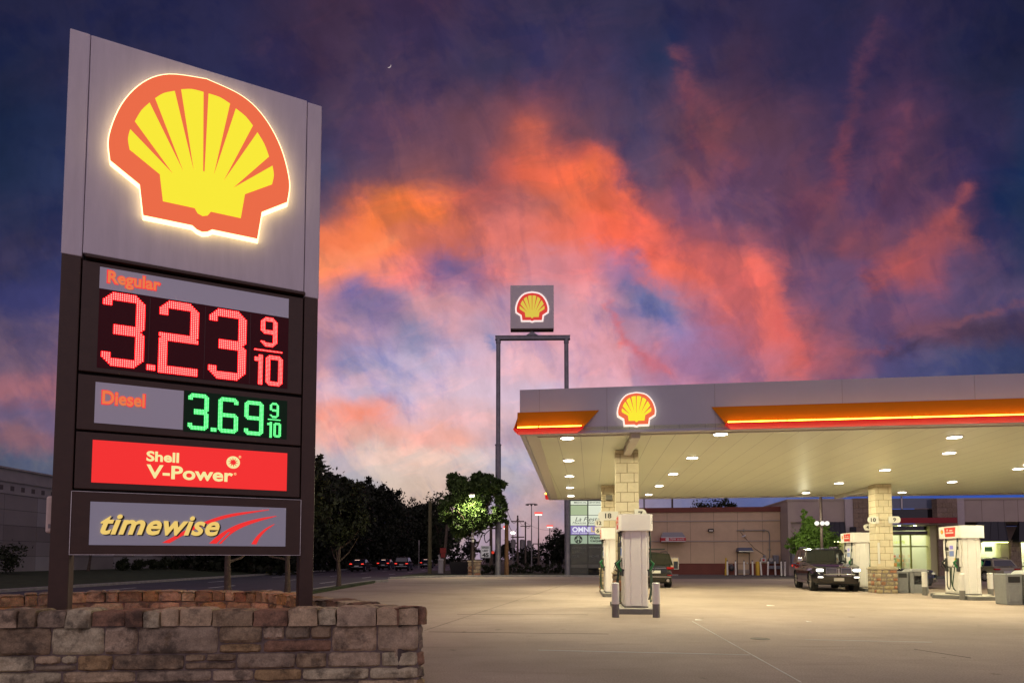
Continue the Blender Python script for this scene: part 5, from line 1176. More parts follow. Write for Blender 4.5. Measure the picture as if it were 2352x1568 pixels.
# wall lamp, camera, conduit
a = sA(1632, 1217.5)
mb = MB(); mb.box(a[0] - .24, a[0] + .24, -0.26, -0.001, a[1] - .16, a[1] + .16); wl = mb.build('wall_lamp', M('lamp bronze', (0.03, 0.025, 0.02), 0.5), store, bevel=0.05)
mb = MB(); mb.box(a[0] - .17, a[0] + .17, -0.275, -0.261, a[1] - .09, a[1] + .03); mb.build('lamp_lens', M('prism lens', (0.62, 0.56, 0.48), 0.2), wl)
pts = [sA(1692, 1217.5), sA(1758, 1217.5), sA(1764, 1219), sA(1766.5, 1224), sA(1767, 1232), sA(1767, 1281)]
mb = MB(); mb.tube([(q[0], -0.08, q[1]) for q in pts], 0.05, 8)
for px in (1708, 1754): q = sA(px, 1217.5); mb.box(q[0] - .04, q[0] + .04, -0.14, -0.001, q[1] - .14, q[1] + .14)
q = sA(1767, 1262); mb.box(q[0] - .14, q[0] + .14, -0.14, -0.001, q[1] - .04, q[1] + .04)
m_cond = M('conduit grey', (0.30, 0.28, 0.25), 0.6, 0.3)
mb.build('conduit', m_cond, store, smooth=False)
q1 = sA(1699, 1219); q2 = sA(1708.5, 1231); q3 = sA(1732, 1258); q4 = sA(1756, 1274)
mb = MB(); mb.tube([(q[0], -0.03, q[1]) for q in (q1, q2, q3, q4)], 0.022, 6); mb.build('cable', M('cable dark', (0.12, 0.09, 0.07), 0.7), store)
mb = MB(); mb.tube([(q2[0] + .1, -0.02, q2[1] + .1), (q2[0] + .05, -0.3, q2[1] + .05), (q2[0] - .25, -0.45, q2[1] - .05)], 0.07, 8); mb.build('security_camera', M('camera white', (0.6, 0.58, 0.56), 0.5), store)
# side return and the tall front part that stands two metres forward
fx = TA.loc(1793, 1250)[0]
TB = Pl((0, 0), (0.9924, -0.1232)); TB.o = TA.w(fx, -2.2); TB.o.z = 0; offB = -2.2
def sB(px, py, off=0.0): r_ = TB.loc(px, py, off); return (r_[0] + fx, r_[1])
x_l = sB(1811, 1250)[0]; zpar = sB(1820, 1150)[1] + 0.0; x_r = sB(2360, 1250)[0] + 14
def bxB(name, pa, pb, ya, yb, mat, y0=-0.1, y1=0.0, parent=store, bev=0.0, zfloor=False):
    a = sB(pa, yb); b = sB(pb, ya); mb = MB(); mb.box(a[0], b[0], offB + y0, offB + y1, 0.0 if zfloor else a[1], b[1]); return mb.build(name, mat, parent, bevel=bev)
# upper wall in bays (left of the entrance and right of it)
mb = MB(); mb.box(x_l, sB(1940, 1200)[0], offB, offB + 8, sB(1900, 1198)[1], zpar); mb.build('parapet_wall', m_tan2, store)
mb = MB(); mb.box(x_l, x_l + 0.25, offB + .001, 2.0, 0.0, sB(1900, 1198)[1] - .001); mb.build('return_wall', m_tan2, store)
mb = MB(); mb.box(x_l + .26, sB(1906, 1200)[0], offB + .3, offB + .5, 0.0, sB(1900, 1198)[1] - .001); mb.build('front_wall', m_tan2, store)
mb = MB(); mb.box(x_l - .05, sB(1940, 1200)[0], offB - 0.06, offB + 8.05, zpar + .001, zpar + .16); mb.build('parapet_coping', m_trim, store)
bxB('pilaster', 1940, 1961, 1146, 1222, M('lilac stucco', (0.50, 0.44, 0.43), 0.9, var=0.05), -0.25, 1.0)
m_blk2 = stone_mat('split block', [(0.33, 0.25, 0.19), (0.30, 0.23, 0.17), (0.35, 0.27, 0.21), (0.31, 0.24, 0.19)], 0.0, 0.0)
def pier(pa, pb, ya, y0=-0.35, y1=1.0):
    a = sB(pa, 1322); b = sB(pb, ya); rnd = random.Random(int(pa)); mb = MB(); z = 0.0; k = 0; H = b[1]; ww = b[0] - a[0]
    while z < H - 0.05:
        z1 = min(z + 0.42, H); cuts = [0, .5, 1] if k % 2 else [0, .27, .74, 1]
        for c0_, c1__ in zip(cuts[:-1], cuts[1:]): mb.box(a[0] + ww * c0_ + .008, a[0] + ww * c1__ - .008, offB + y0, offB + y1, z + .008, z1 - .008, 0, (rnd.randrange(4) + .4) / 4)
        z = z1; k += 1
    p_ = mb.build('stone_pier', m_blk2, store, bevel=0.015)
    mb = MB(); mb.box(a[0] + .02, b[0] - .02, offB + y0 + .03, offB + y1 - .01, 0, H - .01); mb.build('pier_core', m_groove, p_)
pier(1961, 1999, 1144); pier(2153, 2193, 1144); pier(2318, 2340, 1240, -0.3)
bxB('pilaster', 2194, 2210, 1144, 1225, MATS['lilac stucco'], -0.25, 1.0)
mb = MB(); a = sB(2210, 1198); mb.box(a[0], x_r, offB, offB + 8, a[1], sB(2300, 1146.5)[1]); mb.build('parapet_wall', m_tan2, store)
mb = MB(); mb.box(a[0], x_r, offB - .06, offB + 8.05, sB(2300, 1146.5)[1] + .001, sB(2300, 1146.5)[1] + .16); mb.build('parapet_coping', m_trim, store)
mb = MB()
for px in (2255, 2306, 2338): x = sB(px, 1170)[0]; mb.box(x - .012, x + .012, offB - .004, offB - .0005, a[1] + .02, sB(2300, 1148)[1])
mb.build('control_joint', m_groove, store)
# awnings of black standing seam metal
m_blk = M('black seam metal', (0.012, 0.013, 0.018), 0.35)
def awn(pa, pb, pa2, pb2, ya, yb):
    t0, t1 = sB(pa, ya), sB(pb, ya); b0, b1 = sB(pa2, yb, -1.2), sB(pb2, yb, -1.2)
    mb = MB(); mb.hexa([(b0[0], offB - 1.2, b0[1]), (b1[0], offB - 1.2, b1[1]), (b1[0], offB - .001, b1[1]), (b0[0], offB - .001, b0[1])], [(t0[0], offB - .08, t0[1]), (t1[0], offB - .08, t1[1]), (t1[0], offB - .001, t1[1]), (t0[0], offB - .001, t0[1])]); w_ = mb.build('black_awning', m_blk, store)
    mb = MB(); n = max(3, int((t1[0] - t0[0]) / .45))
    for k in range(n + 1):
        f = k / n; xa, xb = t0[0] + (t1[0] - t0[0]) * f, b0[0] + (b1[0] - b0[0]) * f
        mb.hexa([(xb - .02, offB - 1.235, b0[1]), (xb + .02, offB - 1.235, b0[1]), (xb + .02, offB - 1.2005, b0[1]), (xb - .02, offB - 1.2005, b0[1])], [(xa - .02, offB - .115, t0[1]), (xa + .02, offB - .115, t0[1]), (xa + .02, offB - .0805, t0[1]), (xa - .02, offB - .0805, t0[1])])
    mb.build('seams', m_blk, w_)
    e_tube = glow('awning tube light', (0.86, 0.95, 0.35), 9.0)
    mb = MB(); mb.box(t0[0] + .1, t1[0] - .1, offB - .6, offB - .5, b0[1] - .06, b0[1] - .01); mb.build('tube_light', e_tube, w_)
awn(1906, 1938, 1908, 1945, 1198, 1242); awn(2245, 2306, 2232, 2316, 1197.5, 1243.5); awn(2340, 2400, 2341, 2412, 1197.5, 1243.5)
# lit shop rooms behind the glass
m_inner = M('shop interior', (0.62, 0.62, 0.50), 0.8); m_floor = M('shop floor', (0.4, 0.38, 0.32), 0.4)
e_shop = glow('shop ceiling light', (0.95, 1.0, 0.66), 10.0)
m_green_f = M('green lit frame', (0.30, 0.32, 0.06), 0.5)
m_cl = M('shop glass', (0.9, 0.95, 0.9), 0.02, trans=1.0, alpha=0.25)
GOODS = [M('goods ' + n, c, 0.6) for n, c in (('red', (0.6, 0.05, 0.04)), ('yellow', (0.7, 0.5, 0.05)), ('blue', (0.05, 0.12, 0.45)), ('white', (0.7, 0.7, 0.66)), ('green', (0.06, 0.3, 0.1)), ('orange', (0.7, 0.25, 0.03)))]
def room(pa, pb, ytop, depth, shelves):
    a = sB(pa, 1321); b = sB(pb, ytop); y0, y1 = offB + .55, offB + .55 + depth; z1 = b[1]
    mb = MB(); mb.box(a[0], b[0], y1, y1 + .1, 0, z1); mb.box(a[0] - .1, a[0] - .001, y0, y1, 0, z1); mb.box(b[0] + .001, b[0] + .1, y0, y1, 0, z1); mb.box(a[0], b[0], y0, y1 - .001, z1 + .001, z1 + .1); rm = mb.build('shop_room', m_inner, store)
    mb = MB(); mb.box(a[0], b[0], y0, y1 - .001, 0.0, 0.02); mb.build('shop_floor', m_floor, rm)
    mb = MB(); n = 3
    for k in range(n): xm = a[0] + (b[0] - a[0]) * (k + .5) / n; mb.box(xm - .3, xm + .3, y0 + .4, y1 - .4, z1 - .05, z1 - .01)
    mb.build('ceiling_panels', e_shop, rm)
    rnd = random.Random(int(pa)); mb = MB(); y = y1 - .6
    for lv in range(4):
        z = 0.35 + lv * .42; x = a[0] + .25
        while x < b[0] - .25:
            w_ = rnd.uniform(.12, .3); mb.box(x, x + w_ - .02, y, y + .3, z, z + rnd.uniform(.2, .33), rnd.randrange(6)); x += w_
    mb.build('shelf_goods', GOODS, rm)
    return a, b, rm
# right window
a, b, rm = room(2228, 2300, 1240, 3.2, True)
def glass(pa, pb, ya, yb, mull, name='shop_window', fr=m_green_f):
    a = sB(pa, yb, .4); b = sB(pb, ya, .4); mb = MB(); mb.box(a[0], b[0], offB + .40, offB + .42, a[1], b[1]); w_ = mb.build(name, m_cl, store)
    mb = MB()
    for px in mull: x = sB(px, 1260, .4)[0]; mb.box(x - .05, x + .05, offB + .34, offB + .48, a[1], b[1])
    for z in (a[1], b[1]): mb.box(a[0], b[0], offB + .35, offB + .47, z - .05, z + .05)
    mb.build('window_frame', fr, w_); return w_
w_ = glass(2231, 2298, 1244, 1290, (2232, 2247, 2297))
m_post = M('poster green', (0.10, 0.25, 0.16), 0.6); e_blue = glow('teal counter', (0.06, 0.30, 0.42), 0.8)
q = sB(2262, 1266, .38); q2 = sB(2279, 1255, .38); mb = MB(); mb.box(q[0], q2[0], offB + .37, offB + .395, q[1], q2[1]); mb.build('poster', m_post, w_)
q = sB(2234, 1290, .9); q2 = sB(2292, 1283, .9); mb = MB(); mb.box(q[0], q2[0], offB + .9, offB + 1.0, q[1], q2[1]); mb.build('counter_light', e_blue, w_)
bxB('apron_wall', 2228, 2302, 1290, 1322, m_tan2, 0.3, 0.5, zfloor=True)
bxB('lit_pilaster', 2300, 2317, 1243, 1322, M('cream pilaster', (0.62, 0.58, 0.30), 0.8), -0.1, 0.6, zfloor=True)
bxB('lit_pilaster', 1930, 1946, 1243, 1322, MATS['cream pilaster'], -0.1, 0.6, zfloor=True)
bxB('front_wall', 1946, 1962, 1222, 1322, m_tan, -0.05, 0.5, zfloor=True)
bxB('wall_speaker', 1949, 1960, 1210, 1224, M('black box', (0.012, 0.012, 0.014), 0.4), -0.6, -0.26)
bxB('front_wall', 2194, 2227, 1225, 1322, m_tan, 0.0, 0.5, zfloor=True)
a_, b_, rm2 = room(2340, 2400, 1240, 3.2, True); w2 = glass(2341, 2400, 1244, 1300, (2342, 2372))
# entrance
x0, x1 = 2000, 2152
a, b, rm = room(2002, 2140, 1206, 5.0, True)
mb = MB(); q = sB(1999, 1167, 0); q2 = sB(2153, 1142, 0); e_cl = M('clerestory glass', (0.10, 0.13, 0.20), 0.05, spec=0.8); mb.box(q[0], q2[0], offB + .5, offB + .52, q[1], q2[1]); cw = mb.build('clerestory_window', e_cl, store)
mb = MB(); x = sB(2076.5, 1150)[0]; mb.box(x - .06, x + .06, offB + .42, offB + .56, q[1], q2[1]); mb.build('window_frame', m_alu, cw)
bxB('dark_transom', 1999, 2153, 1167.5, 1189.5, m_glass, .45, .5)
bxB('entrance_band', 1986, 2179, 1190, 1203.5, M('entrance red', (0.30, 0.012, 0.018), 0.5), -1.3, -1.1, bev=0.02)
bxB('entrance_soffit', 1999, 2153, 1203.8, 1206, m_trim, -1.1, .5)
bxB('transom_window', 2001, 2139, 1206.5, 1218, m_glass, .38, .42)
bxB('violet_band', 2001, 2139, 1218.3, 1226, M('violet grey metal', (0.11, 0.09, 0.13), 0.5), .3, .44)
w_ = glass(2001, 2136, 1227, 1316, (2002, 2046, 2069, 2092, 2135), 'shop_front')
mb = MB(); q = sB(2002, 1256, .4); q2 = sB(2136, 1253, .4); mb.box(q[0], q2[0], offB + .33, offB + .49, q[1], q2[1]); mb.build('door_head', m_green_f, w_)
e_num = glow('house number', S(226, 240, 110), 0.85)
q = sB(2053, 1248, .38); q2 = sB(2078.5, 1241, .38); text('1617B', q[0], q2[0], q[1], q2[1], offB + .385, e_num, w_, 0.01, 0, 0.03, 'house_number')
bxB('lit_pilaster', 2138, 2154, 1206, 1322, MATS['cream pilaster'], -0.1, 0.6, zfloor=True)
mb = MB(); q = sB(2010, 1209, -.3); q2 = sB(2130, 1208, -.3)
for f in (.2, .5, .8): x = q[0] + (q2[0] - q[0]) * f; mb.box(x - .07, x + .07, offB - .05, offB + .1, sB(2076, 1206)[1] - .04, sB(2076, 1206)[1] - .005)
mb.build('soffit_lights', glow('entrance light', (0.88, 0.95, 0.34), 25.0), store)
mb = MB(); mb.box(x_l + .3, x_r, offB + 5.8, offB + 14, 0, sB(1900, 1198)[1] - .2); mb.build('rear_block', m_tan2, store)
# meters, boxes and posts along the side wall
def unit(name, lab, cat, pa, pb, ya, yb, mat, y0, y1, extra=None, group=None, bev=0.02):
    a = sA(pa, yb); b = sA(pb, ya); cx_, w_ = (a[0] + b[0]) / 2, (b[0] - a[0]) / 2; wpos = TA.w(cx_, 0)
    mb = MB(); mb.box(-w_, w_, y0, y1, a[1], b[1]); o = mb.build(name, mat, None, (wpos.x, wpos.y, 0), TA.ang, bevel=bev); tag(o, lab, cat, group)
    if extra: extra(o, -w_, w_, a[1], b[1], y0)
    return o
m_gbox = M('cabinet grey', (0.26, 0.27, 0.30), 0.5, 0.2, var=0.08, vs=2)
def red_mark(o, x0, x1, z0, z1, y): mb = MB(); mb.box(x0 + .12, x0 + .3, y - .012, y - .001, z1 - .32, z1 - .12); mb.build('warning_mark', m_awr, o)
def dial(o, x0, x1, z0, z1, y): mb = MB(); mb.lathe([(.18, y - .1), (.18, y - .001)], ((x0 + x1) / 2, 0, (z0 + z1) / 2 + .1), 16, 'y'); mb.build('meter_dial', m_alu, o)
def doors(o, x0, x1, z0, z1, y): mb = MB(); mb.box((x0 + x1) / 2 - .012, (x0 + x1) / 2 + .012, y - .004, y - .0005, z0 + .05, z1 - .05); mb.build('door_gap', m_groove, o)
G_ = 'service boxes along the store wall'
unit('utility_box', 'white wall box with a red mark left of the electric meter', 'electrical box', 1746, 1758, 1280, 1290.5, M('box white', (0.6, 0.57, 0.52), 0.5), -.35, -.062, red_mark, G_)
unit('junction_box', 'small grey box above the white wall box', 'electrical box', 1752.5, 1757, 1274, 1279, m_gbox, -.25, -.001, None, G_)
unit('electric_meter', 'grey meter box with a round dial at the foot of the conduit', 'electric meter', 1764, 1773, 1281.5, 1293, m_gbox, -.35, -.062, dial, G_)
unit('electrical_cabinet', 'mid sized grey cabinet just right of the round meter', 'electrical cabinet', 1774, 1785, 1274, 1293, m_gbox, -.5, -.062, doors, G_)
unit('electrical_cabinet', 'tallest grey cabinet beside the corner of the store', 'electrical cabinet', 1797, 1813, 1266, 1295, m_gbox, -2.9, -2.3, doors, G_)
unit('cable_trough', 'long grey trough running below the meter boxes', 'cable trough', 1765, 1800, 1298.5, 1305.5, m_gbox, -.4, -.062, doors, G_)
a = sA(1677.5, 1303); wp = TA.w(a[0], -.5)
gm = empty('gas_meter', (wp.x, wp.y, 0), TA.ang, 'dark gas meter on a bent pipe left of the steel door', 'gas meter')
mb = MB(); mb.ball((0, 0, .62), .27, 10, sc_=(1, .7, 1.1)); mb.build('meter_body', m_dg, gm, smooth=True)
mb = MB(); mb.tube([(-.3, .1, 0), (-.3, .1, .9), (.1, .1, .95), (.1, .05, .75)], .05, 8); mb.build('pipe', m_cond, gm)
a = sA(1708, 1314); wp = TA.w(a[0], -.05)
mb = MB(); mb.box(-.5, .5, -.06, -.0, .12, .48); 
for k in range(5): mb.box(-.48, .48, -.085, -.0605, .15 + k * .065, .18 + k * .065)
tag(mb.build('wall_vent', M('vent tan', (0.36, 0.30, 0.25), 0.7), None, (wp.x, wp.y, 0), TA.ang), 'low louvred vent set in the red brown base under the door hood', 'vent')
m_pw = M('post white', (0.78, 0.74, 0.70), 0.5)
PW = [(1671, .0), (1690, .0), (1709.5, .0), (1729, .0), (1749, .05), (1763.5, -.04), (1781.5, .03), (1795, .0), (1803, -.02)]
for i, (px, tilt) in enumerate(PW):
    g_ = G(px, 1321.5 if i < 7 else 1323); 
    o = empty('guard_post', (g_.x, g_.y, 0), 0, ['white guard post right beside the thin yellow post', 'white guard post between the gas meter and the steel door', 'white guard post in front of the steel door', 'white guard post left of the thick yellow bollard', 'white guard post leaning left before the white wall box', 'white guard post leaning right before the round electric meter', 'slightly bent white guard post before the mid sized cabinet', 'thin white guard post before the tallest cabinet', 'white guard post nearest the corner of the store'][i], 'post', 'white guard posts by the store wall')
    mb = MB(); mb.tube([(0, 0, 0), (-tilt * 1.4, 0, 1.25)], .07, 10); mb.build('shaft', m_pw, o, smooth=True)
    mb = MB(); mb.tube([(-tilt * 1.4, 0, 1.251), (-tilt * 1.45, 0, 1.34)], .06, 10); mb.build('cap', m_dk, o); mb = MB(); mb.lathe([(.14, 0), (.14, .05)], n=12); mb.build('foot', m_dk, o)
m_yp = M('post yellow', (0.62, 0.40, 0.03), 0.5)
g_ = G(1740.5, 1320.5); mb = MB(); mb.lathe([(.17, 0), (.17, 1.15), (.12, 1.22), (.01, 1.24)], n=16); tag(mb.build('yellow_bollard', m_yp, None, (g_.x, g_.y, 0), 0, True), 'thick yellow bollard in front of the white wall box', 'bollard')
g_ = G(1668, 1320.5); yp = empty('marker_post', (g_.x, g_.y, 0), 0, 'thin tall yellow post left of the gas meter', 'post'); mb = MB(); mb.box(-.06, .06, -.06, .06, 0, 1.55); mb.build('shaft', m_yp, yp); mb = MB(); mb.box(-.12, .12, -.1, .1, 0, .55); mb.build('sleeve', m_yp, yp, bevel=.02)
# lot light pole beside the small tree, poles behind the roof
m_lp = M('lamp pole brown', (0.085, 0.06, 0.05), 0.5)
def light_pole(px, Y, top, r_, lab, mat, base_z=0.0):
    p = P(px, 1290, Y); o = empty('light_pole', (p.x, p.y, base_z), 0, lab, 'light pole', 'light poles round the lot')
    mb = MB(); mb.tube([(0, 0, 0), (0, 0, top)], r_, 10, r1=r_ * .8); mb.build('shaft', mat, o, smooth=True)
    mb = MB(); mb.box(-1.0, -.1, -.25, .25, top - .25, top - .05); mb.box(.1, 1.0, -.25, .25, top - .25, top - .05); mb.build('lamp_head', mat, o, bevel=.03)
    mb = MB(); mb.lathe([(r_ * 2.2, 0), (r_ * 2.2, .5)], n=14); mb.build('base', m_kerb, o)
light_pole(1889, 46.0, 8.5, .11, 'brown light pole rising behind the roof of the black suv', m_lp)
gp = P(1887, 1201, 45.6); gl = empty('globe_lamps', (gp.x, gp.y, 0), 0, 'cluster of three lit white globes on a bracket by the brown light pole', 'lamp')
mb = MB(); mb.tube([(-.36, 0, gp.z - .2), (.42, 0, gp.z - .2)], .03, 8); mb.tube([(0.05, .05, 0), (0.05, .05, gp.z - .2)], .045, 8); mb.build('bracket', m_lp, gl)
for dx_ in (-.34, .06, .40):
    mb = MB(); mb.ball((dx_, 0, gp.z), .16, 8); mb.build('globe', glow('globe lamp', (1.0, 0.95, 0.85), 1.1), gl, smooth=True)
ld = bpy.data.lights.new('lamp', 'POINT'); ld.energy = 330; ld.color = (1.0, 0.93, 0.62); ld.shadow_soft_size = .3; ld.specular_factor = 0.0; lo = bpy.data.objects.new('lamp', ld); col.objects.link(lo); lo.parent = gl; lo.location = (-1.5, -.6, gp.z + .1)  # unseen fill beside the globes, added to brighten the small tree
light_pole(1546, 78.0, 12.0, .14, 'dark light pole standing behind the tan wall', m_lp)
light_pole(1481, 80.0, 12.0, .12, 'pale light pole behind the wall next to the near column', M('lamp pole pale', (0.3, 0.29, 0.28), 0.5))
light_pole(2076, 82.0, 13.0, .12, 'light pole seen above the dark band over the shop entrance', MATS['lamp pole pale'])

# ------------------------------------------------------------------ vehicles
m_tyre = M('tyre', (0.012, 0.012, 0.012), 0.8); m_rim = M('alloy rim', (0.62, 0.60, 0.58), 0.4, 0.8); m_chr = M('chrome', (0.75, 0.75, 0.75), 0.12, 1.0)
m_cg = M('car glass', (0.006, 0.008, 0.010), 0.03, spec=0.9, coat=0.5)
m_under = M('underbody', (0.01, 0.01, 0.01), 0.9); m_blkp = M('black plastic', (0.02, 0.02, 0.022), 0.5)
e_head = glow('headlight', (1.0, 0.95, 0.86), 9.0); e_drl = glow('fog light', (1.0, 0.93, 0.84), 3.5); e_tail = glow('tail light lit', (1.0, 0.03, 0.02), 1.3); m_tail = M('tail lens', (0.25, 0.006, 0.006), 0.15, emit=(1, .02, .01), estr=0.04)
m_plate = M('plate', (0.6, 0.6, 0.56), 0.5); m_plate_g = M('plate grey', (0.11, 0.10, 0.10), 0.5)
def vehicle(name, label, cat, loc, heading, paint, L=5.2, W=2.0, H=1.95, hood=1.18, belt=1.25, zb=0.28, wr=0.40, wbf=0.62, wbr=-0.62, cowl=0.25, wtop=0.0, rtop=-0.86, rbase=-0.94, roof_w=0.80, deck=None, rails=True, kind='suv', cup=0.08, group='cars at the station', lights=False, grp=True):
    """x forward, y left; lengths along x are given as fractions of L/2"""
    o = empty(name, (loc[0], loc[1], 0), math.atan2(heading[1], heading[0]), label, cat, group if grp else None)
    h = L / 2; w = W / 2; ax, bx = wbf * h, wbr * h; ra = wr + 0.07
    def arch(cx): return [(cx + ra * math.cos(a), max(wr + ra * math.sin(a), zb)) for a in [math.pi * k / 10 for k in range(11)]]
    top = [(h * 0.985, zb + 0.12), (h, zb + 0.32), (h * 0.99, hood - 0.28), (h * 0.955, hood - 0.06), (h * 0.90, hood), (cowl * h, hood + cup), (0.0, belt), (rbase * h, belt + 0.02)]
    if deck: top = top[:-1] + [(deck * h, belt + 0.02), (-0.97 * h, belt - 0.03)]
    else: top += [(-0.985 * h, belt - 0.06)]
    top += [(-h * 1.0, zb + 0.42), (-h * 0.985, zb + 0.1), (-h * 0.93, zb)]
    bottom = []
    bottom += list(reversed(arch(bx))) + list(reversed(arch(ax)))
    poly = top + bottom + [(h * 0.93, zb)]
    ys = [-1, -0.95, -0.72, -0.36, 0, 0.36, 0.72, 0.95, 1]
    def shape(x, y, z):
        k = max(0, (abs(x) / h - 0.72) / 0.28); yy = y * w * (1 - 0.17 * k ** 2)
        t = min(max((z - zb) / (belt - zb), 0), 1.2); yy *= 1 - 0.05 * (1 - min(t * 2.2, 1)) ** 2 - 0.045 * max(0, t - 0.75) / 0.25
        xx = x - (0.15 * k * y * y * (1 if x > 0 else -0.75))
        zz = z - 0.05 * max(0, abs(y) - 0.6) * (1 if z > belt - 0.15 else 0)
        return (xx, yy, zz)
    n = len(poly); mb = MB(); vs = []
    for y in ys: vs += [shape(p[0], y, p[1]) for p in poly]
    tri = tessellate_polygon([[Vector((p[0], p[1], 0)) for p in poly]]); m_ = (len(ys) - 1) * n
    fs = [tuple(t) for t in tri] + [tuple(m_ + i for i in reversed(t)) for t in tri]
    fs += [(r_ * n + i, r_ * n + (i + 1) % n, (r_ + 1) * n + (i + 1) % n, (r_ + 1) * n + i) for r_ in range(len(ys) - 1) for i in range(n)]
    mb.add(vs, fs); mb.build('body', paint, o, smooth=True)
    # cabin
    xf, xr, tf, tr = cowl * h - 0.02, (deck if deck else rbase) * h + (0.05 if deck else 0.0), wtop * h, rtop * h
    zb_, zr = belt - 0.03, H - 0.06; wb, wt = w * 0.945, w * roof_w
    B = lambda u, v, s: None
    def side_pt(u, v, s):               # u: 0 rear .. 1 front, v: 0 belt .. 1 roof
        x = (xr + (xf - xr) * u) * (1 - v) + (tr + (tf - tr) * u) * v
        zt_ = zb_ + (zr - zb_) * v + (hood + cup - 0.02 - belt) * max(0, u - .6) / .4 * (1 - v)
        return Vector((x, s * (wb + (wt - wb) * v), zt_ + 0.05 * math.sin(math.pi * u) * v))
    mb = MB(); nu, nv = 8, 4; vs = []
    for s in (-1, 1):
        for v in range(nv + 1):
            for u in range(nu + 1): vs.append(side_pt(u / nu, v / nv, s))
    k = (nu + 1) * (nv + 1); fs = []
    for s in (0, 1):
        for v in range(nv):
            for u in range(nu): q = s * k + v * (nu + 1) + u; fs.append((q, q + 1, q + nu + 2, q + nu + 1))
    mid = len(vs)
    for u in range(nu + 1): p = side_pt(u / nu, 1, 1); vs.append(Vector((p.x, 0, p.z + 0.055)))
    for u in range(nu): a = nv * (nu + 1) + u; fs += [(a, a + 1, mid + u + 1, mid + u), (mid + u, mid + u + 1, k + a + 1, k + a)]
    for u in (0, nu):
        for v in range(nv): fs.append((v * (nu + 1) + u, (v + 1) * (nu + 1) + u, k + (v + 1) * (nu + 1) + u, k + v * (nu + 1) + u))
        fs.append((nv * (nu + 1) + u, mid + u, k + nv * (nu + 1) + u))
    mb.add(vs, fs); mb.build('roof', paint, o, smooth=True)
    def win(name, pts, push):
        c = sum(pts, Vector()) / len(pts); nrm = (pts[1] - pts[0]).cross(pts[2] - pts[0]).normalized()
        if nrm.dot(c - Vector((0, 0, 1.0))) < 0: nrm = -nrm
        mb = MB(); k = len(pts); mb.add([p - nrm * 0.012 for p in pts] + [p + nrm * push for p in pts], [tuple(range(k)), tuple(range(k, 2 * k))] + [(i, (i + 1) % k, k + (i + 1) % k, k + i) for i in range(k)])
        return mb.build(name, m_cg, o)
    for s in (-1, 1):
        cuts = [(0.04, 0.27), (0.30, 0.58), (0.61, 0.90)] if kind != 'sedan' else [(0.10, 0.46), (0.50, 0.90)]
        for a, b in cuts:
            p = [side_pt(a, .10, s), side_pt(b, .10, s), side_pt(min(b, .97), .86, s), side_pt(max(a, .05), .86, s)]
            win('side_window', p, 0.008)
        mb = MB()
        for i in range(len(cuts)):
            q = side_pt(cuts[i][0] + .04, 0.0, s); mb.box(q.x, q.x + 0.2, min(s * w * .955, s * w * .985), max(s * w * .955, s * w * .985), belt - 0.20, belt - 0.16)
        mb.build('door_handle', paint if kind != 'suv' else m_blkp, o)
        mb = MB(); mb.box(bx + ra, ax - ra, min(s * w * .95, s * (w + .02)), max(s * w * .95, s * (w + .02)), zb - 0.02, zb + 0.10); mb.build('side_step', m_chr if lights else m_blkp, o, bevel=.02)
        q = side_pt(0.93, 0.12, s)
        mb = MB(); mb.box(q.x - 0.10, q.x + 0.12, min(s * (w + .02), s * (w + .26)), max(s * (w + .02), s * (w + .26)), q.z - 0.02, q.z + 0.17); mi_ = mb.build('mirror', m_chr if lights else paint, o, bevel=.04, seg=3)
        mb = MB(); mb.box(q.x - 0.03, q.x + 0.05, min(s * wb * .98, s * (w + .05)), max(s * wb * .98, s * (w + .05)), q.z - 0.03, q.z + 0.03); mb.build('mirror_arm', m_blkp, mi_)
        if rails:
            a, b = side_pt(.10, 1, s), side_pt(.88, 1, s)
            mb = MB(); mb.tube([(a.x, a.y * .93, a.z + .02), (a.x + .12, a.y * .93, a.z + .10), (b.x - .15, b.y * .93, b.z + .10), (b.x, b.y * .93, b.z + .02)], .022, 6); mb.build('roof_rail', m_chr if lights else m_blkp, o)
        for cx in (ax, bx):
            mb = MB(); y0, y1 = (w - 0.24) * s, (w - 0.02) * s
            mb.lathe([(wr * .58, y0), (wr * .9, y0), (wr, y0 + .03 * s), (wr, y1 - .03 * s), (wr * .93, y1), (wr * .66, y1), (wr * .64, y1 - .02 * s), (wr * .58, y1 - .04 * s)], (cx, 0, wr), 28, 'y'); ty = mb.build('wheel', m_tyre, o, smooth=True)
            mb = MB(); yy = y1 - .012 * s; rr_ = wr * .66
            for k in range(10):
                a = 2 * math.pi * k / 10; da = .12
                pts = [(rr_ * .12, a - .5), (rr_ * .96, a - da), (rr_ * .96, a + da), (rr_ * .12, a + .5)]
                mb.prism([(cx + r_ * math.cos(t), wr + r_ * math.sin(t)) for r_, t in pts], yy - .02 * s, yy)
            mb.lathe([(rr_ * .22, yy - .02 * s), (rr_ * .20, yy + .004 * s)], (cx, 0, wr), 14, 'y')
            for k in range(24):
                a0, a1 = 2 * math.pi * k / 24, 2 * math.pi * (k + 1) / 24
                mb.add([(cx + r_ * math.cos(t), yy, wr + r_ * math.sin(t)) for t, r_ in ((a0, rr_ * .93), (a1, rr_ * .93), (a1, rr_ * 1.02), (a0, rr_ * 1.02))], [(0, 1, 2, 3)])
            mb.build('rim', m_rim, ty, recalc=False)
            mb = MB(); mb.lathe([(ra - .01, y0 - .04 * s), (ra - .01, (w - .08) * s)], (cx, 0, wr), 20, 'y'); mb.build('wheel_well', m_under, o)
    p = [side_pt(1, .08, 1), side_pt(1, .08, -1), side_pt(1, .92, -1), side_pt(1, .92, 1)]
    for i in (0, 3): p[i] = p[i] + Vector((0, -.07, 0))
    for i in (1, 2): p[i] = p[i] + Vector((0, .07, 0))
    win('windscreen', p, .01)
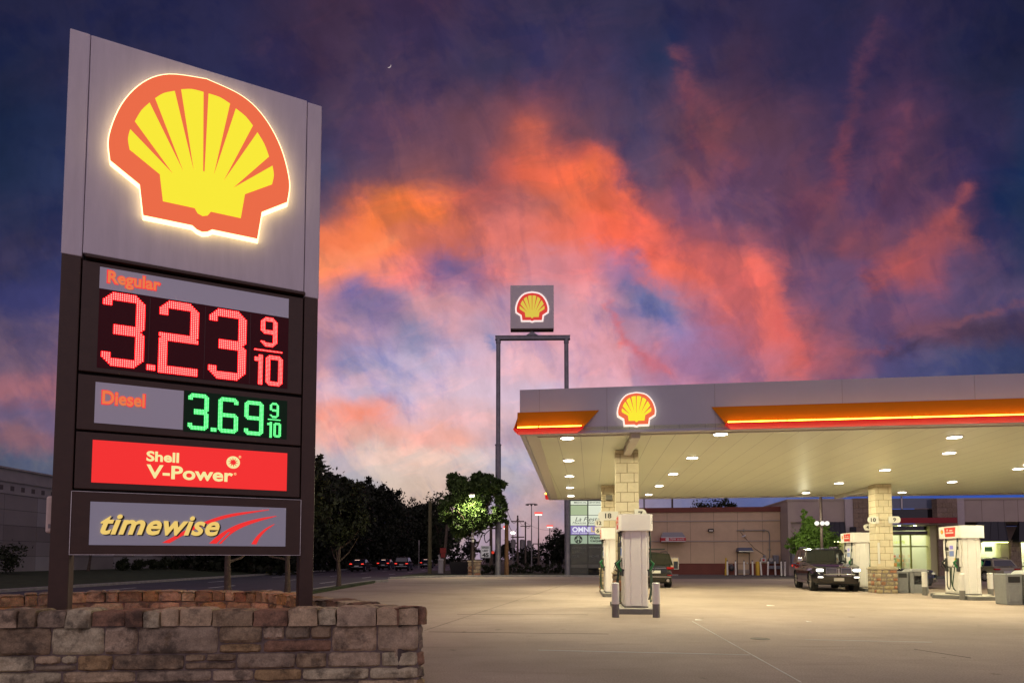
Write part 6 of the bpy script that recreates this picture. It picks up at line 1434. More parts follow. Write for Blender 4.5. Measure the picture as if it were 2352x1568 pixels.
    p = [side_pt(0, .12, 1), side_pt(0, .12, -1), side_pt(0, .90, -1), side_pt(0, .90, 1)]
    for i in (0, 3): p[i] = p[i] + Vector((0, -.10, 0))
    for i in (1, 2): p[i] = p[i] + Vector((0, .10, 0))
    win('rear_window', p, .01)
    mb = MB(); mb.box(-h * .9, h * .9, -w * .86, w * .86, zb - .06, zb + .08); mb.build('floor_pan', m_under, o)
    # front
    xfz = h
    for s in (-1, 1):
        mb = MB(); y = s * w * .74; mb.box(xfz * .965 - .14, xfz * .975, y - .13, y + .14, hood - .23, hood - .12); hl = mb.build('headlight', e_head if lights else M('headlight off', (0.5, 0.5, 0.52), 0.1, spec=.8), o, bevel=.04)
        mb = MB(); y = s * w * .72; mb.box(xfz * .965 - .08, xfz * .985, y - .10, y + .10, zb + .26, zb + .31); mb.build('fog_light', e_drl if lights else m_chr, o, bevel=.02)
        mb = MB(); y = s * w * .76; mb.box(-h * 1.0, -h * .93, y - .2, y + .17, belt - .22, belt - .11); mb.build('tail_light', m_tail, o, bevel=.03)
        if lights:
            mb = MB(); y = s * w * .955; mb.box(-h * .985, -h * .955, y - .02, y + .02, belt - .24, belt - .14); mb.build('tail_light', e_tail, o, bevel=.01)
            mb = MB(); a, b = sorted((s * .10, s * w * .50)); z0, z1 = hood - .40, hood - .08
            for k in range(6): z = z0 + (z1 - z0) * (k + .3) / 6; mb.box(xfz * .985 - .02, xfz * 1.005, a, b, z, z + .02)
            mb.box(xfz * .985 - .02, xfz * 1.007, a - .02, a, z0, z1); mb.box(xfz * .985 - .02, xfz * 1.007, b, b + .02, z0, z1); mb.box(xfz * .985 - .02, xfz * 1.007, a, b, z1, z1 + .02); mb.box(xfz * .985 - .02, xfz * 1.007, a, b, z0 - .02, z0)
            gr = mb.build('grille', m_chr, o)
            mb = MB(); mb.box(xfz * .985 - .02, xfz * .992, a, b, z0, z1); mb.build('grille_backing', m_under, gr)
        else:
            pass
    mb = MB(); mb.box(h * .985, h * 1.012, -.20, .20, zb + .12, zb + .26); mb.build('number_plate', m_plate_g, o)
    mb = MB(); mb.box(-h * 1.012, -h * .985, -.26, .26, belt - .42, belt - .28); mb.build('number_plate', m_plate, o)
    mb = MB(); mb.box(-h * 1.008, -h * .97, -w * .80, w * .80, zb + .26, zb + .31); mb.build('bumper_trim', m_chr, o, bevel=.01)
    mb = MB(); mb.tube([(h * .995, -w * .62, zb + .40), (h * 1.015, -w * .3, zb + .43), (h * 1.02, 0, zb + .43), (h * 1.015, w * .3, zb + .43), (h * .995, w * .62, zb + .40)], .018, 6); mb.build('bumper_trim', m_chr if lights else m_blkp, o)
    if not lights:
        mb = MB(); mb.box(h * .985, h * 1.004, -w * .45, w * .45, hood - .42, hood - .24); mb.build('grille', m_blkp, o)
    return o, dict(h=h, w=w, belt=belt, zb=zb, side=side_pt)
def paint(n, c, r_=0.22): return M('paint ' + n, c, r_, 0.25, coat=0.9)
fh = Vector((-.235, -.972, 0)); fl = G(1884, 1354.5); ctr = Vector((15.55, 30.2, 0))
suv, _ = vehicle('parked_suv', 'big black suv facing the camera with bright headlights and chrome grille', 'suv', (15.05, 30.5), fh, paint('black', (0.012, 0.011, 0.014), 0.15), L=5.25, W=2.02, H=1.96, hood=1.13, belt=1.30, wr=.43, zb=.36, lights=True, cup=0.20, roof_w=.75)
# chrome emblem between the grille halves
mb = MB(); mb.box(5.25 / 2 * .99, 5.25 / 2 * 1.008, -.05, .05, .72, 1.04); mb.build('grille_emblem', m_chr, suv, bevel=.02)
durango, q = vehicle('parked_suv', 'dark green suv seen from behind beside the nearest dispenser, with luggage on its roof', 'suv', (7.25, 34.2), Vector((.03, 1, 0)), paint('dark green', (0.010, 0.013, 0.009)), L=5.0, W=1.96, H=1.78, hood=1.10, belt=1.16, wr=.39)
mb = MB(); mb.box(-2.53, -2.50, -.55, .55, .98, 1.0); mb.build('badge_strip', m_chr, durango)
for s in (-1, 1):
    mb = MB(); mb.lathe([(.075, -2.53), (.075, -2.47)], (0, s * .62, .38), 14, 'x'); mb.build('exhaust_tip', m_chr, durango)
    mb = MB(); mb.box(-2.515, -2.49, s * .72 - .12, s * .72 + .12, .62, .67); mb.build('reflector', m_tail, durango)
lg = empty('roof_luggage', (7.2, 33.4, 1.95), 0, 'pale bundle and flat black board tied on the roof of the dark green suv', 'luggage')
mb = MB(); mb.box(-.55, .75, -.6, .6, -.02, .04); mb.build('board', m_blkp, lg, bevel=.015)
mb = MB(); mb.ball((-.25, 0, .17), .24, 8, sc_=(1.4, 1.4, .7)); mb.ball((-.10, .1, .26), .16, 8, sc_=(1.0, 1.2, .9)); mb.build('bundle', M('pale cloth', (0.5, 0.47, 0.44), 0.9), lg, smooth=True)
vehicle('parked_car', 'dark blue car behind the grey bin, its nose pointing to the right', 'car', (18.95, 32.6), Vector((.86, -.51, 0)), paint('navy', (0.018, 0.022, 0.045), 0.15), L=4.8, W=1.86, H=1.42, hood=.92, belt=.95, zb=.2, wr=.34, cowl=.34, wtop=-.06, rtop=-.52, rbase=-.70, deck=-.80, roof_w=.72, rails=False, kind='sedan')
vehicle('parked_car', 'beige station wagon seen from behind at the right, near the shop window', 'car', (31.5, 42.6), Vector((-.05, 1, 0)), paint('champagne', (0.30, 0.27, 0.17), 0.3), L=4.5, W=1.76, H=1.48, hood=.92, belt=.96, zb=.2, wr=.33, cowl=.36, wtop=-.02, rtop=-.80, rbase=-.93, roof_w=.74, rails=True, kind='wagon')
ROADCARS = [((-14.3, 84), 'dark suv with bright red tail lights, rightmost car on the road', 'suv', 1.72), ((-18.3, 92), 'dark car with red tail lights in the middle of the road', 'car', 1.46), ((-18.6, 78), 'dark car with faint tail lights near the row of trees, leftmost on the road', 'car', 1.46), ((-14.5, 108), 'small far car with red tail lights under the dark trees', 'car', 1.5)]
for (xy, lab, cat, hh) in ROADCARS:
    c_, q = vehicle('passing_' + cat, lab, cat, xy, Vector((0, 1, 0)), M('paint road dark', (0.012, 0.011, 0.013), 0.6, spec=0.2), L=4.7, W=1.85, H=hh, hood=1.0 if hh > 1.6 else .92, belt=1.08 if hh > 1.6 else .96, zb=.22, wr=.35, rails=False, group='cars driving away on the road', kind='suv' if hh > 1.6 else 'sedan', **({} if hh > 1.6 else dict(deck=-.80, rtop=-.52, rbase=-.7, wtop=-.05, cowl=.34)))
    for s in (-1, 1):
        mb = MB(); mb.box(-2.36, -2.31, s * .70 - .15, s * .70 + .15, .82, .91); mb.build('tail_light', glow('road tail light', (1.0, 0.05, 0.03), 1.8), c_, bevel=.02)
    mb = MB(); mb.box(-2.0, -1.96, -.28, .28, hh - .16, hh - .11); mb.build('brake_light', glow('high brake light', (1.0, 0.62, 0.5), 1.2), c_)

# ------------------------------------------------------------------ trees
def leaf_mat(name, c, var=0.45):
    m = M(name, c, 0.6, var=var, vs=1.2, spec=0.25); b = m.node_tree.nodes['Principled BSDF']; b.inputs['Subsurface Weight'].default_value = 0.0
    return m
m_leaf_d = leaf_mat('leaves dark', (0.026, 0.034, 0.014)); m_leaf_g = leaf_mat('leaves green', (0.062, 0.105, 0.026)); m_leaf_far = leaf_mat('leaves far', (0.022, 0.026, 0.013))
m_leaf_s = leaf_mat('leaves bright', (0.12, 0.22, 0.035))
m_bark = M('bark', (0.085, 0.06, 0.045), 0.95, var=0.35, vs=9, bump=0.6, bs=30)
def foliage(mb, rng, centre, rad, n_cl, n_leaf, leaf, fill=0.55, cl=0.28):
    """leaf quads in clumps scattered through an uneven ellipsoid"""
    cx, cy, cz_ = centre; rx, ry, rz = rad
    for _ in range(n_cl):
        d = rng.normal(size=3); d /= np.linalg.norm(d); r_ = (fill + (1 - fill) * rng.random()) * rng.uniform(.72, 1.08)
        c = np.array([cx + d[0] * rx * r_, cy + d[1] * ry * r_, cz_ + d[2] * rz * r_]); cr_ = min(rx, rz) * cl * rng.uniform(.6, 1.25)
        m_ = n_leaf
        p = c + rng.normal(size=(m_, 3)) * cr_ * np.array([.55, .55, .42])
        a = rng.normal(size=(m_, 3)); a /= np.linalg.norm(a, axis=1)[:, None]
        b = rng.normal(size=(m_, 3)); b -= a * (a * b).sum(1)[:, None]; b /= np.linalg.norm(b, axis=1)[:, None]
        s = leaf * rng.uniform(.6, 1.3, size=(m_, 1))
        q = np.stack([p - a * s, p + b * s * .45 - a * s * .1, p + a * s, p - b * s * .45 - a * s * .1], 1).reshape(-1, 3)
        o = len(mb.v); mb.v += [tuple(k) for k in q]; mb.f += [[o + 4 * i, o + 4 * i + 1, o + 4 * i + 2, o + 4 * i + 3] for i in range(m_)]; mb.mi += [0] * m_; mb.tone += [0.5] * m_
def tree(name, lab, loc, h, rad, base, mat, n_cl=70, n_leaf=60, leaf=.10, r_=.16, seed=1, lean=(0, 0), limbs=6, group=None, blobs=None, cat='tree', z=0.0):
    rng = np.random.default_rng(seed); o = empty(name, (loc[0], loc[1], z), 0, lab, cat, group)
    cz_ = (base + h) / 2; rz = (h - base) / 2
    mb = MB(); tp = []
    for k in range(7): t = k / 6; tp.append((lean[0] * t + rng.normal() * .05 * t, lean[1] * t + rng.normal() * .05 * t, -0.1 + (cz_ + rz * .3 + .1) * t))
    mb.tube(tp, [r_ * (1.25 if i == 0 else 1 - .75 * i / 6) for i in range(7)], 9)
    for k in range(limbs):
        a = 2 * math.pi * k / limbs + rng.uniform(-.4, .4); i = int(rng.integers(2, 5)); s = Vector(tp[i]); e = s + Vector((math.cos(a) * rad * .75, math.sin(a) * rad * .75, rz * rng.uniform(.3, .9))); mid = (s + e) / 2 + Vector((0, 0, -.12 * rad))
        mb.tube([s, mid, e], [r_ * .42, r_ * .28, r_ * .08], 6)
    mb.build('trunk', m_bark, o, smooth=True)
    mb = MB()
    if blobs is None:
        foliage(mb, rng, (lean[0], lean[1], cz_), (rad, rad, rz), n_cl, n_leaf, leaf)
        for k in range(5):
            a = rng.uniform(0, 6.28); foliage(mb, rng, (lean[0] + math.cos(a) * rad * .6, lean[1] + math.sin(a) * rad * .6, cz_ + rng.uniform(-.4, .7) * rz), (rad * .5, rad * .5, rz * .45), max(4, n_cl // 8), n_leaf, leaf)
    else:
        for (bx_, by_, bz_, br, bh, w_) in blobs: foliage(mb, rng, (bx_, by_, bz_), (br, br, bh), max(3, int(n_cl * w_)), n_leaf, leaf)
    mb.build('crown', mat, o, recalc=False)
    return o
FAR = [(-21, 30, 5.5, 3.0, 'first'),]
spec = [(700, 62, 1062, 4.2), (745, 74, 1072, 4.0), (772, 82, 1086, 3.6), (806, 92, 1108, 3.6), (824, 100, 1098, 2.8), (852, 110, 1118, 3.9), (884, 122, 1132, 3.8), (912, 132, 1139, 3.8), (940, 145, 1148, 4.2), (968, 160, 1156, 4.6), (992, 150, 1150, 4.0)]
wherelab = ['hidden behind the right post of the price sign', 'just right of the price sign post', 'second to show right of the price sign', 'under the highest notch of the treeline', 'slim and sharp topped in the middle of the row', 'above the red tail lights', 'right of the middle of the row', 'above the rightmost car on the road', 'low and wide toward the far end of the row', 'last in the row before the wooden pole', 'by the leaning wooden pole']
for i, (px, Y, top, rad) in enumerate(spec):
    p = P(px, 1290, Y); h = P(px, top, Y).z
    tree('roadside_tree', 'tall dark tree ' + wherelab[i], (min(p.x, -25.5) if i < 9 else p.x, Y), h + .3, rad * 1.25, -1.4, m_leaf_far, 190, 42, .36, .28, 100 + i, group='dark trees along the far side of the road', z=.3)
# three street trees on the near verge behind the planter, crowns mostly behind the sign
for i, (xy, h, rad, base, lab) in enumerate([((-8.52, 19.0), 5.4, 1.6, 2.2, 'street tree whose trunk shows under the middle of the price sign'), ((-8.5, 24.0), 5.6, 1.7, 2.4, 'street tree whose trunk shows beside the right post of the price sign'), ((-8.56, 31.3), 5.2, 1.45, 1.9, 'street tree on the verge right of the price sign')]):
    tree('street_tree', lab, xy, h, rad, base, m_leaf_d, 75, 55, .13, .115, 40 + i, group='street trees on the near verge')
# dark shrubby trees against the long building
for i, (px, py, lab) in enumerate([(205, 1308, 'forked bare stemmed shrub tree under the left end of the sign'), (395, 1304, 'slim forked shrub tree below the store panel of the sign')]):
    p = G(px, py, .6); p = Vector((-32.2, 32.2 / ((CX - px) / F), 0)); tree('shrub_tree', lab, (p.x, p.y), 4.6, 1.5, 2.6, m_leaf_d, 26, 40, .14, .10, 60 + i, lean=(.5, 0), limbs=7, group='shrub trees by the long building', z=.58)
bx = [(283, 'first round bush from the left under the sign'), (320, 'second round bush from the left under the sign'), (352, 'third round bush from the left under the sign'), (378, 'bush just left of the slim shrub tree'), (402, 'bush right of the slim shrub tree'), (432, 'low bush under the swooshes of the store panel'), (460, 'wide bush left of the middle street tree trunk'), (500, 'bush just right of the middle street tree trunk'), (520, 'bush under the right half of the store panel'), (553, 'bush in the middle of the gap below the sign, right half'), (572, 'small bush left of the second street tree trunk'), (592, 'bush right beside the second street tree trunk'), (612, 'bush left of the right post'), (8, 'big dark bush at the left edge before the long building')]
for i, (px, lab) in enumerate(bx):
    rng = np.random.default_rng(300 + i); X = -31.6; Y = X / ((px - CX) / F)
    o = empty('round_bush', (X, Y, .55), 0, lab, 'bush', 'clipped bushes by the long building'); mb = MB(); r_ = .62 if i < 13 else 1.3; foliage(mb, rng, (0, 0, r_ * .75), (r_, r_, r_ * .8), 26, 40, .11, .5, .4); mb.build('leaves', m_leaf_d, o, recalc=False)
# the big lamp-lit tree at the drive
YT_ = 52.9; s_ = YT_ / F; p = P(1085, 1300, YT_)
def bl(px, py, r_, h_, w_, dy=0.0): q = P(px, py, YT_); return (q.x - p.x, dy, q.z, r_ * s_, h_ * s_, w_)
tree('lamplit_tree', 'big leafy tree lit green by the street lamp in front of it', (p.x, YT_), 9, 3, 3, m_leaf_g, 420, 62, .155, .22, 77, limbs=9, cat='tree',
     blobs=[bl(1085, 1135, 52, 46, .30), bl(1050, 1105, 22, 20, .06), bl(1105, 1100, 34, 18, .08), bl(1140, 1120, 26, 20, .07, -1.0), bl(1150, 1165, 18, 30, .08, -1.0), bl(1040, 1165, 34, 44, .13), bl(1085, 1185, 42, 36, .2), bl(1062, 1215, 34, 26, .10), bl(1118, 1195, 26, 22, .07), bl(1035, 1093, 10, 8, .02), bl(1160, 1200, 9, 7, .02, -1.0)])
p2 = P(1012, 1300, 64); tree('slim_tree', 'slim ragged tree behind the leaning wooden pole', (p2.x, 64), P(1012, 1135, 64).z, 1.5, 1.5, m_leaf_d, 70, 45, .13, .12, 79)
p2 = P(1287, 1300, 92); tree('distant_tree', 'dark round tree left of the right sign pole, beyond the lot', (p2.x, 92), P(1290, 1212, 92).z, 2.6, .5, m_leaf_far, 70, 45, .2, .2, 80)
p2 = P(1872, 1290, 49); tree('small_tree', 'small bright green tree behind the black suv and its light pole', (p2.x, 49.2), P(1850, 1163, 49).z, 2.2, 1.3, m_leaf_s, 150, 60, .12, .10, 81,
     blobs=[(0, 0, 2.7, 1.75, 1.25, .6), (-.9, 0, 2.4, 1.1, .8, .2), (.9, 0, 2.3, 1.1, .9, .2), (-.35, 0, 4.2, .65, .9, .16), (.55, 0, 3.9, .45, .6, .1), (-.6, 0, 5.1, .22, .35, .04)])
p2 = P(1636, 1160, 88); tree('roof_tree', 'broad dark tree top showing above the roof of the store', (p2.x, 88), P(1636, 1144, 88).z, 3.4, 4.0, m_leaf_d, 90, 50, .2, .25, 82)
# far woods that read as one mass
rng = np.random.default_rng(5); mb = MB()
for k in range(46):
    X = -40 + k * 1.9 + rng.normal() * .6; hh = 4.6 + 1.6 * math.sin(k * 1.3) + rng.uniform(-.5, 1.4) + (4.5 if X < -10 else 0); foliage(mb, rng, (X, 190 + rng.normal() * 6, hh * .45), (2.4, 2.4, hh * .6), 10, 40, .5, .4, .4)
o = mb.build('far_woods', m_leaf_far, recalc=False); tag(o, 'dark low band of woods along the horizon behind the lot', 'woods', None, 'stuff')
# hedge at the back edge of the lot
def hedge(name, lab, x0, x1, y, h, d, z, mat, seed):
    rng = np.random.default_rng(seed); mb = MB(); n = int((x1 - x0) / .35)
    for k in range(n): foliage(mb, rng, (x0 + (x1 - x0) * (k + .5) / n, y, z + h * .5), (.34, d, h * .52), 7, 34, .085, .5, .45)
    o = mb.build(name, mat, recalc=False); return tag(o, lab, 'hedge')
a, b = P(1103, 1300, 55.5), P(1142, 1300, 55.5); hedge('clipped_hedge', 'low hedge between the stone pillar and the left sign pole', a.x, b.x, 55.5, .95, .5, .05, m_leaf_d, 6)
hedge('long_hedge', 'dark hedge along the back of the lot between the two sign poles', P(1165, 1300, 60).x, P(1312, 1300, 60).x, 60, 1.25, .6, -.1, m_leaf_d, 8)

# ------------------------------------------------------------------ long building across the road
Xw = -33.4
bl_ = empty('long_building', (Xw, 0, .6), math.pi / 2, 'long windowless building of large stone panels across the road at the left', 'building')
# local x runs along the road, local y points away from the road (-x in the world)
zb_top = 6.9
m_pn = [M('wall panel a', (0.30, 0.27, 0.25), 0.85, var=0.08, vs=.6), M('wall panel b', (0.36, 0.34, 0.33), 0.85, var=0.08, vs=.6), M('wall panel c', (0.25, 0.22, 0.20), 0.85, var=0.08, vs=.6)]
mb = MB(); mb.box(24, 130, .06, 30, 0, zb_top - .9); mb.build('wall', M('panel joint', (0.06, 0.055, 0.05), 0.9), bl_)
rnd = random.Random(4); mb = MB(); nz_ = 5; hz = (zb_top - 1.75) / nz_
x = 24.0
while x < 130:
    for k in range(nz_): mb.box(x + .012, x + 2.9 - .012, 0, .05, k * hz + .012, (k + 1) * hz - .012, rnd.choice((0, 0, 0, 1, 1, 2)))
    x += 2.9
mb.build('wall_panels', m_pn, bl_)
mb = MB(); mb.box(24, 130, -.05, .055, zb_top - 1.74, zb_top - .95); mb.box(24, 130, -.16, .3, zb_top - .95, zb_top - .80); mb.box(24, 130, -.08, .3, zb_top - .799, zb_top - .12); mb.box(24, 130, -.22, .4, zb_top - .119, zb_top); mb.build('cornice', M('cornice stone', (0.36, 0.33, 0.31), 0.85, var=.15, vs=.8), bl_)
for k in range(96): x = 24.3 + k * .92; mb = MB(); mb.box(x, x + .32, -.056, -.0505, zb_top - 1.52, zb_top - 1.2); mb.build('frieze_square', M('frieze dark', (0.12, 0.10, 0.095), 0.9), bl_)

# ------------------------------------------------------------------ poles, lamps and signs by the drive
m_wood = M('weathered wood', (0.13, 0.10, 0.07), 0.9, var=.3, vs=5); m_wood2 = M('orange wood', (0.30, 0.17, 0.07), 0.85, var=.25, vs=5)
def pole(name, lab, cat, px, Y, top, r_, mat, lean=0.0, group='wooden poles by the drive', base=0.0):
    p = P(px, 1300, Y); zt_ = P(px, top, Y).z; o = empty(name, (p.x, p.y, base), 0, lab, cat, group); mb = MB(); mb.tube([(0, 0, -.1), (lean * .5, 0, zt_ * .5), (lean, 0, zt_)], r_, 10, r1=r_ * .8); mb.build('shaft', mat, o, smooth=True); return o, zt_
pole('utility_pole', 'mossy wooden pole at the edge of the grass left of the lamp lit tree', 'pole', 987, 58, 1150, .19, M('mossy wood', (0.14, 0.13, 0.06), 0.9, var=.3, vs=4))
o, zt_ = pole('utility_pole', 'dark wooden pole with a red box low on it', 'pole', 1018, 60, 1205, .16, m_wood, .35); mb = MB(); mb.box(-.28, .28, -.26, -.02, 2.0, 2.5); mb.box(-.2, .2, -.24, -.04, 1.6, 1.98); mb.build('red_box', M('red box', (0.35, 0.04, 0.03), 0.6), o)
pole('utility_pole', 'orange wooden pole just right of the left sign pole', 'pole', 1163.5, 54, 1200, .20, m_wood2)
o, zt_ = pole('utility_pole', 'wooden service pole with a crossarm, left of the left sign pole', 'pole', 1127.6, 70, 1204, .19, m_wood); mb = MB(); mb.box(-1.2, 1.2, -.08, .08, zt_ - .5, zt_ - .35); mb.build('crossarm', m_wood, o)
mb = MB(); mb.tube(arc_pts([(-.15, -.2, zt_ - .6), (-.7, -.2, zt_ - 1.2), (-.55, -.2, zt_ - 2.0), (-.1, -.2, zt_ - 1.6)], 5), .05, 6); mb.build('cable_loop', m_dk, o)
# street lamp in front of the big tree
YL = 52.25; p = P(1085.5, 1300, YL); zt_ = P(1085, 1141, YL).z
lamp = empty('street_lamp', (p.x, p.y, 0), 0, 'lit street lamp on a slim pole in front of the big tree', 'street lamp'); mb = MB(); mb.tube([(0, 0, 0), (0, 0, zt_ + .05)], .085, 10, r1=.06); mb.build('shaft', m_lp, lamp, smooth=True)
mb = MB(); mb.tube([(0, 0, zt_ + .04), (0, -.45, zt_ + .18), (0, -.9, zt_ + .16)], .035, 8); mb.build('arm', m_lp, lamp)
mb = MB(); mb.ball((0, -1.15, zt_ + .12), .28, 8, sc_=(1, 1.4, .45)); mb.build('lamp_head', m_lp, lamp, smooth=True)
mb = MB(); mb.ball((0, -1.15, zt_ + .0), .17, 8, sc_=(1.2, 1.4, .7)); mb.build('lens', glow('street lamp lens', (1.0, 0.92, 0.60), 40.0), lamp)
ld = bpy.data.lights.new('lamp', 'SPOT'); ld.energy = 1250; ld.spot_size = R(165); ld.spot_blend = .35; ld.color = (1.0, 0.92, 0.55); ld.shadow_soft_size = .15; lo = bpy.data.objects.new('lamp', ld); col.objects.link(lo); lo.parent = lamp; lo.location = (0, -1.15, zt_ - .28)
for k, ch in enumerate('SHELL'[0:0]): pass
mb = MB()
for k in range(3): mb.box(-.10, .10, -.10, -.07, 2.85 + k * .28, 3.05 + k * .28)
mb.build('pole_numbers', m_flag, lamp)
# speed limit sign
YS = 66; p = P(1115, 1300, YS); za, zb_ = P(1115, 1274.5, YS).z, P(1115, 1254, YS).z; hw = 11 / F * YS
sl = empty('speed_limit_sign', (p.x, p.y, 0), 0, 'white speed limit 45 sign on a thin post', 'traffic sign'); mb = MB(); mb.box(-.03, .03, 0, .04, 0, zb_); mb.build('shaft', m_lp, sl)
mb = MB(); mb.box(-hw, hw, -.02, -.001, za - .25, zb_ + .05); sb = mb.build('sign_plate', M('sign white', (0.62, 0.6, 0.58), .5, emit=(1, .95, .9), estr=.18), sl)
hh = zb_ + .3 - za
text('SPEED', -hw * .75, hw * .75, zb_ - hh * .20, zb_ - hh * .04, -.021, m_ink, sb, .004, 0, .03); text('LIMIT', -hw * .6, hw * .6, zb_ - hh * .45, zb_ - hh * .29, -.021, m_ink, sb, .004, 0, .03); text('45', -hw * .7, hw * .7, za - .18, zb_ - hh * .56, -.021, m_ink, sb, .004, 0, .05)
mb = MB(); 
for q in ((-hw * .93, -hw * .88, za - .2, zb_), (hw * .88, hw * .93, za - .2, zb_), (-hw * .93, hw * .93, zb_ - .03, zb_), (-hw * .93, hw * .93, za - .2, za - .17)): mb.box(q[0], q[1], -.024, -.0202, q[2], q[3])
mb.build('sign_border', m_ink, sb)
# things round the foot of the tree
p = G(1013, 1305, .0); p = P(1013, 1300, 60); o = empty('utility_pedestal', (p.x, 60, 0), 0, 'white round utility pedestal on the grass by the dark wooden pole', 'utility pedestal'); mb = MB(); mb.lathe([(.34, 0), (.34, .1), (.29, .12), (.27, 1.25), (.30, 1.27), (.30, 1.42), (.26, 1.5)], n=16); mb.build('barrel', M('pedestal white', (0.5, 0.48, 0.44), .6), o, smooth=True); mb = MB(); mb.tube([(-.1, 0, 1.5), (-.25, 0, 1.85)], .1, 8); mb.build('vent_pipe', M('pedestal white'), o)
p = P(1058, 1300, 57.5); o = empty('planter_tub', (p.x, 57.5, 0), 0, 'black flared tub at the foot of the lamp lit tree', 'tub'); mb = MB(); mb.hexa([(-.8, -.5, 0), (.8, -.5, 0), (.8, .5, 0), (-.8, .5, 0)], [(-1.0, -.65, 1.15), (1.0, -.65, 1.15), (1.0, .65, 1.15), (-1.0, .65, 1.15)]); mb.build('tub_body', m_dk, o, bevel=.04); mb = MB(); mb.box(-.9, .9, -.55, .55, 1.151, 1.2); mb.build('tub_soil', m_dirt, o)
p = P(1090, 1300, 52.9); o = empty('stone_pillar', (p.x, 52.9, 0), 0, 'short square stone pillar in front of the hedge', 'pillar'); pb = Path([(-.52, -.52), (.52, -.52), (.52, .52), (-.52, .52)], True); mb = MB(); mb.box(-.51, .51, -.51, .51, 0, 1.22); mb.build('core', m_mortar, o); mb = MB(); rnd = random.Random(5); zz = 0
for hh_ in (.3, .26, .34, .31):
    for k in range(4): stones(mb, pb, pb.l[k], pb.l[k + 1], zz, zz + hh_, .3, .6, .02, rnd, .02, 4, 3, .01, .015)
    zz += hh_
mb.build('pillar_stones', m_field, o, smooth=True); mb = MB(); mb.box(-.6, .6, -.6, .6, 1.225, 1.33); mb.build('pillar_cap', m_cap, o, bevel=.02)
p = P(1128, 1300, 63); o = empty('red_marker', (1.5 * 0 + P(1132, 1268, 63).x, 63, 0), 0, 'small red round marker on a post behind the left sign pole', 'marker'); mb = MB(); mb.box(-.03, .03, 0, .05, 0, 2.2); mb.build('shaft', m_lp, o); mb = MB(); mb.lathe([(.15, -.03), (.15, -.001)], (0, 0, P(1132, 1268, 63).z), 8, 'y'); mb.build('marker_disc', glow('red marker', (0.8, 0.05, 0.02), .8), o)
p = P(962, 1300, 96); o = empty('street_sign', (p.x, 96, 0), 0, 'thin grey sign post at the kerb left of the mossy pole', 'traffic sign'); mb = MB(); mb.box(-.05, .05, 0, .05, 0, P(962, 1240, 96).z); mb.build('shaft', m_cond, o); mb = MB(); mb.box(-.1, .1, -.03, 0, P(962, 1252, 96).z, P(962, 1240, 96).z); mb.build('sign_plate', m_cond, o)
# far power line, masts and lit signs beyond the lot
def upole(px, Y, top, lab, arms=1, cans=0):
    p = P(px, 1290, Y); zt_ = P(px, top, Y).z; o = empty('power_pole', (p.x, Y, -.2), 0, lab, 'power pole', 'far power poles'); mb = MB(); mb.tube([(0, 0, 0), (0, 0, zt_ + .2)], .20, 8, r1=.13); mb.build('shaft', m_wood, o, smooth=True)
    for k in range(arms): mb = MB(); mb.box(-1.1, 1.1, -.08, .08, zt_ - .9 - k * 2.6, zt_ - .72 - k * 2.6); mb.build('crossarm', m_wood, o)
    for k in range(cans): mb = MB(); s = -1 if k % 2 else 1; mb.lathe([(.42, 0), (.42, 1.3), (.2, 1.4)], (s * .75, 0, zt_ - 5.2), 12); mb.build('transformer', m_cond, o, smooth=True)
    return Vector((p.x, Y, zt_ - .2))
w1 = upole(1189, 105, 1183, 'power pole with two grey transformers beyond the lot', 2, 2); w2 = upole(1207, 135, 1197, 'second power pole standing just right of the one with transformers', 1, 1); w3 = upole(1237, 120, 1236, 'short dark power pole in front of the lit sign mast', 2, 0)
def wire(a, b, sag, mb):
    pts = [a + (b - a) * (k / 12) - Vector((0, 0, sag * 4 * (k / 12) * (1 - k / 12))) for k in range(13)]; mb.tube(pts, .028, 5)
mb = MB()
w0 = P(1164, 1168, 56); 
for dz in (0, .9): wire(w0 - Vector((0, 0, dz)), w1 - Vector((0, 0, dz * 1.6)), 1.2, mb)
wire(w1, w2, .9, mb); wire(w1 + Vector((1, 0, -.7)), w2 + Vector((1, 0, -.7)), .9, mb); wire(w2, Vector((14, 190, 11)), 1.2, mb); wire(P(1164, 1240, 56), w1 - Vector((0, 0, 6.5)), 1.4, mb); wire(P(1164, 1222, 56), w1 - Vector((0, 0, 5)), 1.6, mb)
tag(mb.build('power_lines', m_dk, smooth=False), 'thin black power lines sagging between the far poles', 'power line')
p = P(1221, 1290, 150); zt_ = P(1221, 1156, 150).z; o = empty('high_mast', (p.x, 150, -.2), 0, 'very tall thin light mast with a ring of lamps on top', 'light mast'); mb = MB(); mb.tube([(0, 0, 0), (0, 0, zt_)], .16, 8, r1=.09); mb.build('shaft', m_cond, o); mb = MB()
for k in range(8): a = k * math.pi / 4; mb.box(math.cos(a) * 1.2 - .22, math.cos(a) * 1.2 + .22, math.sin(a) * 1.2 - .22, math.sin(a) * 1.2 + .22, zt_ - .2, zt_ + .1)
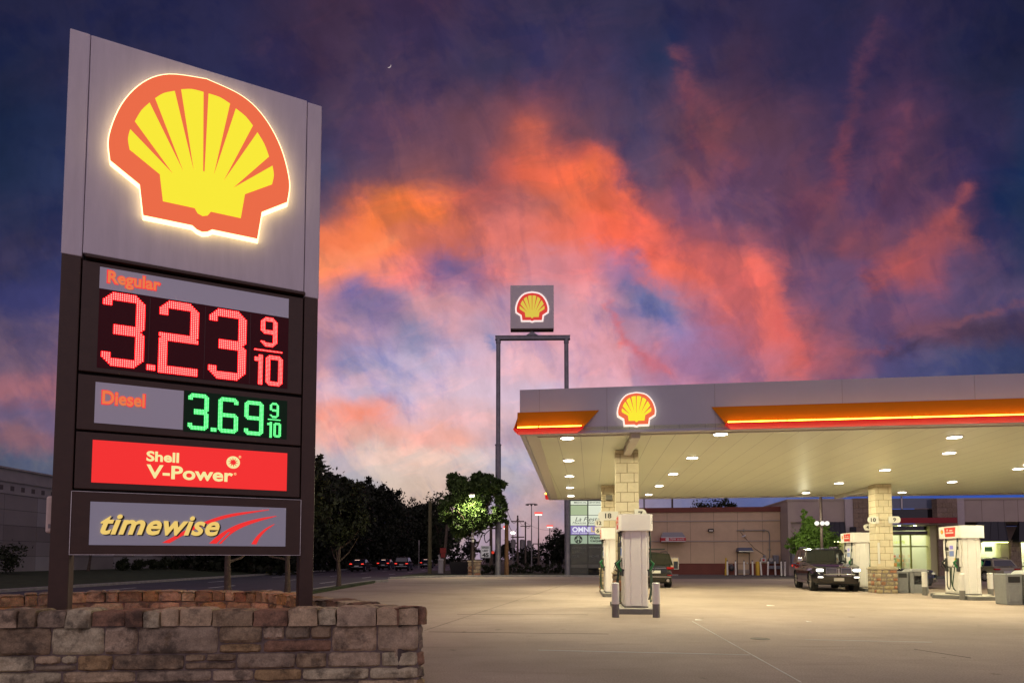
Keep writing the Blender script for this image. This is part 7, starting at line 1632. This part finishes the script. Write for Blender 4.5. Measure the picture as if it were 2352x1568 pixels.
mb.lathe([(1.15, zt_ + .1), (1.15, zt_ + .16)], n=16); mb.build('lamp_ring', m_cond, o)
e_fr = glow('far sign red', (0.95, 0.12, 0.10), 1.1); e_fw = glow('far sign white', (1.0, 0.85, 0.75), 1.6)
for (px, py, Y, w_, h_, lab) in [(1237, 1178, 160, 19, 9, 'red and white lit sign on a tall mast, highest of the far ones'), (1263, 1207, 170, 15, 7, 'red and white lit far sign, rightmost of the three'), (1162, 1210, 170, 12, 9, 'red lit far sign half hidden behind the orange pole')]:
    p = P(px, py, Y); o = empty('far_lit_sign', (p.x, Y, -.2), 0, lab, 'lit sign', 'far lit signs on masts'); k = Y / F; mb = MB(); mb.tube([(0, .3, 0), (0, .3, p.z)], .2, 8, r1=.12); mb.build('shaft', m_cond, o)
    mb = MB(); mb.box(-w_ * k / 2, w_ * k / 2, 0, .6, p.z, p.z + h_ * k * .55); mb.build('red_face', e_fr, o, bevel=.1); mb = MB(); mb.box(-w_ * k * .42, w_ * k * .42, -.02, .55, p.z - h_ * k * .35, p.z - .01); mb.build('white_face', e_fw, o, bevel=.1)
p = P(1178, 1223, 140); o = empty('far_street_lamp', (p.x, 140, -.2), 0, 'small white lit street lamp beside the far power poles', 'street lamp'); mb = MB(); mb.tube([(0, 0, 0), (0, 0, p.z)], .12, 8); mb.build('shaft', m_cond, o); mb = MB(); mb.ball((0, 0, p.z + .2), .42, 8, sc_=(1.3, 1, .7)); mb.build('lens', glow('far lamp', (1.0, .9, .75), 5.0), o)
# crescent moon
pm = ray(893, 150) * 4000 + cam.location; RM = 15.0
A_ = [R(-115 + k * 10) for k in range(14)]
po = [(math.cos(a) * RM, math.sin(a) * RM * 1.15) for a in A_]; pi_ = [(q[0] - 2.6 * math.sin(math.pi * k / 13) , q[1] + 1.6 * math.sin(math.pi * k / 13)) for k, q in enumerate(po)]
mb = MB(); mb.prism(po + list(reversed(pi_[1:-1])), -3, 3)
tag(mb.build('crescent_moon', glow('moonlight', (0.75, 0.62, 0.62), .55), None, pm, 0), 'thin pale crescent moon in the upper sky', 'moon')
